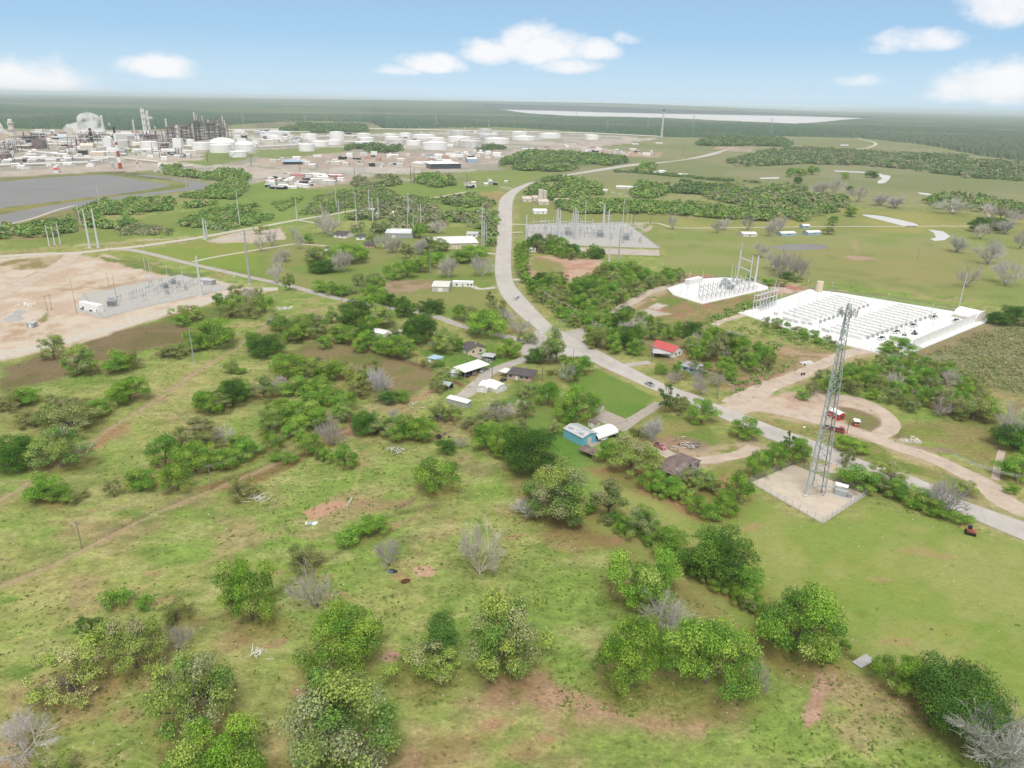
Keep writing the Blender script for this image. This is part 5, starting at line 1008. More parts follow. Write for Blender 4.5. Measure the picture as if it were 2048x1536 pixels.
# --- farmyard by the junction
hb = house('metal_workshop', 'bright blue metal shed with pale grey curved roof on the lawn', 'shed', (1126, 873), (1164, 893), 7.6, 3.5, 'gable', .9, .25, M_BLUEW, M_TIN, doors=(), sides=())
part(MB().box(6.2 if 0 else G(1126, 873).x * 0 + (G(1164, 893) - G(1126, 873)).length - .02, 2.6, .05, (G(1164, 893) - G(1126, 873)).length + .07, 4.6, 2.7), 'door', M_CREAM, hb)
for i in range(3): part(MB().box(1.5 + 3.0 * i, 1.2 + (i % 2) * 3.2, 3.98, 3.2 + 3.0 * i, 2.6 + (i % 2) * 3.2, 4.35), 'skylight', M_CHROME, hb)
house('carport', 'white arched fabric carport joined to the blue metal shed', 'carport', (1196, 886), (1236, 872), 7.0, 1.6, 'arch', 1.9, .1, M_DARK, M_WHITE, openfront=True)
house('open_shed', 'small open-fronted shed with rusty brown roof below blue shed', 'shed', (1157, 908), (1185, 920), 3.6, 1.9, 'shed', .5, .2, M_GREYW, M_BROWNR, openfront=True)
house('pump_house', 'tiny cream pump house behind the blue metal shed', 'shed', (1176, 853), (1192, 858), 3.0, 2.2, 'gable', .7, .2, M_CREAM, M_BROWNR, doors=(.5,))
house('small_shed', 'small cream shed beside the round glossy tree and slab', 'shed', (1184, 822), (1200, 826), 4.0, 2.3, 'gable', .8, .2, M_CREAM, M_BROWNR, wins=(.3,), doors=(.7,))
house('barn', 'low barn with wide brown roof and dark open front', 'barn', (1311, 949), (1350, 965), 16.0, 2.6, 'gable', 1.2, .4, M_DARK, M_BROWNR, openfront=True)
house('cottage', 'beige cottage with dark grey gable roof left of junction', 'house', (920, 702), (936, 711), 10.5, 2.8, 'gable', 1.6, .5, M_BEIGE, M_SHING, doors=(.6,), wins=(.25,), sides=(.3, .7), chimney=True)
house('carport', 'long tin-roofed carport with dark stalls above arched sheds', 'carport', (930, 757), (978, 741), 7.5, 3.0, 'shed', .5, .4, M_DARK, M_WSHED, openfront=True)
house('storage_shed', 'left arched white storage shed beside black pole', 'shed', (953, 784), (974, 786), 6.5, 1.6, 'archx', 1.8, .1, M_WSHED, M_WHITE, doors=(.5,))
house('storage_shed', 'right arched white storage shed beside black pole', 'shed', (993, 787), (1014, 780), 8.5, 1.6, 'archx', 1.9, .1, M_WSHED, M_WHITE, doors=(.5,))
house('ranch_house', 'brick ranch house with dark brown roof and white porch', 'house', (1014, 757), (1062, 764), 9.0, 2.7, 'hip', 1.8, .5, M_PINKB, M_SHING, doors=(.4,), wins=(.15, .6, .82), chimney=True)
house('porch_cover', 'white flat porch cover on left end of ranch house', 'porch', (998, 753), (1018, 758), 5.5, 2.5, 'flat', 0, .2, M_DARK, M_WSHED, openfront=True)
house('tool_shed', 'small tin shed left end of long carport', 'shed', (893, 755), (916, 756), 5.0, 2.4, 'gable', .9, .2, M_GREYW, M_TIN, doors=(.5,))
house('tool_shed', 'greenish tin shed in trees below long carport', 'shed', (878, 778), (898, 782), 4.5, 2.3, 'gable', .8, .3, M_GREYW, mat('green_tin', (.30, .38, .38), rough=.6, var=.15), openfront=True)
house('car_shelter', 'small grey car shelter on slab near beige cottage', 'carport', (962, 721), (986, 724), 5.0, 2.3, 'flat', 0, .2, M_DARK, M_TIN, openfront=True)
house('garden_hut', 'little hut with pale blue roof in back garden', 'hut', (856, 724), (876, 728), 5.0, 2.3, 'hip', 1.2, .4, M_WHITE, M_BLUEG, doors=(.4,), wins=(.75,))
house('mobile_home', 'long white mobile home among the trees', 'mobile home', (730, 670), (768, 679), 6.5, 2.8, 'gable', .6, .2, M_WHITE, M_WSHED, doors=(.5,), wins=(.2, .8))
house('mobile_home', 'small white trailer home right of the long white one', 'mobile home', (781, 678), (806, 672), 4.5, 2.7, 'flat', .5, .15, M_WHITE, M_WSHED, doors=(.5,))
house('metal_shed', 'low white metal shed roof beside dirt yard', 'shed', (893, 806), (934, 817), 3.0, 2.2, 'shed', .4, .2, M_GREYW, M_WSHED)
house('farm_building', 'beige metal building with two roof slopes, by white trailer', 'farm building', (864, 583), (897, 584), 17, 3.4, 'gable', 1.3, .3, mat('pale_grey_siding', (.5, .49, .46), var=.06), mat('pale_grey_roof', (.56, .55, .52), var=.06), doors=(1.5,), ridge='x')
house('travel_trailer', 'long white trailer parked beside beige metal building', 'trailer', (905, 573), (946, 574), 5.0, 3.0, 'flat', 0, .1, M_WHITE, M_WHITE, doors=(.5,), wins=(.2, .75, .92))
house('hall', 'large white flat-roofed hall with beige walls left of highway', 'hall', (884, 499), (956, 497), 34, 5.0, 'gable', 1.5, .6, M_BEIGE, M_WSHED, doors=(.4, 1.7), wins=(.15, .85))
house('hall', 'grey annex on left side of white flat-roofed hall', 'hall', (862, 490), (880, 489), 16, 4.0, 'flat', .5, .3, M_GREYW, M_DIRTYW, openfront=True)
house('warehouse', 'long pale grey warehouse roof among bare trees', 'warehouse', (771, 476), (826, 477), 26, 4.5, 'gable', 1.4, .4, M_GREYW, mat('bluish_white_roof', (.56, .59, .60), var=.08, scale=.1), doors=(1.3,))
house('house', 'pink brick house with dark roof nearest the warehouse', 'house', (727, 496), (748, 496), 12, 3, 'hip', 2, .5, M_PINKB, M_SHING, wins=(.2, .5, .8))
house('house', 'dark-roofed house with white gable at left of three', 'house', (668, 475), (692, 477), 14, 3, 'gable', 2.4, .6, M_WHITE, M_SHING, wins=(.3, .7))
house('house', 'dark-roofed house between pink house and warehouse', 'house', (712, 480), (730, 480), 12, 3, 'hip', 2.2, .5, M_WHITE, M_SHING, wins=(.5,))
house('site_hut', 'small white hut at the field edge left of orchard', 'hut', (650, 503), (659, 503), 4, 2.5, 'gable', .8, .2, M_WHITE, M_SHING)
house('cottage', 'small white cottage with blue trim beside pole bundle', 'house', (933, 474), (955, 475), 10, 3, 'gable', 1.5, .4, M_WHITE, M_TIN, wins=(.3, .7))
house('cottage', 'white-walled cottage with bright red metal roof', 'house', (1345, 716), (1364, 709), 13, 3.2, 'gable', 2.2, .5, M_WHITE, M_REDR, wins=(.3, .7), ridge='y')
house('carport', 'grey flat carport on left side of red-roofed cottage', 'carport', (1306, 716), (1341, 718), 7, 2.5, 'flat', 0, .2, M_DARK, M_TIN, openfront=True)
house('old_house', 'faded bluish old house hidden behind a bare tree', 'house', (1360, 741), (1392, 749), 8, 2.8, 'hip', 1.5, .4, M_BLUEG, mat('grey_shingle', (.3, .31, .33), var=.15), wins=(.3, .7))
house('garden_hut', 'tiny white hut left of tree belt before big substation', 'hut', (1058, 504), (1071, 504), 6, 2.5, 'gable', 1.0, .2, M_WHITE, M_WHITE, wins=(.3, .7))
house('farmhouse', 'long white house behind big substation by the highway', 'house', (1068, 428), (1094, 428), 14, 3.5, 'gable', 1.5, .3, M_WHITE, M_WHITE, wins=(.3, .7))
for i, (a, b, d, w_) in enumerate([((1046, 404), (1064, 404), 22, 'leftmost'), ((1066, 402), (1082, 402), 16, 'second from left'), ((1078, 410), (1098, 410), 20, 'third from left'), ((1112, 408), (1142, 408), 18, 'widest'), ((1150, 406), (1168, 407), 16, 'second from right'), ((1186, 414), (1202, 416), 14, 'rightmost')]):
    house('farm_shed', 'pinkish-roofed farm shed behind big substation, ' + w_, 'shed', a, b, d, 4, 'gable', 2, .3, M_CREAM, mat('pinkish_roof', (.55, .46, .41), var=.12, scale=.1), wins=(.5,), group='pinkish farm sheds behind the substation')
part(MB().tube((0, 0, 0), (0, 0, 15), 3.2, 3.2, 14), 'shell', M_CREAM, thing('silo', 'cream silo behind the big substation, left of two', 'silo', G(1081, 402))); part(MB().tube((0, 0, 0), (0, 0, 13), 3.0, 3.0, 14), 'shell', M_CREAM, thing('silo', 'cream silo behind the big substation, right of two', 'silo', G(1089, 401)))
for i, (a, b, d, lab) in enumerate([((1161, 381), (1178, 381), 16, 'white barn half hidden in trees, left of the farm group'), ((1186, 376), (1201, 376), 16, 'white gabled barn in the middle of hidden farm group'), ((1196, 384), (1214, 385), 10, 'low white shed in front of the hidden farm group'),
                                    ((1232, 377), (1272, 379), 14, 'long pale shed right of the hidden farm group'), ((1306, 348), (1327, 349), 14, 'white farmhouse beside the small round wood'), ((1321, 346), (1333, 345), 22, 'grey-white barn right of the white farmhouse'), ((1356, 352), (1374, 353), 16, 'low grey shed on the far fence line'),
                                    ((1486, 474), (1514, 474), 16, 'white and grey farm shed among dead branches by the lane'), ((1563, 473), (1592, 472), 12, 'pale blue barn beside the lane'), ((1606, 457), (1620, 457), 10, 'little white shed just above the pale blue barn'), ((1616, 471), (1642, 470), 12, 'low grey shed with white roof right of pale blue barn'),
                                    ((1266, 290), (1278, 290), 20, 'far white farmhouse left of the tall chimney wood'), ((1312, 288), (1326, 288), 20, 'far white farmhouse right of the tall chimney wood'), ((1896, 399), (1924, 399), 14, 'far white shed among grey trees at right')]):
    house('farm_shed', lab, 'shed', a, b, d * .8, 2.8, 'gable', 1.3, .3, M_BLUEG if 'blue' in lab else M_CREAM, M_WSHED, wins=(.5,))
house('office_building', 'white office building with blue-black glass front beyond scrub', 'office', (861, 338), (922, 337), 60, 9, 'flat', 0, 1, M_GLASS, M_WHITE); house('hall', 'long white flat hall left of the glass-fronted office', 'hall', (822, 334), (862, 336), 55, 7, 'gable', 2, .5, M_CREAM, M_WSHED)
house('hall', 'small bluish hall behind the white office building', 'hall', (936, 326), (955, 326), 30, 8, 'gable', 2, .5, M_BLUEG, M_WHITE); house('pavilion', 'wide blue-roofed pavilion in the pink works yard', 'pavilion', (566, 329), (604, 329), 30, 5, 'hip', 4, 1, M_DARK, M_BLUEG)
rs = house('wagon_shed', 'bright red shed with white roof beside the dirt loop', 'shed', (1654, 831), (1676, 842), 3.4, 2.8, 'gable', .6, .2, M_RED, M_WHITE, sides=(.5,))
house('gate_house', 'small red booth with white roof near the red truck', 'booth', (1708, 853), (1718, 854), 2.4, 2.2, 'flat', 0, .3, M_RED, M_WHITE, wins=(.5,))
house('quonset_hut', 'big white arched building at corner of white pad', 'warehouse', (1905, 636), (1950, 647), 12, 2.5, 'arch', 4.2, .1, M_CREAM, M_WHITE)
# ================================================================ vehicles
def car(name, label, cat, a, b, width, hgt, body, kind='car', z=.08, group=None, wrecked=False):
    A, rz, L_ = frame(a, b); r = thing(name, label, cat, (A.x, A.y, z), rz, group); W_ = width; wr = .38 if kind != 'truck' else .5; zb = wr * .7
    prof = {'car': [(0, zb), (L_, zb), (L_, zb + .45), (L_ * .97, zb + .62), (L_ * .72, zb + .72), (L_ * .04, zb + .72), (0, zb + .5)], 'pickup': [(0, zb), (L_, zb), (L_, zb + .5), (L_ * .97, zb + .75), (L_ * .7, zb + .85), (0, zb + .85)]}
    P_ = prof['pickup' if kind in ('pickup', 'truck') else 'car']; mb = MB().prismx([(0, 0)] * 0 or [(x, z_) for x, z_ in P_], 0, W_); mb.v = [(y, x, z_) for x, y, z_ in mb.v]
    part(mb, 'body', body, r)
    c0, c1 = (.42, .72) if kind == 'pickup' else (.12, .74) if kind == 'car' else (.68, .95); ztop = hgt; cb = MB(); z0 = zb + (.72 if kind == 'car' else .85)
    x0, x1 = L_ * c0, L_ * c1; V = [(x0, .08, z0), (x1, .08, z0), (x1, W_ - .08, z0), (x0, W_ - .08, z0), (x0 + .35, .25, ztop - .06), (x1 - .5, .25, ztop - .06), (x1 - .5, W_ - .25, ztop - .06), (x0 + .35, W_ - .25, ztop - .06)]
    cb.add(V, [(0, 1, 5, 4), (1, 2, 6, 5), (2, 3, 7, 6), (3, 0, 4, 7)]); cabn = part(cb, 'windows', M_GLASS, r); part(MB().box(x0 + .3, .22, ztop - .07, x1 - .45, W_ - .22, ztop), 'cabin_roof', body, r)
    if kind in ('pickup', 'truck'): part(MB().box(.15, .15, z0 + .005, x0 - .1, W_ - .15, z0 + .03), 'load_bed', M_DARK, r)
    for x in (L_ * .2, L_ * .8):
        for y in (.08, W_ - .08): wh = part(MB().tube((x, y - .12, wr), (x, y + .12, wr), wr, wr, 12), 'wheel', M_RUBBER, r); part(MB().tube((x, y - .14, wr), (x, y + .14, wr), wr * .5, wr * .5, 8), 'rim', M_STEEL, wh)
    for y in (.25, W_ - .25): part(MB().box(L_ - .02, y - .15, zb + .3, L_ + .03, y + .15, zb + .48), 'headlight', M_WHITE, r)
    return r
car('parked_car', 'silver car driving on the highway bend', 'car', (1032, 601), (1039, 594), 1.9, 1.5, M_SILVER); car('pickup_truck', 'grey-blue pickup driving on the road past the lawn', 'pickup truck', (1309, 773), (1295, 766.5), 2.0, 1.8, M_SILVER, 'pickup')
car('pickup_truck', 'black pickup nosing out of the white arched carport', 'pickup truck', (1230, 876), (1248, 870), 2.1, 1.9, M_DARK, 'pickup'); car('wrecked_pickup', 'faded pink wrecked pickup beside the brown barn', 'pickup truck', (1306, 892), (1326, 902), 2.0, 1.6, M_PINKP, 'pickup')
car('flatbed_truck', 'long red flatbed truck parked on verge behind tower', 'truck', (1645, 858), (1688, 869), 2.3, 2.2, M_RED, 'truck'); car('parked_car', 'small dark car on driveway beside the ranch house', 'car', (1004, 764), (1014, 762), 1.8, 1.4, M_DARK)
for i, (x, y, l) in enumerate([(938, 756, 'leftmost of the cars under the long carport'), (952, 752, 'middle of the cars under the long carport'), (966, 747, 'rightmost of the cars under the long carport')]): car('parked_car', 'dark car, ' + l, 'car', (x, y), (x + 5, y - 7), 1.8, 1.45, (M_DARK, M_MAROON, M_GREYW)[i], group='cars under the long carport')
car('parked_car', 'white car under the arched carport', 'car', (1204, 884), (1215, 880), 1.8, 1.45, M_WHITE); car('parked_car', 'silver car in the small shelter near cottage', 'car', (968, 722), (980, 724), 1.8, 1.4, M_SILVER)
for x, y, l in [(1760, 684, 'nearest the orange machine'), (1790, 671, 'second from left'), (1823, 658, 'third from left'), (1865, 641.5, 'beside the right end of battery rows'), (1908, 648, 'in front of the arched building, left'), (1932, 647, 'in front of the arched building, right')]:
    car('work_truck', 'white work pickup on the white pad, ' + l, 'pickup truck', (x, y), (x + 13, y - 3), 2.3, 2.1, M_WHITE, 'pickup', z=.75, group='white work trucks on the white pad')
def machine(name, label, cat, px, py, s, rz, m1, m2, z=.08):
    "small tracked digger / loader: tracks, body, cab, boom"
    r = thing(name, label, cat, (*G(px, py)[:2], z), rz)
    for y in (-.9, .9): part(MB().prismx([(0, 0)] * 0 + [(y * s - .25 * s, .05), (y * s + .25 * s, .05), (y * s + .25 * s, .8 * s), (y * s - .25 * s, .8 * s)], -1.5 * s, 1.5 * s), 'track', M_RUBBER, r)
    part(MB().box(-1.4 * s, -.9 * s, .8 * s, 1.0 * s, .9 * s, 1.5 * s), 'body', m1, r); part(MB().box(-.2 * s, -.8 * s, 1.5 * s, .9 * s, .1 * s, 2.5 * s), 'cab', m2, r); b = part(MB().tube((1.0 * s, .3 * s, 1.3 * s), (2.6 * s, .3 * s, 2.6 * s), .16 * s), 'boom', m1, r); part(MB().tube((2.6 * s, .3 * s, 2.6 * s), (3.6 * s, .3 * s, .9 * s), .12 * s), 'stick', m1, b); return r
machine('excavator', 'orange digger beside tree at corner of white pad', 'excavator', 1779, 695, 1.1, .3, M_ORANGE, M_DARK, .7); machine('loader', 'small reddish loader among white trucks on pad', 'loader', 1828, 671, .9, 2.2, M_MAROON, M_DARK, .7); machine('loader', 'grey loader left of the reddish one on pad', 'loader', 1808, 673, .9, 1, M_CHROME, M_WHITE, .7)
machine('excavator', 'dark digger on dirt track behind mobile homes', 'excavator', 541, 647, 1.1, 1.2, M_DARK, M_CHROME); machine('wrecked_machine', 'rusty overturned farm machine on verge at right edge', 'farm machine', 1940, 1068, 1.0, 2.6, mat('rusty_red', (.32, .11, .07), var=.3), M_DARK)
def junk(name, label, cat, px, py, n, sp, h, ms, seed, z=0, shape='box', part_name='piece'):
    rr = random.Random(seed); r = thing(name, label, cat, (*G(px, py)[:2], z))
    for i in range(n):
        x, y = rr.gauss(0, sp), rr.gauss(0, sp * .7); mb = MB()
        if shape == 'box': mb.box(x, y, 0, x + rr.uniform(.4, 1.6), y + rr.uniform(.3, 1.1), rr.uniform(.2, 1) * h)
        else: a = rr.uniform(0, 3.14); l = rr.uniform(1, 3.2); mb.tube((x, y, rr.uniform(.05, h)), (x + math.cos(a) * l, y + math.sin(a) * l, rr.uniform(.05, h)), rr.uniform(.05, .14), .05, 5)
        part(mb, part_name, ms[i % len(ms)], r)
    return r
junk('junk_pile', 'pile of blue and black junk at farmyard edge', 'junk pile', 866, 838, 14, 2.0, 1.0, [M_BLUE, M_DARK, M_WHITE, M_GREYW], 1); junk('junk_pile', 'heap of purple-grey scrap beside the dark cedar', 'junk pile', 877, 874, 10, 1.6, .8, [M_DARK, M_MAROON], 2)
junk('pipe_stack', 'white pipes and boards lying near the farmyard', 'pipe stack', 832, 810, 12, 2.4, .5, [M_WHITE, M_GREYW], 3, shape='t', part_name='pipe'); junk('burn_pile', 'round ash-grey burn pile in the grass loop', 'burn pile', 1370, 892, 70, 2.8, .7, [M_GREYW, M_WSHED, M_DARK], 4, shape='t', part_name='stick')
junk('junk_pile', 'white boards by the white vertical tank in trees', 'junk pile', 795, 842, 8, 1.2, 2.2, [M_WHITE], 5); junk('brush_pile', 'grey brush pile beside left mast clump', 'brush pile', 338, 712, 60, 3.6, 1.6, [M_WOOD, M_MAROON], 6, shape='t', part_name='branch')
junk('brush_pile', 'fan of dead branches below cattle pen', 'brush pile', 790, 904, 40, 2.2, .8, [M_WSHED, M_WOOD], 7, shape='t', part_name='branch'); junk('brush_pile', 'bare fallen limbs beside scraggy tree at left', 'brush pile', 512, 1000, 26, 2.0, .9, [M_WSHED], 8, shape='t', part_name='branch')
junk('fallen_limbs', 'fallen pale trunk lying on the left meadow', 'fallen tree', 515, 1310, 14, 1.6, .35, [M_WSHED], 9, shape='t', part_name='branch'); junk('brush_pile', 'white rocks and brush beside the dirt entrance', 'rock pile', 1828, 882, 20, 1.6, .9, [M_CREAM, M_CONC], 10)
junk('debris_pile', 'bluish pipe debris on the sandy work site', 'debris pile', 30, 632, 30, 7, 1.2, [M_BLUEG, M_TIN, M_WHITE], 11, shape='t', part_name='pipe'); junk('debris_pile', 'white sacks and trucks clutter on the sandy site', 'debris pile', 52, 612, 8, 4, 2.2, [M_WHITE], 12)
junk('dirt_heap', 'grey heap of rubble beside the dirt track behind homes', 'rubble heap', 566, 618, 24, 2.6, 1.2, [M_CONC, M_WSHED], 13); junk('trough', 'white and blue scraps left of the red dirt strip', 'scrap pile', 618, 1050, 7, .9, .4, [M_WHITE, M_BLUEG], 14); junk('tarpaulin', 'dark blue rag under the fuzzy bare tree', 'tarpaulin', 776, 1146, 4, .6, .3, [M_BLUE, M_DARK], 15)
tb = thing('bathtub', 'dark red oval trough below the round dirt patch', 'trough', (*G(811, 1164)[:2], 0), .5); part(MB().lathe([(.9, 0), (1.1, .5), (.95, .5), (.8, .12)], 18), 'shell', mat('dark_red_enamel', (.12, .03, .03), rough=.4), tb); tb.scale = (1.2, .7, 1)
for i, (x0, x1, y0, y1) in enumerate([(694, 703, 1002, 1018), (700, 705, 1000, 1012)]): A, rz, L_ = frame((x0, y1), (x1, y0)); t_ = thing('goal_rail', ('left' if i == 0 else 'right') + ' pale wooden rail standing at end of red dirt strip', 'rail', A, rz); part(MB().tube((0, 0, 1.2), (L_, 0, 1.2), .1), 'bar', M_CREAM, t_); part(MB().tube((0, 0, 0), (0, 0, 1.3), .08), 'post', M_CREAM, t_); part(MB().tube((L_, 0, 0), (L_, 0, 1.3), .08), 'post', M_CREAM, t_)
br = thing('plank_bridge', 'grey plank bridge crossing the ditch at lower right', 'footbridge', G(1722, 1338), .55)
for i in range(7): part(MB().box(i * .75, 0, .15, i * .75 + .7, 2.4, .25), 'plank', M_GREYW, br)
pp = thing('culvert_wing', 'white concrete culvert beside the dirt entrance road', 'culvert', G(1606, 731), .4); part(MB().prismx([(0, 0), (3.5, 0), (3.0, .9), (.5, .9)], 0, 7), 'headwall', M_CONC, pp); part(MB().tube((1, -.3, .4), (1, .4, .4), .4, .4, 12), 'pipe', M_DARK, pp)
for (x, y, l) in [(1603, 750.5, 'left'), (1608, 750, 'right')]: bb = thing('barrel', 'black barrel standing on dirt entrance road, ' + l + ' of two', 'barrel', G(x, y, .06), group='barrels on the dirt road'); part(MB().lathe([(.4, 0), (.43, .5), (.4, 1.2)], 14), 'drum', M_DARK, bb)
# ================================================================ poles, towers and power lines
def pole(name, label, cat, x, yb, yt, r0, m, kind='plain', rz=0.0, group=None, z0=0.0):
    g = G(x, yb); g.z = z0; h = hfor(g, yt); r = thing(name, label, cat, g, rz, group); part(MB().tube((0, 0, -.2), (0, 0, h), r0, r0 * .5, 10), 'shaft', m, r)
    part(MB().lathe([(r0 * 1.7, 0), (r0 * 1.7, .35)], 12), 'base', M_CONC, r) if r0 > .3 else None
    if kind == 'cross': 
        part(MB().box(-1.3, -.07, h - .9, 1.3, .07, h - .72), 'crossarm', M_WOOD, r)
        for x_ in (-1.2, -.5, .5, 1.2): part(MB().tube((x_, 0, h - .72), (x_, 0, h - .45), .06), 'insulator', M_INS, r)
    if kind == 'trans': part(MB().tube((.35, 0, h - 2.6), (.35, 0, h - 1.6), .28, .28, 10), 'transformer_can', M_CHROME, r); part(MB().box(-1.1, -.07, h - .6, 1.1, .07, h - .45), 'crossarm', M_WOOD, r)
    if kind == 'arms':
        for k in range(3):
            for s in (-1, 1): part(MB().tube((0, 0, h * (.92 - .1 * k)), (s * 2.6, 0, h * (.93 - .1 * k)), .13, .06), 'crossarm', m, r); part(MB().tube((s * 2.5, 0, h * (.93 - .1 * k) - 1.4), (s * 2.5, 0, h * (.93 - .1 * k)), .1), 'insulator', M_INS, r)
    if kind == 'lamp': part(MB().tube((0, 0, h - .1), (2.0, 0, h + .4), .07), 'arm', m, r); part(MB().box(1.9, -.18, h + .32, 2.7, .18, h + .48), 'lamp_head', M_CHROME, r)
    if kind == 'flood': part(MB().box(-.45, -.3, h, .45, .3, h + .3), 'lamp_head', M_WHITE, r)
    return r, h
big = [(99, 492, 450, 'leftmost of the three short poles at the far left'), (110, 490, 452, 'middle of the three short poles at the far left'), (121, 488, 446, 'right one of the three short poles at the far left')]
for x, b, t, l in big: pole('steel_pole', 'white steel monopole, ' + l, 'pole', x, b, t, .6, M_POLE, group='white monopoles at the far left')
for x, b, t, l, r_ in [(180, 496, 418, 'left of the tall white pair behind the road fork', .95), (197, 495, 417, 'right of the tall white pair behind the road fork', .95), (161, 449, 406, 'thin white pole left of the tall white pair', .45), (410, 479, 437, 'left of the grey pole pair above gravel yard', .9), (415, 477, 440, 'right of the grey pole pair above gravel yard', .7)]:
    pole('steel_pole', l if l.startswith('thin') else 'steel monopole, ' + l, 'pole', x, b, t, r_, M_POLE)
pole('steel_pole', 'tall slim white pole rising from the green belt', 'pole', 480, 452, 378, .5, M_POLE)
pole('steel_pole', 'tall grey pole with crossarms at the farm lane', 'pole', 500, 568, 460, .85, M_STEEL, 'arms', .3); pole('steel_pole', 'thick white pole inside the grey gravel substation', 'pole', 403, 592, 512, .95, M_POLE); pole('steel_pole', 'slim grey mast alone in the left meadow', 'pole', 388, 725, 656, .32, M_STEEL)
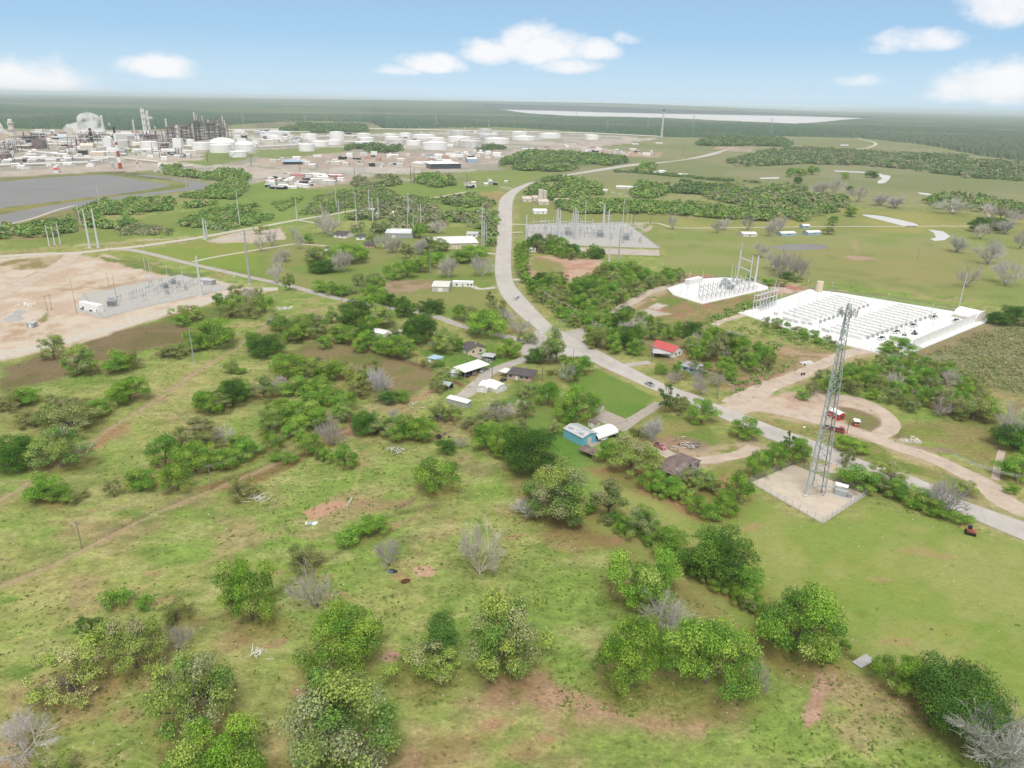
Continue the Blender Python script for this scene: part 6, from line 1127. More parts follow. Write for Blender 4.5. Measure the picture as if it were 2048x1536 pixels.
for x, b, t, r_, m, k, l in [(673, 419, 376, .5, 'P', '', 'first white pole from left in the pole yard'), (681, 419, 379, .4, 'D', '', 'first dark pole from left in the pole yard'), (691, 432, 377, .4, 'D', '', 'second dark pole from left in the pole yard'), (713, 447, 385, .5, 'P', '', 'white pole in the middle front of pole yard'),
                             (679, 446, 400, .5, 'P', 'arms', 'short armed white pole at front left of pole yard'), (724, 417, 384, .4, 'D', '', 'third dark pole from left in the pole yard'), (739, 427, 377, .6, 'P', '', 'thick white pole at centre of pole yard'), (746, 445, 397, .6, 'P', '', 'white pole front right of the thick one'), (757, 440, 396, .5, 'P', 'arms', 'armed white pole at right of pole yard'),
                             (762, 430, 391, .4, 'D', '', 'rightmost dark pole of the pole yard'), (817, 432, 386, .7, 'P', 'arms', 'tall armed white pole right of pole yard'), (842, 455, 407, .6, 'P', 'arms', 'armed white pole between pole yard and white hall'), (816, 465, 415, .35, 'P', '', 'left of two thin grey poles by the warehouse'), (827, 463, 417, .35, 'P', '', 'right of two thin grey poles by the warehouse'),
                             (594, 440, 396, .5, 'P', '', 'white pole beside the gravel lane end'), (643, 426, 406, .3, 'P', '', 'short pole on the gravel lane before pole yard'), (600, 344, 322, .5, 'D', '', 'dark pole in the pink works yard'), (709, 356, 330, .5, 'D', '', 'dark pole right of the pink works yard'), (764, 391, 356, .5, 'D', '', 'dark pole in grey scrub above pole yard'),
                             (822, 367, 330, .6, 'D', '', 'left of two dark poles before the office'), (829, 367, 334, .6, 'D', '', 'right of two dark poles before the office'), (964, 490, 411, .55, 'P', 'arms', 'tall armed pole, left of bundle beside highway'), (968, 492, 438, .6, 'P', '', 'short thick pole in bundle beside highway'), (973, 490, 446, .35, 'P', '', 'thin pole, right of bundle beside highway'),
                             (1052, 494, 430, .9, 'P', '', 'thick white pole at left corner of big substation'), (1170, 449, 400, .4, 'P', '', 'thin mast behind big substation, left'), (1244, 468, 398, .4, 'P', '', 'tall thin mast in the right half of big substation'), (1254, 449, 418, .35, 'P', '', 'thin mast behind right half of big substation'), (1262, 452, 426, .3, 'P', '', 'rightmost thin mast of big substation'), (1267, 448, 428, .3, 'D', '', 'dark thin pole right of big substation'), (1301, 448, 426, .25, 'D', '', 'short dark pole on the lane right of big substation'),
                             (1215, 476, 421, .9, 'P', 'arms', 'thick white pole with notches in big substation'), (1218, 522, 461, .7, 'P', '', 'left pole in front of the big substation'), (1237, 517, 455, .6, 'S', 'arms', 'right armed pole in front of the big substation'), (1478, 541, 485, .35, 'P', '', 'thin tall mast behind white substation'), (1510, 566, 511, .85, 'P', '', 'thick white pole at right end of white substation'),
                             (1918, 612, 545, .4, 'P', '', 'slim pale pole behind the arched white building'), (440, 361, 336, .4, 'P', '', 'pale pole at right end of canal wood'), (410, 349, 329, .4, 'P', '', 'pale pole above the canal wood'), (373, 376, 347, .4, 'P', '', 'pale pole on the canal bank near water end'), (200, 412, 368, .4, 'P', '', 'pale pole on the bank between lake and canal'),
                             (861, 552, 502, .18, 'S', 'lamp', 'lamp post on the grass by beige metal building'), (684, 602, 560, .2, 'W', '', 'wooden pole at the farm lane corner'), (726, 583, 567, .18, 'W', 'cross', 'short wooden pole above mossy trees'), (934, 730, 696, .14, 'D', '', 'black pole on lawn, left of two near carport'), (949, 733, 714, .12, 'D', '', 'short black pole on lawn near the carport'), (984, 773, 722, .2, 'D', '', 'tall black pole between arched sheds'),
                             (1084, 762, 735, .16, 'D', '', 'black pole right of the ranch house'), (1146, 728, 697, .16, 'D', '', 'thin black pole by the junction grass'), (1087, 612, 580, .22, 'W', 'trans', 'wooden utility pole in front of highway wood'), (1135, 630, 607, .2, 'W', 'cross', 'wooden utility pole deeper in highway wood'), (1303, 724, 687, .24, 'W', 'trans', 'wooden utility pole beside the red-roofed cottage'),
                             (1077, 686, 660, .15, 'S', 'lamp', 'lamp post left of the road junction'), (1122, 658, 641, .14, 'S', 'lamp', 'lamp post right of the road junction'), (1434, 798, 748, .26, 'W', 'cross', 'tall wooden utility pole at the dirt entrance'), (1464, 785, 768, .16, 'S', '', 'short pole behind the tall pole at dirt entrance'), (2031, 974, 948, .2, 'W', 'cross', 'wooden utility pole at the right edge'),
                             (424, 980, 928, .2, 'W', 'cross', 'wooden pole on the dirt track below left clump'), (164, 1097, 1042, .2, 'W', 'cross', 'wooden pole with lamp at left meadow track'), (632, 866, 838, .18, 'W', 'cross', 'wooden pole beside the cattle pen trees'), (1694, 866, 838, .16, 'D', 'lamp', 'dark lamp post beside the red truck'), (1606, 868, 855, .1, 'S', 'flood', 'low white post sign by the road before the tower'),
                             (154, 628, 556, .16, 'W', '', 'tall thin wooden pole behind white trailer'), (95, 622, 590, .18, 'W', 'cross', 'left pole of pair on sandy site'), (104, 620, 588, .18, 'W', 'cross', 'right pole of pair on sandy site'), (218, 574, 543, .16, 'W', '', 'left of two thin poles behind the grey pad'), (234, 603, 548, .16, 'W', '', 'right of two thin poles behind the grey pad'), (471, 578, 553, .2, 'S', 'flood', 'short lamp post right of control house'),
                             (219, 503, 482, .16, 'W', '', 'thin pole at the road fork'), (1650, 452, 440, .2, 'W', '', 'thin pole by the far right lane'), (1834, 518, 496, .2, 'W', 'cross', 'dark pole standing alone in the right pasture'), (1365, 312, 295, .35, 'D', '', 'dark pole right of the far road'), (1308, 320, 300, .35, 'D', '', 'dark pole left of the far road'),
                             (934, 388, 344, .45, 'D', '', 'tall dark pole beside palm-like tree near highway')]:
    pole('utility_pole' if m in 'WD' else 'steel_pole', l, 'pole', x, b, t, r_, dict(P=M_POLE, D=M_DPOLE, S=M_STEEL, W=M_WOOD)[m], k or 'plain', random.Random(int(x)).uniform(-.6, .6))
LMX = [182, 142, 146, 178, 98, 117, 84, 70, 61, 31, 27, 2, 262, 305, 320, 324, 416, 503, 208]
for x, b, t, l in [(182, 297, 262, 0), (142, 319, 276, 0), (146, 320, 300, 0), (178, 316, 298, 0), (98, 300, 277, 0), (117, 294, 278, 0), (84, 288, 266, 0), (70, 284, 264, 0), (61, 304, 288, 0), (31, 331, 308, 0), (27, 331, 308, 0), (2, 332, 318, 0), (262, 303, 281, 0), (305, 304, 283, 0), (320, 316, 290, 0), (324, 316, 292, 0), (416, 325, 302, 0), (503, 333, 311, 0), (208, 298, 279, 0)]:
    pole('light_mast', 'dark light mast on the refinery ground, ' + ordl(sorted(LMX).index(x), 19), 'mast', x, b, t, .7, M_DPOLE, group='dark light masts of the refinery')
for x, b, t, l in [(873, 254, 230, 'behind tank farm centre'), (978, 255, 240, 'behind right half of tank farm'), (1540, 272, 236, 'in the forest right of chimney'), (1385, 262, 231, 'in the forest just right of chimney'), (611, 243, 229, 'behind left half of tank farm'), (1214, 260, 242, 'left of the tall dark chimney'), (1296, 258, 236, 'immediately left of tall dark chimney'), (487, 254, 226, 'behind the brown process units'), (1152, 236, 224, 'by the pale settling pond')]:
    g = G(x, b); h = hfor(g, t); r = thing('pylon', 'faint lattice pylon ' + l, 'pylon', g, .3, 'far lattice pylons'); s = h * .09
    for sx, sy in ((-1, -1), (-1, 1), (1, -1), (1, 1)): part(MB().tube((sx * s, sy * s, 0), (sx * s * .15, sy * s * .15, h), .35, .25, 4), 'leg', M_STEEL, r)
    for k in (.72, .84, .95): part(MB().box(-h * .14, -.3, h * k, h * .14, .3, h * k + .6), 'crossarm', M_STEEL, r)
    mb = MB()
    for k in range(6):
        z0, z1 = h * k / 7, h * (k + 1) / 7; s0, s1 = s * (1 - .85 * k / 7), s * (1 - .85 * (k + 1) / 7)
        for q in ((-1, -1, 1, -1), (1, -1, 1, 1), (1, 1, -1, 1), (-1, 1, -1, -1)): mb.tube((q[0] * s0, q[1] * s0, z0), (q[2] * s1, q[3] * s1, z1), .18, .18, 3)
    part(mb, 'bracing', M_STEEL, r)
g = G(1323, 275); h = hfor(g, 219); r = thing('chimney', 'tall dark chimney standing alone beyond the tank farm', 'chimney', g); part(MB().tube((0, 0, 0), (0, 0, h), 4.2, 2.4, 12), 'shaft', M_CONC, r); part(MB().tube((0, 0, h * .93), (0, 0, h + .5), 2.9, 2.7, 12), 'top_band', M_DARK, r)
def wire(label, p, q, sag, n=3, sp=.5, r_=.045, group=None):
    o = thing('power_line', label, 'power line', p, 0, group); d = Vector(q) - Vector(p); s = Vector((-d.y, d.x, 0)).normalized()
    for k in range(n):
        mb = MB(); off = s * ((k - (n - 1) / 2) * sp * 2); N_ = 14
        pts = [d * (i / N_) + off - Vector((0, 0, sag * 4 * (i / N_) * (1 - i / N_))) for i in range(N_ + 1)]
        for a, b in zip(pts, pts[1:]): mb.tube(a, b, r_, r_, 3)
        part(mb, 'cable', M_STEEL, o)
def ptop(x, yb, yt): g = G(x, yb); return Vector((g.x, g.y, hfor(g, yt) - .7))
wire('power cables from dirt entrance pole to red-roofed cottage pole', ptop(1434, 798, 748), ptop(1303, 724, 687), 1.6, 3, .35, .03); wire('power cables from cottage pole over the wood to inner wood pole', ptop(1303, 724, 687), ptop(1135, 630, 607), 2.2, 3, .35, .03)
wire('power cables from inner wood pole to highway wood pole', ptop(1135, 630, 607), ptop(1087, 612, 580), 1.0, 3, .35, .03); wire('power cables from dirt entrance pole down to the right edge', ptop(1434, 798, 748), ptop(1464, 785, 768), .6, 3, .4, .05)
wire('pale cables between track pole and cattle pen pole', ptop(424, 980, 928), ptop(632, 866, 838), 1.5, 2, .5, .035); wire('pale cables between left meadow pole and track pole', ptop(164, 1097, 1042), ptop(424, 980, 928), 1.8, 2, .5, .03)
wire('cables over the cattle pen toward the farmyard', ptop(632, 866, 838), ptop(875, 780, 760), 2.0, 2, .4, .05); wire('cables at the right edge over dirt road', ptop(2031, 974, 948), ptop(1900, 925, 905), 1.0, 3, .5, .05)
wire('cables from armed lane pole across the green field', ptop(500, 568, 465), ptop(410, 479, 440), 3, 3, 1.2, .08)
# ---------------------------------------------------------------- cell tower compound
M_TOWER = mat('pale_galvanised_lattice', (.40, .44, .46), rough=.5, metal=.25, var=.06)
def cell_tower():
    M_STEEL = M_TOWER; f = [G(1606, 994), G(1643, 990), G(1624, 975)]; c = (f[0] + f[1] + f[2]) / 3; h = hfor(c, 607); r = thing('cell_tower', 'tall grey three-legged lattice tower with antennas on gravel compound', 'cell tower', c); r['label'] = 'tall grey lattice cell tower with antennas on its top'
    b = [p - c for p in f]; s = sum(v.length for v in b) / 3; b = [v.normalized() * s for v in b]; top = .19
    at = lambda i, t: Vector((b[i].x * (1 - (1 - top) * t), b[i].y * (1 - (1 - top) * t), h * t))
    for i in range(3): part(MB().tube(at(i, 0), at(i, .5), .24, .18, 8).tube(at(i, .5), at(i, 1), .18, .11, 8), 'leg', M_STEEL, r); part(MB().cbox((b[i].x, b[i].y, .25), (1.3, 1.3, .6)), 'footing', M_CONC, r)
    z = 0; sec = 0
    while z < .97:
        step = .034 + .028 * (1 - z); mb = MB()
        for i in range(3):
            j = (i + 1) % 3; mb.tube(at(i, z), at(j, z + step), .085, .085, 4).tube(at(j, z), at(i, z + step), .085, .085, 4).tube(at(i, z + step), at(j, z + step), .07, .07, 4)
        part(mb, 'bracing', M_STEEL, r); z += step
    lad = MB(); 
    for q in (-.2, .2): lad.tube(at(2, 0) * .9 + Vector((q, 0, 0)), at(2, 1) * .9 + Vector((q, 0, h * .1)), .035, .035, 4)
    part(lad, 'ladder', M_STEEL, r); part(MB().tube(at(1, .02) * .7, at(1, .98) * .8, .13, .13, 6), 'cable_run', M_DARK, r)
    mnt = part(MB().lathe([(1.5, h - 3.2), (1.5, h - 3.0)], 12), 'antenna_mount', M_STEEL, r)
    for i in range(3):
        th = 2.0944 * i + .4; d = Vector((math.cos(th), math.sin(th), 0)); p = Vector((-d.y, d.x, 0))
        for zz in (h - 3.6, h - 2.2): part(MB().tube(d * 1.9 - p * 2.1 + Vector((0, 0, zz)), d * 1.9 + p * 2.1 + Vector((0, 0, zz)), .06, .06, 5).tube((0, 0, zz), tuple(d * 1.9 + Vector((0, 0, zz))), .07, .07, 5), 'boom', M_STEEL, mnt)
        for k in range(4):
            q = d * 2.1 + p * (-1.9 + 1.27 * k); an = MB(); an.box(-.14, -.2, 0, .14, .2, 2.2); an.v = [tuple(Vector((x, y, z_)) + q + Vector((0, 0, h - 3.9))) for x, y, z_ in an.v]; part(an, 'panel_antenna', M_WSHED if k % 2 else M_CHROME, mnt)
        part(MB().box(d.x * 1.5 - .25, d.y * 1.5 - .25, h - 3.1, d.x * 1.5 + .25, d.y * 1.5 + .25, h - 2.2), 'radio_unit', M_CHROME, mnt)
    part(MB().tube((0, 0, h - .3), (0, 0, h + 2.6), .05, .03, 5), 'lightning_rod', M_STEEL, r)
    for q, zz in (((.3, .9), .86), ((-.8, -.4), .81)): part(MB().tube((q[0], q[1], h * zz), (q[0] * 1.9, q[1] * 1.9, h * zz), .75, .65, 14), 'dish_antenna', M_WSHED, r)
    part(MB().box(1.2, -.5, 2.6, 7.0, .1, 2.8).box(1.2, -.5, 0, 1.3, -.4, 2.6).box(6.8, -.5, 0, 6.9, -.4, 2.6).box(4, -.5, 0, 4.1, -.4, 2.6), 'cable_bridge', M_STEEL, r)
cell_tower()
eq = thing('equipment_cabinet', 'grey equipment cabinets under small white roof beside tower', 'equipment cabinet', G(1668, 990), -.55)
part(MB().box(0, 0, .2, 3.8, 2.0, 2.1), 'cabinet', M_CHROME, eq); part(MB().box(4.0, .2, .2, 5.4, 1.6, 1.7), 'generator', M_INS, eq); part(MB().box(-.6, -.3, 0, 5.9, 2.4, .2), 'slab', M_CONC, eq); part(MB().box(-.3, 1.6, 2.9, 3.6, 4.0, 3.0), 'shelter_roof', M_WHITE, eq)
for x, y in ((-.2, 1.7), (3.5, 1.7), (-.2, 3.9), (3.5, 3.9)): part(MB().box(x - .05, y - .05, 0, x + .05, y + .05, 2.9), 'post', M_STEEL, eq)
pr = thing('transformer_box', 'white utility cabinet at upper corner of tower compound', 'cabinet', G(1668, 975), -.5); part(MB().box(0, 0, 0, 2.0, 1.0, 1.9), 'cabinet', M_WHITE, pr); part(MB().box(.2, -.04, .2, .95, .01, 1.7), 'door', M_WSHED, pr)
def fence(label, pts, h, step, m, close=False, wires=3, z=0.0, r_=.05, panel=None, name='chain_link_fence', cat='fence'):
    W_ = [Vector((*p, z)) for p in GP(pts)]; W_ = W_ + [W_[0]] if close else W_; o = W_[0].copy(); r = thing(name, label, cat, o)
    n = 0
    for a, b in zip(W_, W_[1:]):
        L_ = (b - a).length; k = max(1, round(L_ / step)); rail = MB()
        for i in range(k):
            p = a.lerp(b, i / k) - o
            if n < 95: part(MB().tube(p, p + Vector((0, 0, h)), r_, r_, 5), 'post', m, r); n += 1
        for j in range(wires): zz = Vector((0, 0, h * (j + 1) / wires)); rail.tube(a - o + zz, b - o + zz, r_ * .6, r_ * .6, 3)
        if panel: 
            d = (b - a).normalized(); nn = Vector((-d.y, d.x, 0)) * .04; q = MB(); q.add([a - o - nn, b - o - nn, b - o + nn, a - o + nn] + [v + Vector((0, 0, h * .97)) for v in (a - o - nn, b - o - nn, b - o + nn, a - o + nn)], [(0, 3, 2, 1), (4, 5, 6, 7), (0, 1, 5, 4), (1, 2, 6, 5), (2, 3, 7, 6), (3, 0, 4, 7)]); part(q, 'panel', panel, r)
        part(rail, 'rail', m, r)
    return r
fence('chain-link fence round the cell tower compound', [(1500, 966), (1588, 929), (1733, 991), (1645, 1048)], 2.4, 3.0, M_STEEL, True, 6, 0, .06)
fence('dark mesh fence round the white substation pad', [(1334, 578), (1360, 569), (1390, 560), (1450, 556), (1500, 562), (1533, 575), (1404, 607), (1346, 591)], 2.4, 5, M_CHROME, True, 5, .6)
fence('thin mesh fence along front of the big white pad', [(1479, 627), (1600, 667), (1707, 695), (1796, 717)], 2.4, 5, M_CHROME, False, 5, .7); fence('thin mesh fence along back of the big white pad', [(1560, 601), (1618, 581), (1677, 588), (1903, 625), (1966, 634)], 2.4, 8, M_CHROME, False, 5, .7)
fence('mesh fence round the grey gravel substation', [(165, 588), (195, 584), (360, 549), (462, 577), (275, 617), (205, 636)], 2.4, 7, M_CHROME, True, 5, .1); fence('mesh fence round the big substation by the highway', [(1052, 451), (1255, 448), (1320, 497), (1110, 489), (1057, 481)], 2.6, 9, M_STEEL, True, 6, .1)
fence('cattle fence at right end of ditch hedge, with grey boards', [(788, 1026), (800, 1016), (818, 1008), (832, 998)], 1.4, 1.6, M_WOOD, False, 3, 0, .06, name='cattle_fence'); fence('old wooden cattle pen rails by the farmyard', [(872, 880), (905, 862), (950, 842), (975, 825), (985, 812)], 1.4, 2.5, M_WOOD, False, 3, 0, .07, name='cattle_fence')
fence('long wire fence beside the lower left dirt track', [(0, 1166), (105, 1128), (220, 1068), (312, 1021), (425, 976), (512, 938), (600, 902), (690, 868)], 1.3, 4, M_WOOD, False, 3, 0, .05, name='wire_fence'); fence('wire fence between dirt road and rough pasture at right', [(1880, 898), (1960, 935), (1985, 944)], 1.4, 3, M_STEEL, False, 3, 0, .05, name='wire_fence')
fence('white pipe gate at the right edge track', [(2000, 940), (2048, 958), (2080, 972)], 1.5, 4, M_WHITE, False, 3, 0, .08, name='pipe_fence'); fence('dark board fence above the brown bare field', [(640, 676), (700, 690), (760, 706), (810, 720), (870, 742), (922, 772)], 1.5, 3.5, M_WOOD, False, 3, 0, .07, name='board_fence')
wl = fence('tall white sound wall along right side of the white pad', [(1822, 702), (1870, 681), (1920, 660), (1966, 639)], 5.6, 9, M_WSHED, False, 1, .6, .14, panel=M_WHITE, name='sound_wall', cat='wall'); fence('low white wall stepping in front of the pad corner', [(1796, 717), (1822, 702)], 3.6, 3, M_WSHED, False, 2, .6, .12, panel=M_WHITE, name='sound_wall', cat='wall')
# ================================================================ substations
def support(label_group):
    r = thing('bus_support', '', 'bus support', (0, 0, 0)); 
    for x in (-1.6, 1.6): part(MB().tube((x, 0, 0), (x, 0, 3.2), .13, .11, 6), 'leg', M_STEEL, r); part(MB().lathe([(.12, 3.45), (.2, 3.6), (.12, 3.75), (.2, 3.9), (.12, 4.05), (.2, 4.2), (.1, 4.5)], 8, (x, 0)), 'insulator', M_INS, r)
    part(MB().box(-1.9, -.12, 3.2, 1.9, .12, 3.42), 'beam', M_STEEL, r); part(MB().tube((-2.2, 0, 4.55), (2.2, 0, 4.55), .07, .07, 6), 'bus_bar', M_TIN, r); return r
def gantry(w=9, h=13, two=True):
    r = thing('gantry', '', 'gantry', (0, 0, 0))
    for x in (-w / 2, w / 2): part(MB().tube((x, 0, 0), (x, 0, h), .3, .18, 6), 'leg', M_POLE, r)
    for z in ((h * .78, h * .5) if two else (h * .85,)): part(MB().box(-w / 2, -.2, z, w / 2, .2, z + .4), 'beam', M_POLE, r); part(MB().tube((0, 0, z - 1.5), (0, 0, z), .12), 'insulator', M_INS, r)
    return r
def transformer():
    r = thing('transformer', '', 'transformer', (0, 0, 0)); part(MB().box(-2.5, -1.5, .4, 2.5, 1.5, 3.6), 'tank', M_CHROME, r); part(MB().box(-3, -2, 0, 3, 2, .4), 'plinth', M_CONC, r)
    for s in (-1, 1):
        mb = MB()
        for k in range(8): mb.box(-2.2 + k * .6, s * 1.6, .8, -2.0 + k * .6, s * 2.5, 3.3)
        part(mb.box(-2.2, s * 1.55 if s > 0 else s * 1.65, 3.0, 2.4, s * 1.65 if s > 0 else s * 1.55, 3.1), 'radiator', M_CHROME, r)
    for x in (-1.5, 0, 1.5): part(MB().lathe([(.22, 3.6), (.3, 3.9), (.18, 4.2), (.26, 4.5), (.1, 5.4)], 8, (x, 0)), 'bushing', M_INS, r)
    part(MB().tube((-2, 1.2, 4.4), (1.2, 1.2, 4.4), .45, .45, 10), 'conservator', M_CHROME, r); return r
def breaker():
    r = thing('circuit_breaker', '', 'circuit breaker', (0, 0, 0)); part(MB().box(-.9, -.6, .9, .9, .6, 2.2), 'cabinet', M_CHROME, r)
    for x in (-.7, .7): part(MB().tube((x, 0, 0), (x, 0, .9), .1), 'leg', M_STEEL, r)
    for x in (-.7, 0, .7): part(MB().lathe([(.14, 2.2), (.22, 2.5), (.14, 2.8), (.22, 3.1), (.08, 3.8)], 8, (x, 0)), 'bushing', M_INS, r)
    return r
def mast(h, r0=.22):
    r = thing('lightning_mast', '', 'lightning mast', (0, 0, 0)); part(MB().tube((0, 0, 0), (0, 0, h * .85), r0, r0 * .5, 7), 'shaft', M_POLE, r); part(MB().tube((0, 0, h * .85), (0, 0, h), .05, .03, 4), 'rod', M_STEEL, r); return r
PRO = {}
def drop(make, key, desc, place_, pts, rz, group, z=.15, sc=1.0, cat=None):
    "copies of one built piece of equipment; every one its own thing"
    pts = sorted(pts)
    for i, p in enumerate(pts):
        loc = G(*p); loc.z = z; n = len(pts)
        lab = '%s %s' % (desc, place_) if n == 1 or n > 40 else '%s %s, %s' % (desc, place_, ordl(i, n))
        if key not in PRO: PRO[key] = make(); r = PRO[key]; r.location = loc; r.rotation_euler = (0, 0, rz); r['label'] = lab; r['group'] = group; r.scale = (sc, sc, sc)
        else: copy_thing(PRO[key], loc, rz, (sc, sc, sc), lab, group)
sup = lambda: support('')
# grey gravel substation on the left
d1 = math.atan2(*(list((G(275, 617) - G(462, 577))[:2])[::-1]))
drop(sup, 'sup', 'steel bus support', 'in the grey gravel substation', [(263, 598), (272, 594), (284, 592), (290, 602), (240, 604), (312, 590), (320, 584), (330, 580), (342, 586), (350, 578), (358, 584), (366, 574), (376, 577), (302, 574), (322, 570), (296, 585), (350, 566), (385, 572), (334, 594)], d1 + .5, 'bus supports in the grey gravel substation')
drop(lambda: mast(18), 'mast18', 'thin lightning mast', 'in the grey gravel substation', [(261, 600), (303, 565), (309, 580), (337, 568), (368, 575), (294, 560)], 0, 'lightning masts in the grey gravel substation')
drop(transformer, 'tr', 'grey transformer', 'in the grey gravel substation', [(345, 568), (330, 576)], d1, 'transformers in the grey gravel substation', sc=.75); drop(breaker, 'brk', 'circuit breaker', 'in the grey gravel substation', [(335, 588), (358, 572), (372, 580)], d1, 'breakers in the grey gravel substation')
house('control_house', 'long grey control house beside thick white pole', 'control house', (396, 569), (424, 571), 5, 3, 'flat', 0, .2, M_GREYW, M_TIN, doors=(.3,))
tl = house('trailer', 'long white semi-trailer body standing on the sandy site', 'trailer', (160, 618), (198, 626), 3.2, 4.2, 'flat', 0, .05, M_WHITE, M_WHITE, doors=(.9,), wins=(.2,)); 
for x in (1.5, 3, 9.5, 10.8): part(MB().tube((x, -.3, .5), (x, .1, .5), .5, .5, 10), 'wheel', M_RUBBER, tl)
drop(transformer, 'tr', 'grey mobile transformer', 'between white trailer and gravel substation', [(225, 612)], .3, 'mobile transformer'); house('kiosk', 'small grey kiosk box on the sandy verge', 'kiosk', (54, 656), (68, 656), 4, 2.4, 'flat', 0, .1, M_GREYW, M_TIN, doors=(.5,))
# big substation by the highway
R2 = 0.0
pts = [(1060 + 11.5 * i + (j % 2) * 4, 457 + 9 * j) for j in range(3) for i in range(17) if 1066 + 11.5 * i < 1250 + 10 * j]
rr = random.Random(5); pts = [(x + rr.uniform(-3, 3), y + rr.uniform(-2, 2)) for x, y in pts if rr.random() < .82][:40]
drop(sup, 'sup', 'steel bus support', 'in the big substation by the highway', pts, R2, 'bus supports in the big substation', sc=1.35)
drop(lambda: gantry(12, 16), 'gan', 'tall steel gantry', 'in the big substation', [(1078, 470), (1094, 468), (1108, 474), (1130, 470), (1150, 474), (1172, 470), (1196, 474), (1232, 472), (1254, 476), (1270, 482)], R2, 'gantries in the big substation', cat='g')
drop(lambda: mast(32, .7), 'mast32', 'thick white mast', 'in the big substation', [(1112, 476), (1115, 474), (1119, 477), (1144, 476), (1148, 473), (1151, 478), (1154, 480), (1205, 463), (1207, 466)], 0, 'thick white masts of the big substation')
drop(transformer, 'tr', 'grey transformer', 'in the big substation', [(1136, 470), (1200, 474), (1252, 480)], 0, 'transformers in the big substation', sc=1.3); drop(breaker, 'brk', 'circuit breaker', 'in the big substation', [(1090, 462), (1104, 480), (1160, 464), (1186, 470), (1222, 478), (1262, 470), (1246, 486), (1280, 486)], 0, 'breakers in the big substation', sc=1.4)
# white substation
d3 = math.atan2(*(list((G(1533, 577) - G(1404, 607))[:2])[::-1]))
L0 = [(1400 + 9.2 * i, 604 - 1.75 * i) for i in range(13)]; L1 = [(1408 + 9 * i, 588 - 1.75 * i) for i in range(11)]
drop(lambda: gantry(6, 10, True), 'gan3', 'slim white gantry bay', 'in the white substation row', [(x, y - 6) for x, y in L0[:12]], d3 + 1.1, 'gantry bays in the white substation', z=.6)
drop(sup, 'sup', 'steel bus support', 'in the white substation', [(x, y) for x, y in L0] + L1, d3 + 1.2, 'bus supports in the white substation', z=.6, sc=.9)
drop(transformer, 'tr', 'grey transformer', 'in the white substation', [(1458, 580), (1450, 571)], d3, 'transformers in the white substation', z=.6); drop(breaker, 'brk', 'circuit breaker', 'in the white substation', [(1474, 572), (1482, 568), (1440, 578), (1466, 566)], d3, 'breakers in the white substation', z=.6)
drop(lambda: mast(14), 'mast14', 'slim white mast', 'in the white substation', [(1361, 589), (1373, 594), (1377, 578), (1398, 601), (1403, 577), (1462, 560), (1468, 566)], 0, 'slim masts of the white substation', z=.6)
house('control_house', 'grey corrugated control house in the white substation', 'control house', (1378, 572), (1404, 566), 4, 4, 'flat', 0, .1, M_WSHED, M_WHITE, doors=(.5,))
hf = gantry(10, 14); A = G(1473, 566); B = G(1497, 577); hf.location = (A + B) / 2; hf.rotation_euler = (0, 0, math.atan2((B - A).y, (B - A).x)); hf.scale = ((B - A).length / 10,) * 3; hf['label'] = 'tall white H-frame at right end of white substation'; hf['group'] = 'H-frame'; hf.name = 'steel_gantry'
# battery park
d4 = math.atan2(*(list((G(1741, 613) - G(1665, 595))[:2])[::-1]))
def container(L_):
    r = thing('battery_container', '', 'battery container', (0, 0, 0)); part(MB().box(0, -1.1, .25, L_, 1.1, 1.9), 'body', M_WHITE, r); part(MB().box(-.1, -1.2, 0, L_ + .1, 1.2, .25), 'plinth', M_WSHED, r)
    mb = MB()
    for k in range(int(L_ / 1.5)): mb.box(.3 + k * 1.5, -1.15, .6, 1.4 + k * 1.5, -1.1, 1.6)
    part(mb, 'doors', M_WSHED, r); mb = MB()
    for k in range(int(L_ / 3)): mb.box(.8 + k * 3, -.6, 1.9, 1.9 + k * 3, .6, 2.0)
    part(mb, 'roof_vents', M_WSHED, r); return r
CT = None
def rows(lt, lb, rt, rb, n, name_, tag_):
    global CT
    for i in range(n):
        t = i / (n - 1); a = G(*lb).lerp(G(*lt), t); b = G(*rb).lerp(G(*rt), t); d = b - a; L_ = d.length; k = 3; seg = L_ / k
        for j in range(k):
            p = a + d * (j / k); p.z = .65; lab = 'white battery container, %s segment of row %s from front, %s block' % (('left', 'middle', 'right')[j], ORD[i], tag_); rz = math.atan2(d.y, d.x); sx = (seg - .9) / 10.0
            if CT is None: CT = container(10.0); CT.location = p; CT.rotation_euler = (0, 0, rz); CT.scale = (sx, 1, 1); CT['label'] = lab; CT['group'] = 'battery containers on the white pad'
            else: copy_thing(CT, p, rz, (sx, 1, 1), lab, 'battery containers on the white pad')
rows((1668, 595), (1567, 629), (1738, 611), (1628, 648), 12, 'A', 'left'); rows((1794, 613), (1650, 663), (1868, 630), (1728, 683), 15, 'B', 'right')
drop(lambda: (lambda r: (part(MB().box(-1.4, -.8, 0, 1.4, .8, 1.9), 'cabinet', M_WSHED, r), part(MB().box(-1.2, -.84, .3, 1.2, -.8, 1.6), 'grille', M_DIRTYW, r), r)[2])(thing('inverter_cabinet', '', 'inverter', (0, 0, 0))), 'inv', 'white inverter cabinet', 'along the front of the white pad',
     [(1552, 632), (1570, 642), (1580, 645), (1592, 648), (1607, 650), (1620, 652), (1648, 664), (1655, 667)], d4, 'inverter cabinets at the front of the white pad', z=.65)
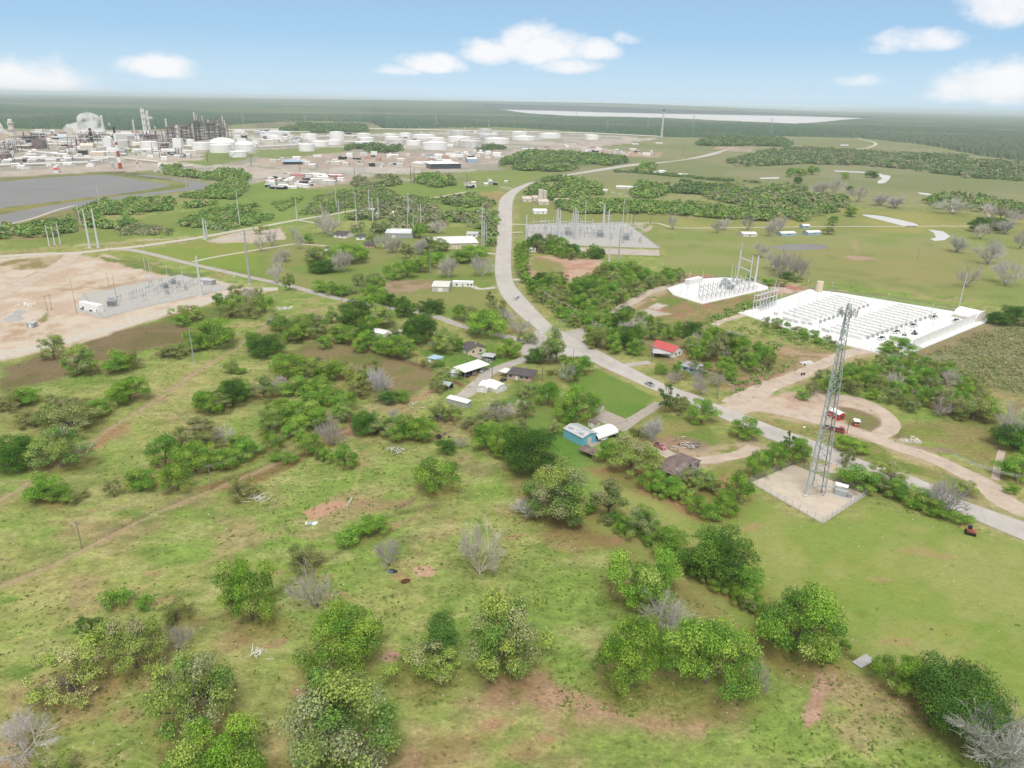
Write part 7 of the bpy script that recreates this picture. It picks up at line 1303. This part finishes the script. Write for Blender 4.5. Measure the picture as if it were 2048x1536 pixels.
drop(lambda: (lambda r: (part(MB().box(-.6, -.5, 0, .6, .5, 1.8), 'cabinet', M_CHROME, r), part(MB().tube((.9, 0, 0), (.9, 0, 2.3), .07), 'post', M_STEEL, r), r)[2])(thing('switch_box', '', 'switch box', (0, 0, 0))), 'swb', 'grey switch box', 'on the walkway between container blocks',
     [(1640 + 8.6 * i, 648 - 3.0 * i) for i in range(12)] + [(1735 + 9.5 * i, 680 - 3.3 * i) for i in range(15)], d4, 'switch boxes on the walkways', z=.65)
drop(lambda: (lambda r: (part(MB().tube((0, 0, 0), (0, 0, 9.5), .15, .1, 6), 'shaft', M_CHROME, r), part(MB().box(-.35, -.25, 9.5, .35, .25, 9.75), 'lamp_head', M_WSHED, r), r)[2])(thing('lamp_post', '', 'lamp post', (0, 0, 0))), 'lp', 'tall lamp post', 'on the white pad',
     [(1587, 644), (1637, 662), (1632, 602), (1596, 613), (1702, 642), (1664, 642), (1739, 627), (1771, 618), (1860, 641), (1808, 661), (1755, 680), (1775, 696), (1865, 655), (1825, 672), (1612, 590), (1661, 594)], 0, 'lamp posts on the white pad', z=.65)
drop(lambda: gantry(6, 12, True), 'gan4', 'white gantry bay', 'at left corner of the big white pad', [(1512 + 6.2 * i, 622 - 1.9 * i) for i in range(6)], d4 + 1.45, 'gantry bays at the left corner of the white pad', z=.6)
drop(sup, 'sup', 'steel bus support', 'under the gantries at left of big white pad', [(1518 + 5.2 * i, 626 - 2.0 * i) for i in range(7)] + [(1524 + 5.2 * i, 620 - 2 * i) for i in range(5)], d4 + 1.4, 'bus supports at the left corner of the white pad', z=.6, sc=.8)
drop(lambda: mast(16), 'mast16', 'slim white mast', 'at left corner of the big white pad', [(1546, 604), (1552, 606), (1557, 627)], 0, 'masts at the left corner of the white pad', z=.6)
tk = thing('water_tank', 'tan cylindrical tank with railing at back of white pad', 'tank', (*G(1637, 585)[:2], .6)); part(MB().lathe([(2.4, 0), (2.4, 7.2), (2.3, 7.3)], 26), 'shell', M_TAN, tk)
rl = MB()
for k in range(16): t = k * math.pi / 8; rl.tube((2.3 * math.cos(t), 2.3 * math.sin(t), 7.2), (2.3 * math.cos(t), 2.3 * math.sin(t), 8.3), .05, .05, 4); rl.tube((2.3 * math.cos(t), 2.3 * math.sin(t), 8.3), (2.3 * math.cos(t + math.pi / 8), 2.3 * math.sin(t + math.pi / 8), 8.3), .05, .05, 4)
part(rl, 'railing', M_STEEL, tk); part(MB().box(2.4, -.3, 0, 2.5, .3, 7.5), 'ladder', M_STEEL, tk)
# ================================================================ refinery, tank farm and yards
def tank(px, yb, w_, h, label, m=None, dome=False, legs=False):
    g = G(px, yb); mp_ = mpp(g); R_ = w_ * mp_ / 2; dep = math.atan2(CAM_H, math.hypot(g.x, g.y)); g = g + Vector((g.x, g.y, 0)).normalized() * R_; H_ = max(3.0, (h - w_ * math.sin(dep)) * mp_ / math.cos(dep))
    r = thing('storage_tank', label, 'storage tank', g, random.Random(px).uniform(0, 6.28), 'white storage tanks of the tank farm'); m = m or M_TANK; n = 32
    prof = [(R_, 0), (R_, H_), (R_ * 1.01, H_), (R_ * 1.01, H_ + .3)]; part(MB().lathe(prof, n), 'shell', m, r)
    if dome: part(MB().lathe([(R_ * math.cos(t), H_ + .3 + R_ * .42 * math.sin(t)) for t in (0, .25, .5, .75, 1.0, 1.25, 1.5)], n), 'roof', M_TANK, r)
    else: part(MB().lathe([(R_ * .99, H_ + .3), (R_ * .5, H_ + .3 + R_ * .05), (.3, H_ + .3 + R_ * .09)], n), 'roof', M_TANK if m is M_TANK else M_DIRTYW, r)
    st = MB(); 
    for k in range(10): t0, t1 = .1 * k, .1 * (k + 1); st.tube((1.02 * R_ * math.cos(t0), 1.02 * R_ * math.sin(t0), H_ * k / 10), (1.02 * R_ * math.cos(t1), 1.02 * R_ * math.sin(t1), H_ * (k + 1) / 10), .5, .5, 4)
    part(st, 'stairway', M_DIRTYW, r); return r
TK = [(550, 281, 30, 9, 0), (621, 281, 28, 13, 0), (614, 303, 31, 15, 0), (640, 293, 34, 11, 0), (668, 290, 31, 10, 0), (674, 280, 29, 16, 0), (726, 294, 33, 11, 0), (728, 277, 28, 10, 0), (734, 285, 29, 10, 0), (779, 276, 25, 8, 0), (784, 282, 30, 9, 0), (792, 289, 38, 11, 1), (811, 276, 24, 10, 0), (848, 278, 46, 9, 0), (827, 291, 30, 10, 0), (872, 285, 36, 10, 0), (869, 300, 51, 16, 0),
      (915, 272, 30, 11, 1), (919, 285, 48, 12, 0), (941, 295, 48, 14, 1), (971, 266, 27, 8, 1), (977, 277, 45, 9, 1), (994, 288, 50, 12, 0), (1039, 270, 31, 7, 0), (1047, 281, 47, 9, 0), (1100, 277, 44, 10, 0), (1183, 280, 28, 10, 0), (299, 299, 34, 16, 0), (382, 291, 16, 12, 0), (404, 300, 36, 15, 0), (442, 306, 42, 17, 0), (477, 315, 33, 13, 0), (512, 290, 14, 8, 0), (596, 292, 16, 8, 1)]
TK.sort(); NT = len(TK)
for i, (x, yb, w_, h, d_) in enumerate(TK):
    big_ = w_ >= 44; lab = '%s%s storage tank, %s' % ('wide ' if big_ else 'small ' if w_ < 20 else '', 'dusty grey' if d_ else 'clean white', 'leftmost' if i == 0 else 'rightmost' if i == NT - 1 else (ORD[i] + ' tank from left') if i < 20 else (ORD[NT - 1 - i] + ' tank from right'))
    tank(x, yb, w_, h, lab, M_DIRTYW if d_ else None)
tank(447, 300, 50, 15, 'left of two big white domed tanks', dome=True); tank(490, 303, 36, 14, 'right of two big white domed tanks', dome=True)
def box_at(name, label, cat, x, yb, w_, h, depth, mw, mr, roof='flat', group=None, rise=0):
    g = G(x - w_ / 2, yb); m = mpp(g); dep = math.atan2(CAM_H, math.hypot(g.x, g.y)); H_ = max(2.5, (h * m - depth * math.sin(dep)) / math.cos(dep)); return house(name, label, cat, (x - w_ / 2, yb), (x + w_ / 2, yb), depth, H_, roof, rise or .2, .1, mw, mr, group=group)
for a in [('white arched refinery building beside the flare stack', 216, 299, 16, 19, 30, M_WHITE, M_WHITE, 'archx', 8), ('grey square refinery building right of flare stack', 246, 297, 22, 17, 30, M_DIRTYW, M_WSHED, 'flat', 0), ('beige block building left of flare stack', 194, 316, 31, 12, 22, M_BEIGE, M_CREAM, 'flat', 0), ('long low white shed on grey refinery ground', 56, 320, 34, 7, 25, M_WHITE, M_WHITE, 'flat', 0),
          ('short white shed right of the long low one', 84, 319, 16, 7, 25, M_WSHED, M_WHITE, 'flat', 0), ('brown process hall at left of refinery', 76, 298, 22, 16, 40, M_MAROON, M_MAROON, 'archx', 6), ('long brown pipe hall at left edge', 38, 300, 44, 10, 40, M_BROWNR, M_CREAM, 'flat', 0), ('white box cabin near the lake bank', 180, 334, 14, 6, 12, M_WHITE, M_WHITE, 'flat', 0), ('long beige shed in the middle refinery yard', 174, 302, 26, 12, 40, M_CREAM, M_CREAM, 'arch', 5),
          ('long pale hall behind the tank farm left end', 553, 270, 57, 7, 60, M_WSHED, M_WSHED, 'flat', 0), ('wide dusty hall at the back of refinery', 240, 277, 60, 10, 60, M_DIRTYW, M_DIRTYW, 'flat', 0), ('white cabin on edge of domed tanks yard', 320, 334, 8, 8, 10, M_WHITE, M_WHITE, 'flat', 0), ('small pink red shed by the lake bank', 112, 346, 10, 7, 14, M_WSHED, M_RED, 'gable', 3), ('dark brick block at refinery left edge', 6, 322, 16, 14, 30, M_MAROON, M_BROWNR, 'flat', 0)]:
    box_at('refinery_building', a[0], 'building', *a[1:7], a[7], a[8], None, a[9])
# process units: open steel frames with decks, vessels and columns
def process_unit(label, x, yb, w_, h, depth, seed, m=None):
    rr = random.Random(seed); g = G(x - w_ / 2, yb); mp_ = mpp(g); W_ = w_ * mp_; H_ = h * mp_; r = thing('process_unit', label, 'process unit', g, 0, 'brown process units of the refinery'); m = m or M_MAROON
    nx = max(3, int(W_ / 9)); nz_ = max(3, int(H_ / 7)); 
    fr = MB()
    for i in range(nx + 1):
        for j in (0, .5, 1): hh = H_ * rr.uniform(.75, 1.05); fr.tube((W_ * i / nx, depth * j, 0), (W_ * i / nx, depth * j, hh), .7, .6, 4)
    part(fr, 'steel_frame', m, r); 
    for k in range(1, nz_):
        a, b = sorted((rr.uniform(0, .4), rr.uniform(.5, 1))); part(MB().box(W_ * a, 0, H_ * k / nz_, W_ * b, depth, H_ * k / nz_ + .8), 'deck', m, r)
    for k in range(nx): xx = rr.uniform(.05, .95) * W_; hh = H_ * rr.uniform(.6, 1.25); rad = rr.uniform(1.2, 2.6); part(MB().lathe([(rad, 0), (rad, hh), (rad * .5, hh + rad * .6)], 10, (xx, rr.uniform(.2, .8) * depth)), 'column', rr.choice((M_MAROON, M_CONC, M_DIRTYW, M_GREYW)), r)
    for k in range(3): part(MB().tube((0, depth * .3 * k, H_ * .25 * (k + 1)), (W_, depth * .3 * k, H_ * .25 * (k + 1)), 1.0, 1.0, 6), 'pipe', rr.choice((M_WSHED, M_MAROON, M_GREYW)), r)
for a in [('long brown process unit, leftmost of the tall cluster', 340, 286, 28, 36, 60, 1), ('brown process unit behind elevated white box', 366, 282, 30, 34, 60, 2), ('tallest brown process unit in the cluster', 392, 280, 30, 42, 60, 3), ('square brown process unit, right of tallest one', 418, 278, 30, 36, 60, 4), ('rightmost brown process unit of the tall cluster', 440, 276, 18, 34, 60, 5), ('low brown process unit behind steam plume', 180, 280, 56, 14, 50, 6), ('low process unit before the steam plume', 162, 296, 34, 18, 40, 7),
          ('low dusty process unit at the left', 50, 282, 60, 14, 50, 8), ('brown process unit below the tall columns', 296, 284, 44, 18, 50, 9), ('grey low unit between columns and white box', 322, 296, 26, 12, 40, 10), ('dusty process unit at the left edge', 8, 306, 24, 22, 40, 11)]: process_unit(*a)
def column(label, x, yb, yt, r_, m, name='distillation_column', cat='column', bands=None):
    g = G(x, yb); h = hfor(g, yt); r = thing(name, label, cat, g)
    if bands:
        n = len(bands)
        for k, bm in enumerate(bands): part(MB().tube((0, 0, h * k / n), (0, 0, h * (k + 1) / n), r_ * (1 - .5 * k / n), r_ * (1 - .5 * (k + 1) / n), 12), 'band', bm, r)
    else: part(MB().lathe([(r_, 0), (r_ * .92, h * .97), (r_ * .4, h)], 12), 'shell', m, r)
    for k in (.35, .6, .85):
        if not bands: part(MB().lathe([(r_ * 1.6, h * k), (r_ * 1.6, h * k + 1)], 10), 'platform', M_DIRTYW, r)
    return r, g, h
column('leftmost of three tall pale columns', 289, 265, 217, 3.2, M_WSHED); column('middle of three tall pale columns', 293, 265, 218, 3.8, M_DIRTYW); column('rightmost of three tall pale columns, steaming', 300, 266, 221, 3.8, M_DIRTYW)
column('thick tan column at the left of refinery', 30, 290, 238, 5.5, M_CREAM); column('second tan column leaning on the thick one', 25, 284, 244, 3.0, M_CREAM); column('pale twin column behind steam plume', 208, 266, 230, 3.6, M_DIRTYW); column('small white column right of steam plume', 220, 258, 246, 3, M_WSHED); column('thin grey column left of the tall three', 270, 270, 239, 2.4, M_DIRTYW)
column('dark stack before the steam plume', 187, 300, 256, 3.2, M_DARK, 'smokestack', 'smokestack'); column('pale grey stack above the elevated white box', 358, 288, 250, 4.0, M_CONC, 'smokestack', 'smokestack'); column('thin pale pipe stack right of tall columns', 314, 282, 252, 1.4, M_WSHED, 'vent_stack', 'stack')
column('red and white banded flare stack with black top', 241, 337, 254, 3.0, M_RED, 'flare_stack', 'flare stack', [M_RED, M_RED, M_WHITE, M_WHITE, M_MAROON, M_RED, M_WHITE, M_WHITE, M_RED, M_WHITE, M_WHITE, M_WHITE, M_DARK, M_DARK])
column('short pink flare stack right of banded one', 276, 335, 306, 1.6, M_RED, 'flare_stack', 'flare stack', [M_WSHED, M_PINKP, M_WSHED, M_WSHED, M_PINKP]); column('white squat post left of banded flare stack', 226, 338, 324, 2.2, M_WSHED, 'vent_stack', 'stack')
eb = thing('elevated_tank', 'white box on tall brown legs before process units', 'elevated tank', G(357, 312)); m_ = mpp(G(357, 312)); 
part(MB().box(-8 * m_, 0, 16 * m_, 8 * m_, 14, 33 * m_), 'tank', M_WHITE, eb)
for x in (-6, 0, 6): part(MB().tube((x * m_, 3, 0), (x * m_, 3, 16 * m_), 1, 1, 5), 'leg', M_WOOD, eb)
pp_ = thing('pipe_rack', 'long white pipe running to the canal wood', 'pipeline', G(318, 330)); p0 = G(318, 330)
for a, b in (((318, 329), (372, 335)), ((372, 335), (386, 334)), ((250, 319), (318, 326))): part(MB().tube(G(*a) - p0 + Vector((0, 0, 2)), G(*b) - p0 + Vector((0, 0, 2)), 2.0, 2.0, 8), 'pipe', M_CREAM, pp_)
# steam plumes
def steam(label, puffs, dens):
    c = G(*puffs[0][:2]); bm = MB(); n = 14
    m = bpy.data.materials.new('steam'); m.use_nodes = True; nn = m.node_tree; nn.nodes.clear(); pv = nn.nodes.new('ShaderNodeVolumePrincipled'); oo = nn.nodes.new('ShaderNodeOutputMaterial'); pv.inputs['Color'].default_value = (.97, .97, .97, 1)
    tcn = nn.nodes.new('ShaderNodeTexCoord'); nz = nn.nodes.new('ShaderNodeTexNoise'); nz.inputs['Scale'].default_value = .035; nz.inputs['Detail'].default_value = 4; nn.links.new(tcn.outputs['Object'], nz.inputs[0]); mr = nn.nodes.new('ShaderNodeMapRange'); mr.inputs[1].default_value = .36; mr.inputs[2].default_value = .7; mr.inputs[3].default_value = 0; mr.inputs[4].default_value = dens; nn.links.new(nz.outputs[0], mr.inputs[0]); nn.links.new(mr.outputs[0], pv.inputs['Density']); nn.links.new(pv.outputs[0], oo.inputs['Volume'])
    ux = Vector((c.y, -c.x, 0)).normalized(); m_ = mpp(c); V = []; F_ = []
    for (px, py, rx, rz_) in puffs:
        base = ux * ((px - puffs[0][0]) * m_) + Vector((0, 0, (puffs[0][1] - py) * m_)); n0 = len(V); nu, nv = 16, 9
        for j in range(nv + 1):
            for i in range(nu):
                th = 2 * math.pi * i / nu; ph = math.pi * j / nv; V.append(base + ux * (rx * m_ * math.cos(th) * math.sin(ph)) + Vector((0, 0, 1)) * (rz_ * m_ * math.cos(ph)) + Vector((c.x, c.y, 0)).normalized() * (rx * m_ * .8 * math.sin(th) * math.sin(ph)))
        for j in range(nv):
            for i in range(nu): F_.append((n0 + j * nu + i, n0 + (j + 1) * nu + i, n0 + (j + 1) * nu + (i + 1) % nu, n0 + j * nu + (i + 1) % nu))
    me = bpy.data.meshes.new('steam_plume'); me.from_pydata(V, [], F_); me.update(); me.materials.append(m); o = bpy.data.objects.new('steam_plume', me); C.objects.link(o); o.location = c; tag(o, label, 'steam', kind='stuff')
steam('big white steam cloud above the refinery cooling units', [(176, 268, 30, 12), (188, 250, 20, 22), (160, 256, 18, 10), (176, 242, 16, 14), (200, 258, 9, 18), (150, 254, 12, 6), (168, 262, 20, 12), (182, 236, 10, 10), (142, 258, 8, 5), (194, 244, 9, 14)], .13)
steam('white steam cloud at left edge of refinery', [(0, 268, 14, 12), (-8, 256, 16, 14), (12, 272, 10, 6)], .6); steam('small slanting steam plume beside the tall columns', [(302, 242, 5, 9), (296, 234, 4, 7), (308, 250, 5, 6), (312, 255, 4, 4)], .4); steam('thin white steam wisp above brown process units', [(368, 244, 5, 2.4), (373, 248, 3, 4)], .4)
# yard clutter: trailers, sheds, containers of the works yards
def yard(zone, group, pts, n, seed, wr=(6, 22), hr_=(2.5, 6)):
    rr = random.Random(seed); P_ = GP(pts); x0, x1, y0, y1 = _scan(P_); got = []; tries = 0
    while len(got) < n and tries < 4000:
        tries += 1; x, y = rr.uniform(x0, x1), rr.uniform(y0, y1)
        if inpoly(np.array([x]), np.array([y]), P_)[0] and all((x - a) ** 2 + (y - b) ** 2 > 18 ** 2 for a, b in got): got.append((x, y))
    got.sort(key=lambda q: proj((q[0], q[1], 0))[0])
    for i, (x, y) in enumerate(got):
        c = rr.random(); mw, mr_, cn = ((M_WHITE, M_WHITE, 'white'), (M_CREAM, M_WSHED, 'cream'), (M_DIRTYW, M_DIRTYW, 'dusty grey'), (M_PINKB, M_PINKP, 'red-roofed'), (M_GREYW, M_BLUEG, 'blue-roofed'), (M_DARK, M_GREYW, 'dark'))[rr.choices(range(6), (6, 4, 4, 2, 1, 3))[0]]
        w_, d_, h = rr.uniform(*wr), rr.uniform(4, 12), rr.uniform(*hr_); t_ = thing('site_cabin', '%s site cabin %s, %s' % (cn, zone, 'leftmost' if i == 0 else 'rightmost' if i == len(got) - 1 else (ORD[i] + ' from left') if i < 20 else ORD[len(got) - 1 - i] + ' from right'), 'cabin', (x, y, 0), rr.uniform(-.5, .5) + (1.57 if rr.random() < .25 else 0), group)
        part(MB().box(0, 0, 0, w_, d_, h), 'wall', mw, t_); part(MB().prismx([(-.3, h), (d_ / 2, h + d_ * .14), (d_ + .3, h), (d_ + .3, h + .2), (d_ / 2, h + d_ * .14 + .2), (-.3, h + .2)], -.3, w_ + .3), 'roof', mr_, t_); part(MB().box(w_ * .4, -.08, 0, w_ * .4 + 1.2, .02, 2.2), 'door', M_GREYW, t_)
yard('in the pink works yard', 'site cabins in the pink works yard', [(520, 366), (560, 354), (620, 350), (660, 354), (680, 362), (620, 374), (530, 380)], 40, 1); yard('in the long middle works yard', 'site cabins in the middle works yard', [(530, 326), (640, 310), (760, 308), (820, 312), (800, 336), (700, 332), (600, 336)], 38, 2)
yard('in the works yard before the nearest tank', 'site cabins before the nearest tank', [(830, 312), (980, 304), (1000, 316), (930, 320), (860, 330)], 38, 3); yard('in the yard beside the highway wood', 'site cabins beside the highway wood', [(1150, 298), (1240, 300), (1320, 308), (1310, 312), (1200, 312), (1140, 306)], 26, 4)
yard('on the refinery ground left of flare stack', 'site cabins on the refinery ground', [(0, 312), (60, 300), (140, 310), (220, 318), (210, 332), (60, 340), (0, 340)], 38, 5); yard('on the refinery ground behind the domed tanks', 'site cabins behind the domed tanks', [(440, 262), (560, 266), (600, 284), (520, 296), (470, 290), (450, 280)], 40, 6, (10, 34), (4, 9))
yard('far behind the refinery', 'site cabins far behind the refinery', [(60, 264), (250, 266), (330, 268), (320, 280), (100, 276), (60, 280)], 38, 7, (14, 50), (4, 10)); yard('around the tank farm roads', 'site cabins around the tank farm', [(1040, 296), (1120, 290), (1200, 284), (1240, 290), (1130, 302), (1050, 308)], 12, 8)
yard('near the hillside intersection yard', 'site cabins near the highway top', [(930, 378), (1000, 372), (1010, 366), (980, 362), (940, 368)], 10, 9, (4, 9), (2.5, 3.5)); yard('beside the small pole-filled substation', 'site cabins beside the pole yard', [(690, 432), (740, 424), (790, 430), (760, 442), (700, 442)], 14, 10, (3, 9), (2, 4))

yard('among the refinery roads at far left', 'cabins and sheds among the refinery roads', [(0, 282), (120, 280), (220, 302), (250, 312), (150, 312), (60, 300), (0, 300)], 40, 11, (8, 40), (4, 9)); yard('between the tall columns and tank farm', 'sheds between columns and tank farm', [(260, 290), (330, 288), (400, 318), (330, 322), (250, 312)], 34, 12, (6, 24), (3, 7)); yard('in the tank farm', 'sheds among the tanks', [(520, 272), (1000, 262), (1030, 290), (900, 298), (700, 284), (520, 300)], 40, 13, (6, 26), (3, 6))
PR_ = [((0, 322), (230, 318)), ((20, 300), (150, 317)), ((60, 292), (160, 290)), ((0, 334), (180, 328)), ((130, 290), (250, 288)), ((100, 276), (250, 274)), ((250, 300), (330, 306)), ((280, 292), (400, 296)), ((460, 262), (620, 266)), ((400, 262), (700, 258)), ((700, 258), (1190, 268)), ((1190, 268), (1325, 275)), ((520, 296), (600, 292)), ((650, 284), (780, 288)), ((820, 284), (960, 280)), ((330, 262), (470, 268)), ((200, 306), (250, 312)), ((560, 276), (800, 272)), ((0, 286), (110, 284))]
for i, (a, b) in enumerate(PR_):
    p = G(*a); q = G(*b) - p; r = thing('pipe_rack', 'long low pipe rack across the plant ground, ' + ordl(sorted(range(len(PR_)), key=lambda z_: PR_[z_][0]).index(i), len(PR_)), 'pipe rack', p, 0, 'pipe racks of the plant'); L_ = q.length; d = q / L_; s_ = Vector((-d.y, d.x, 0))
    for k in range(3): part(MB().tube(s_ * (k * 2.4) + Vector((0, 0, 3 + k * .6)), q + s_ * (k * 2.4) + Vector((0, 0, 3 + k * .6)), .9, .9, 6), 'pipe', (M_WSHED, M_CREAM, M_DIRTYW)[(i + k) % 3], r)
    for k in range(max(2, int(L_ / 60))): part(MB().box(-1, -1, 0, 1, 1, 3).box(-.6, -.6, 0, .6, .6, 3.4), 'support', M_CONC, r).location = q * ((k + .5) / max(2, int(L_ / 60))) + s_ * 2.4
paint_under_trees(); finish_ground(); grow_trees()
# air: even haze round the whole scene
def haze():
    mb = MB(); mb.box(-63000, -63000, -1.5, 63000, 63000, 158)
    m = bpy.data.materials.new('haze_air'); m.use_nodes = True; n = m.node_tree; n.nodes.clear(); pv = n.nodes.new('ShaderNodeVolumePrincipled'); oo = n.nodes.new('ShaderNodeOutputMaterial')
    pv.inputs['Color'].default_value = (.74, .83, .88, 1); pv.inputs['Density'].default_value = HAZE; pv.inputs['Anisotropy'].default_value = 0.0
    n.links.new(pv.outputs[0], oo.inputs['Volume']); o = mb.build('haze', m); tag(o, 'thin pale haze in the air', 'haze', kind='stuff')
HAZE = 6.2e-5
haze()
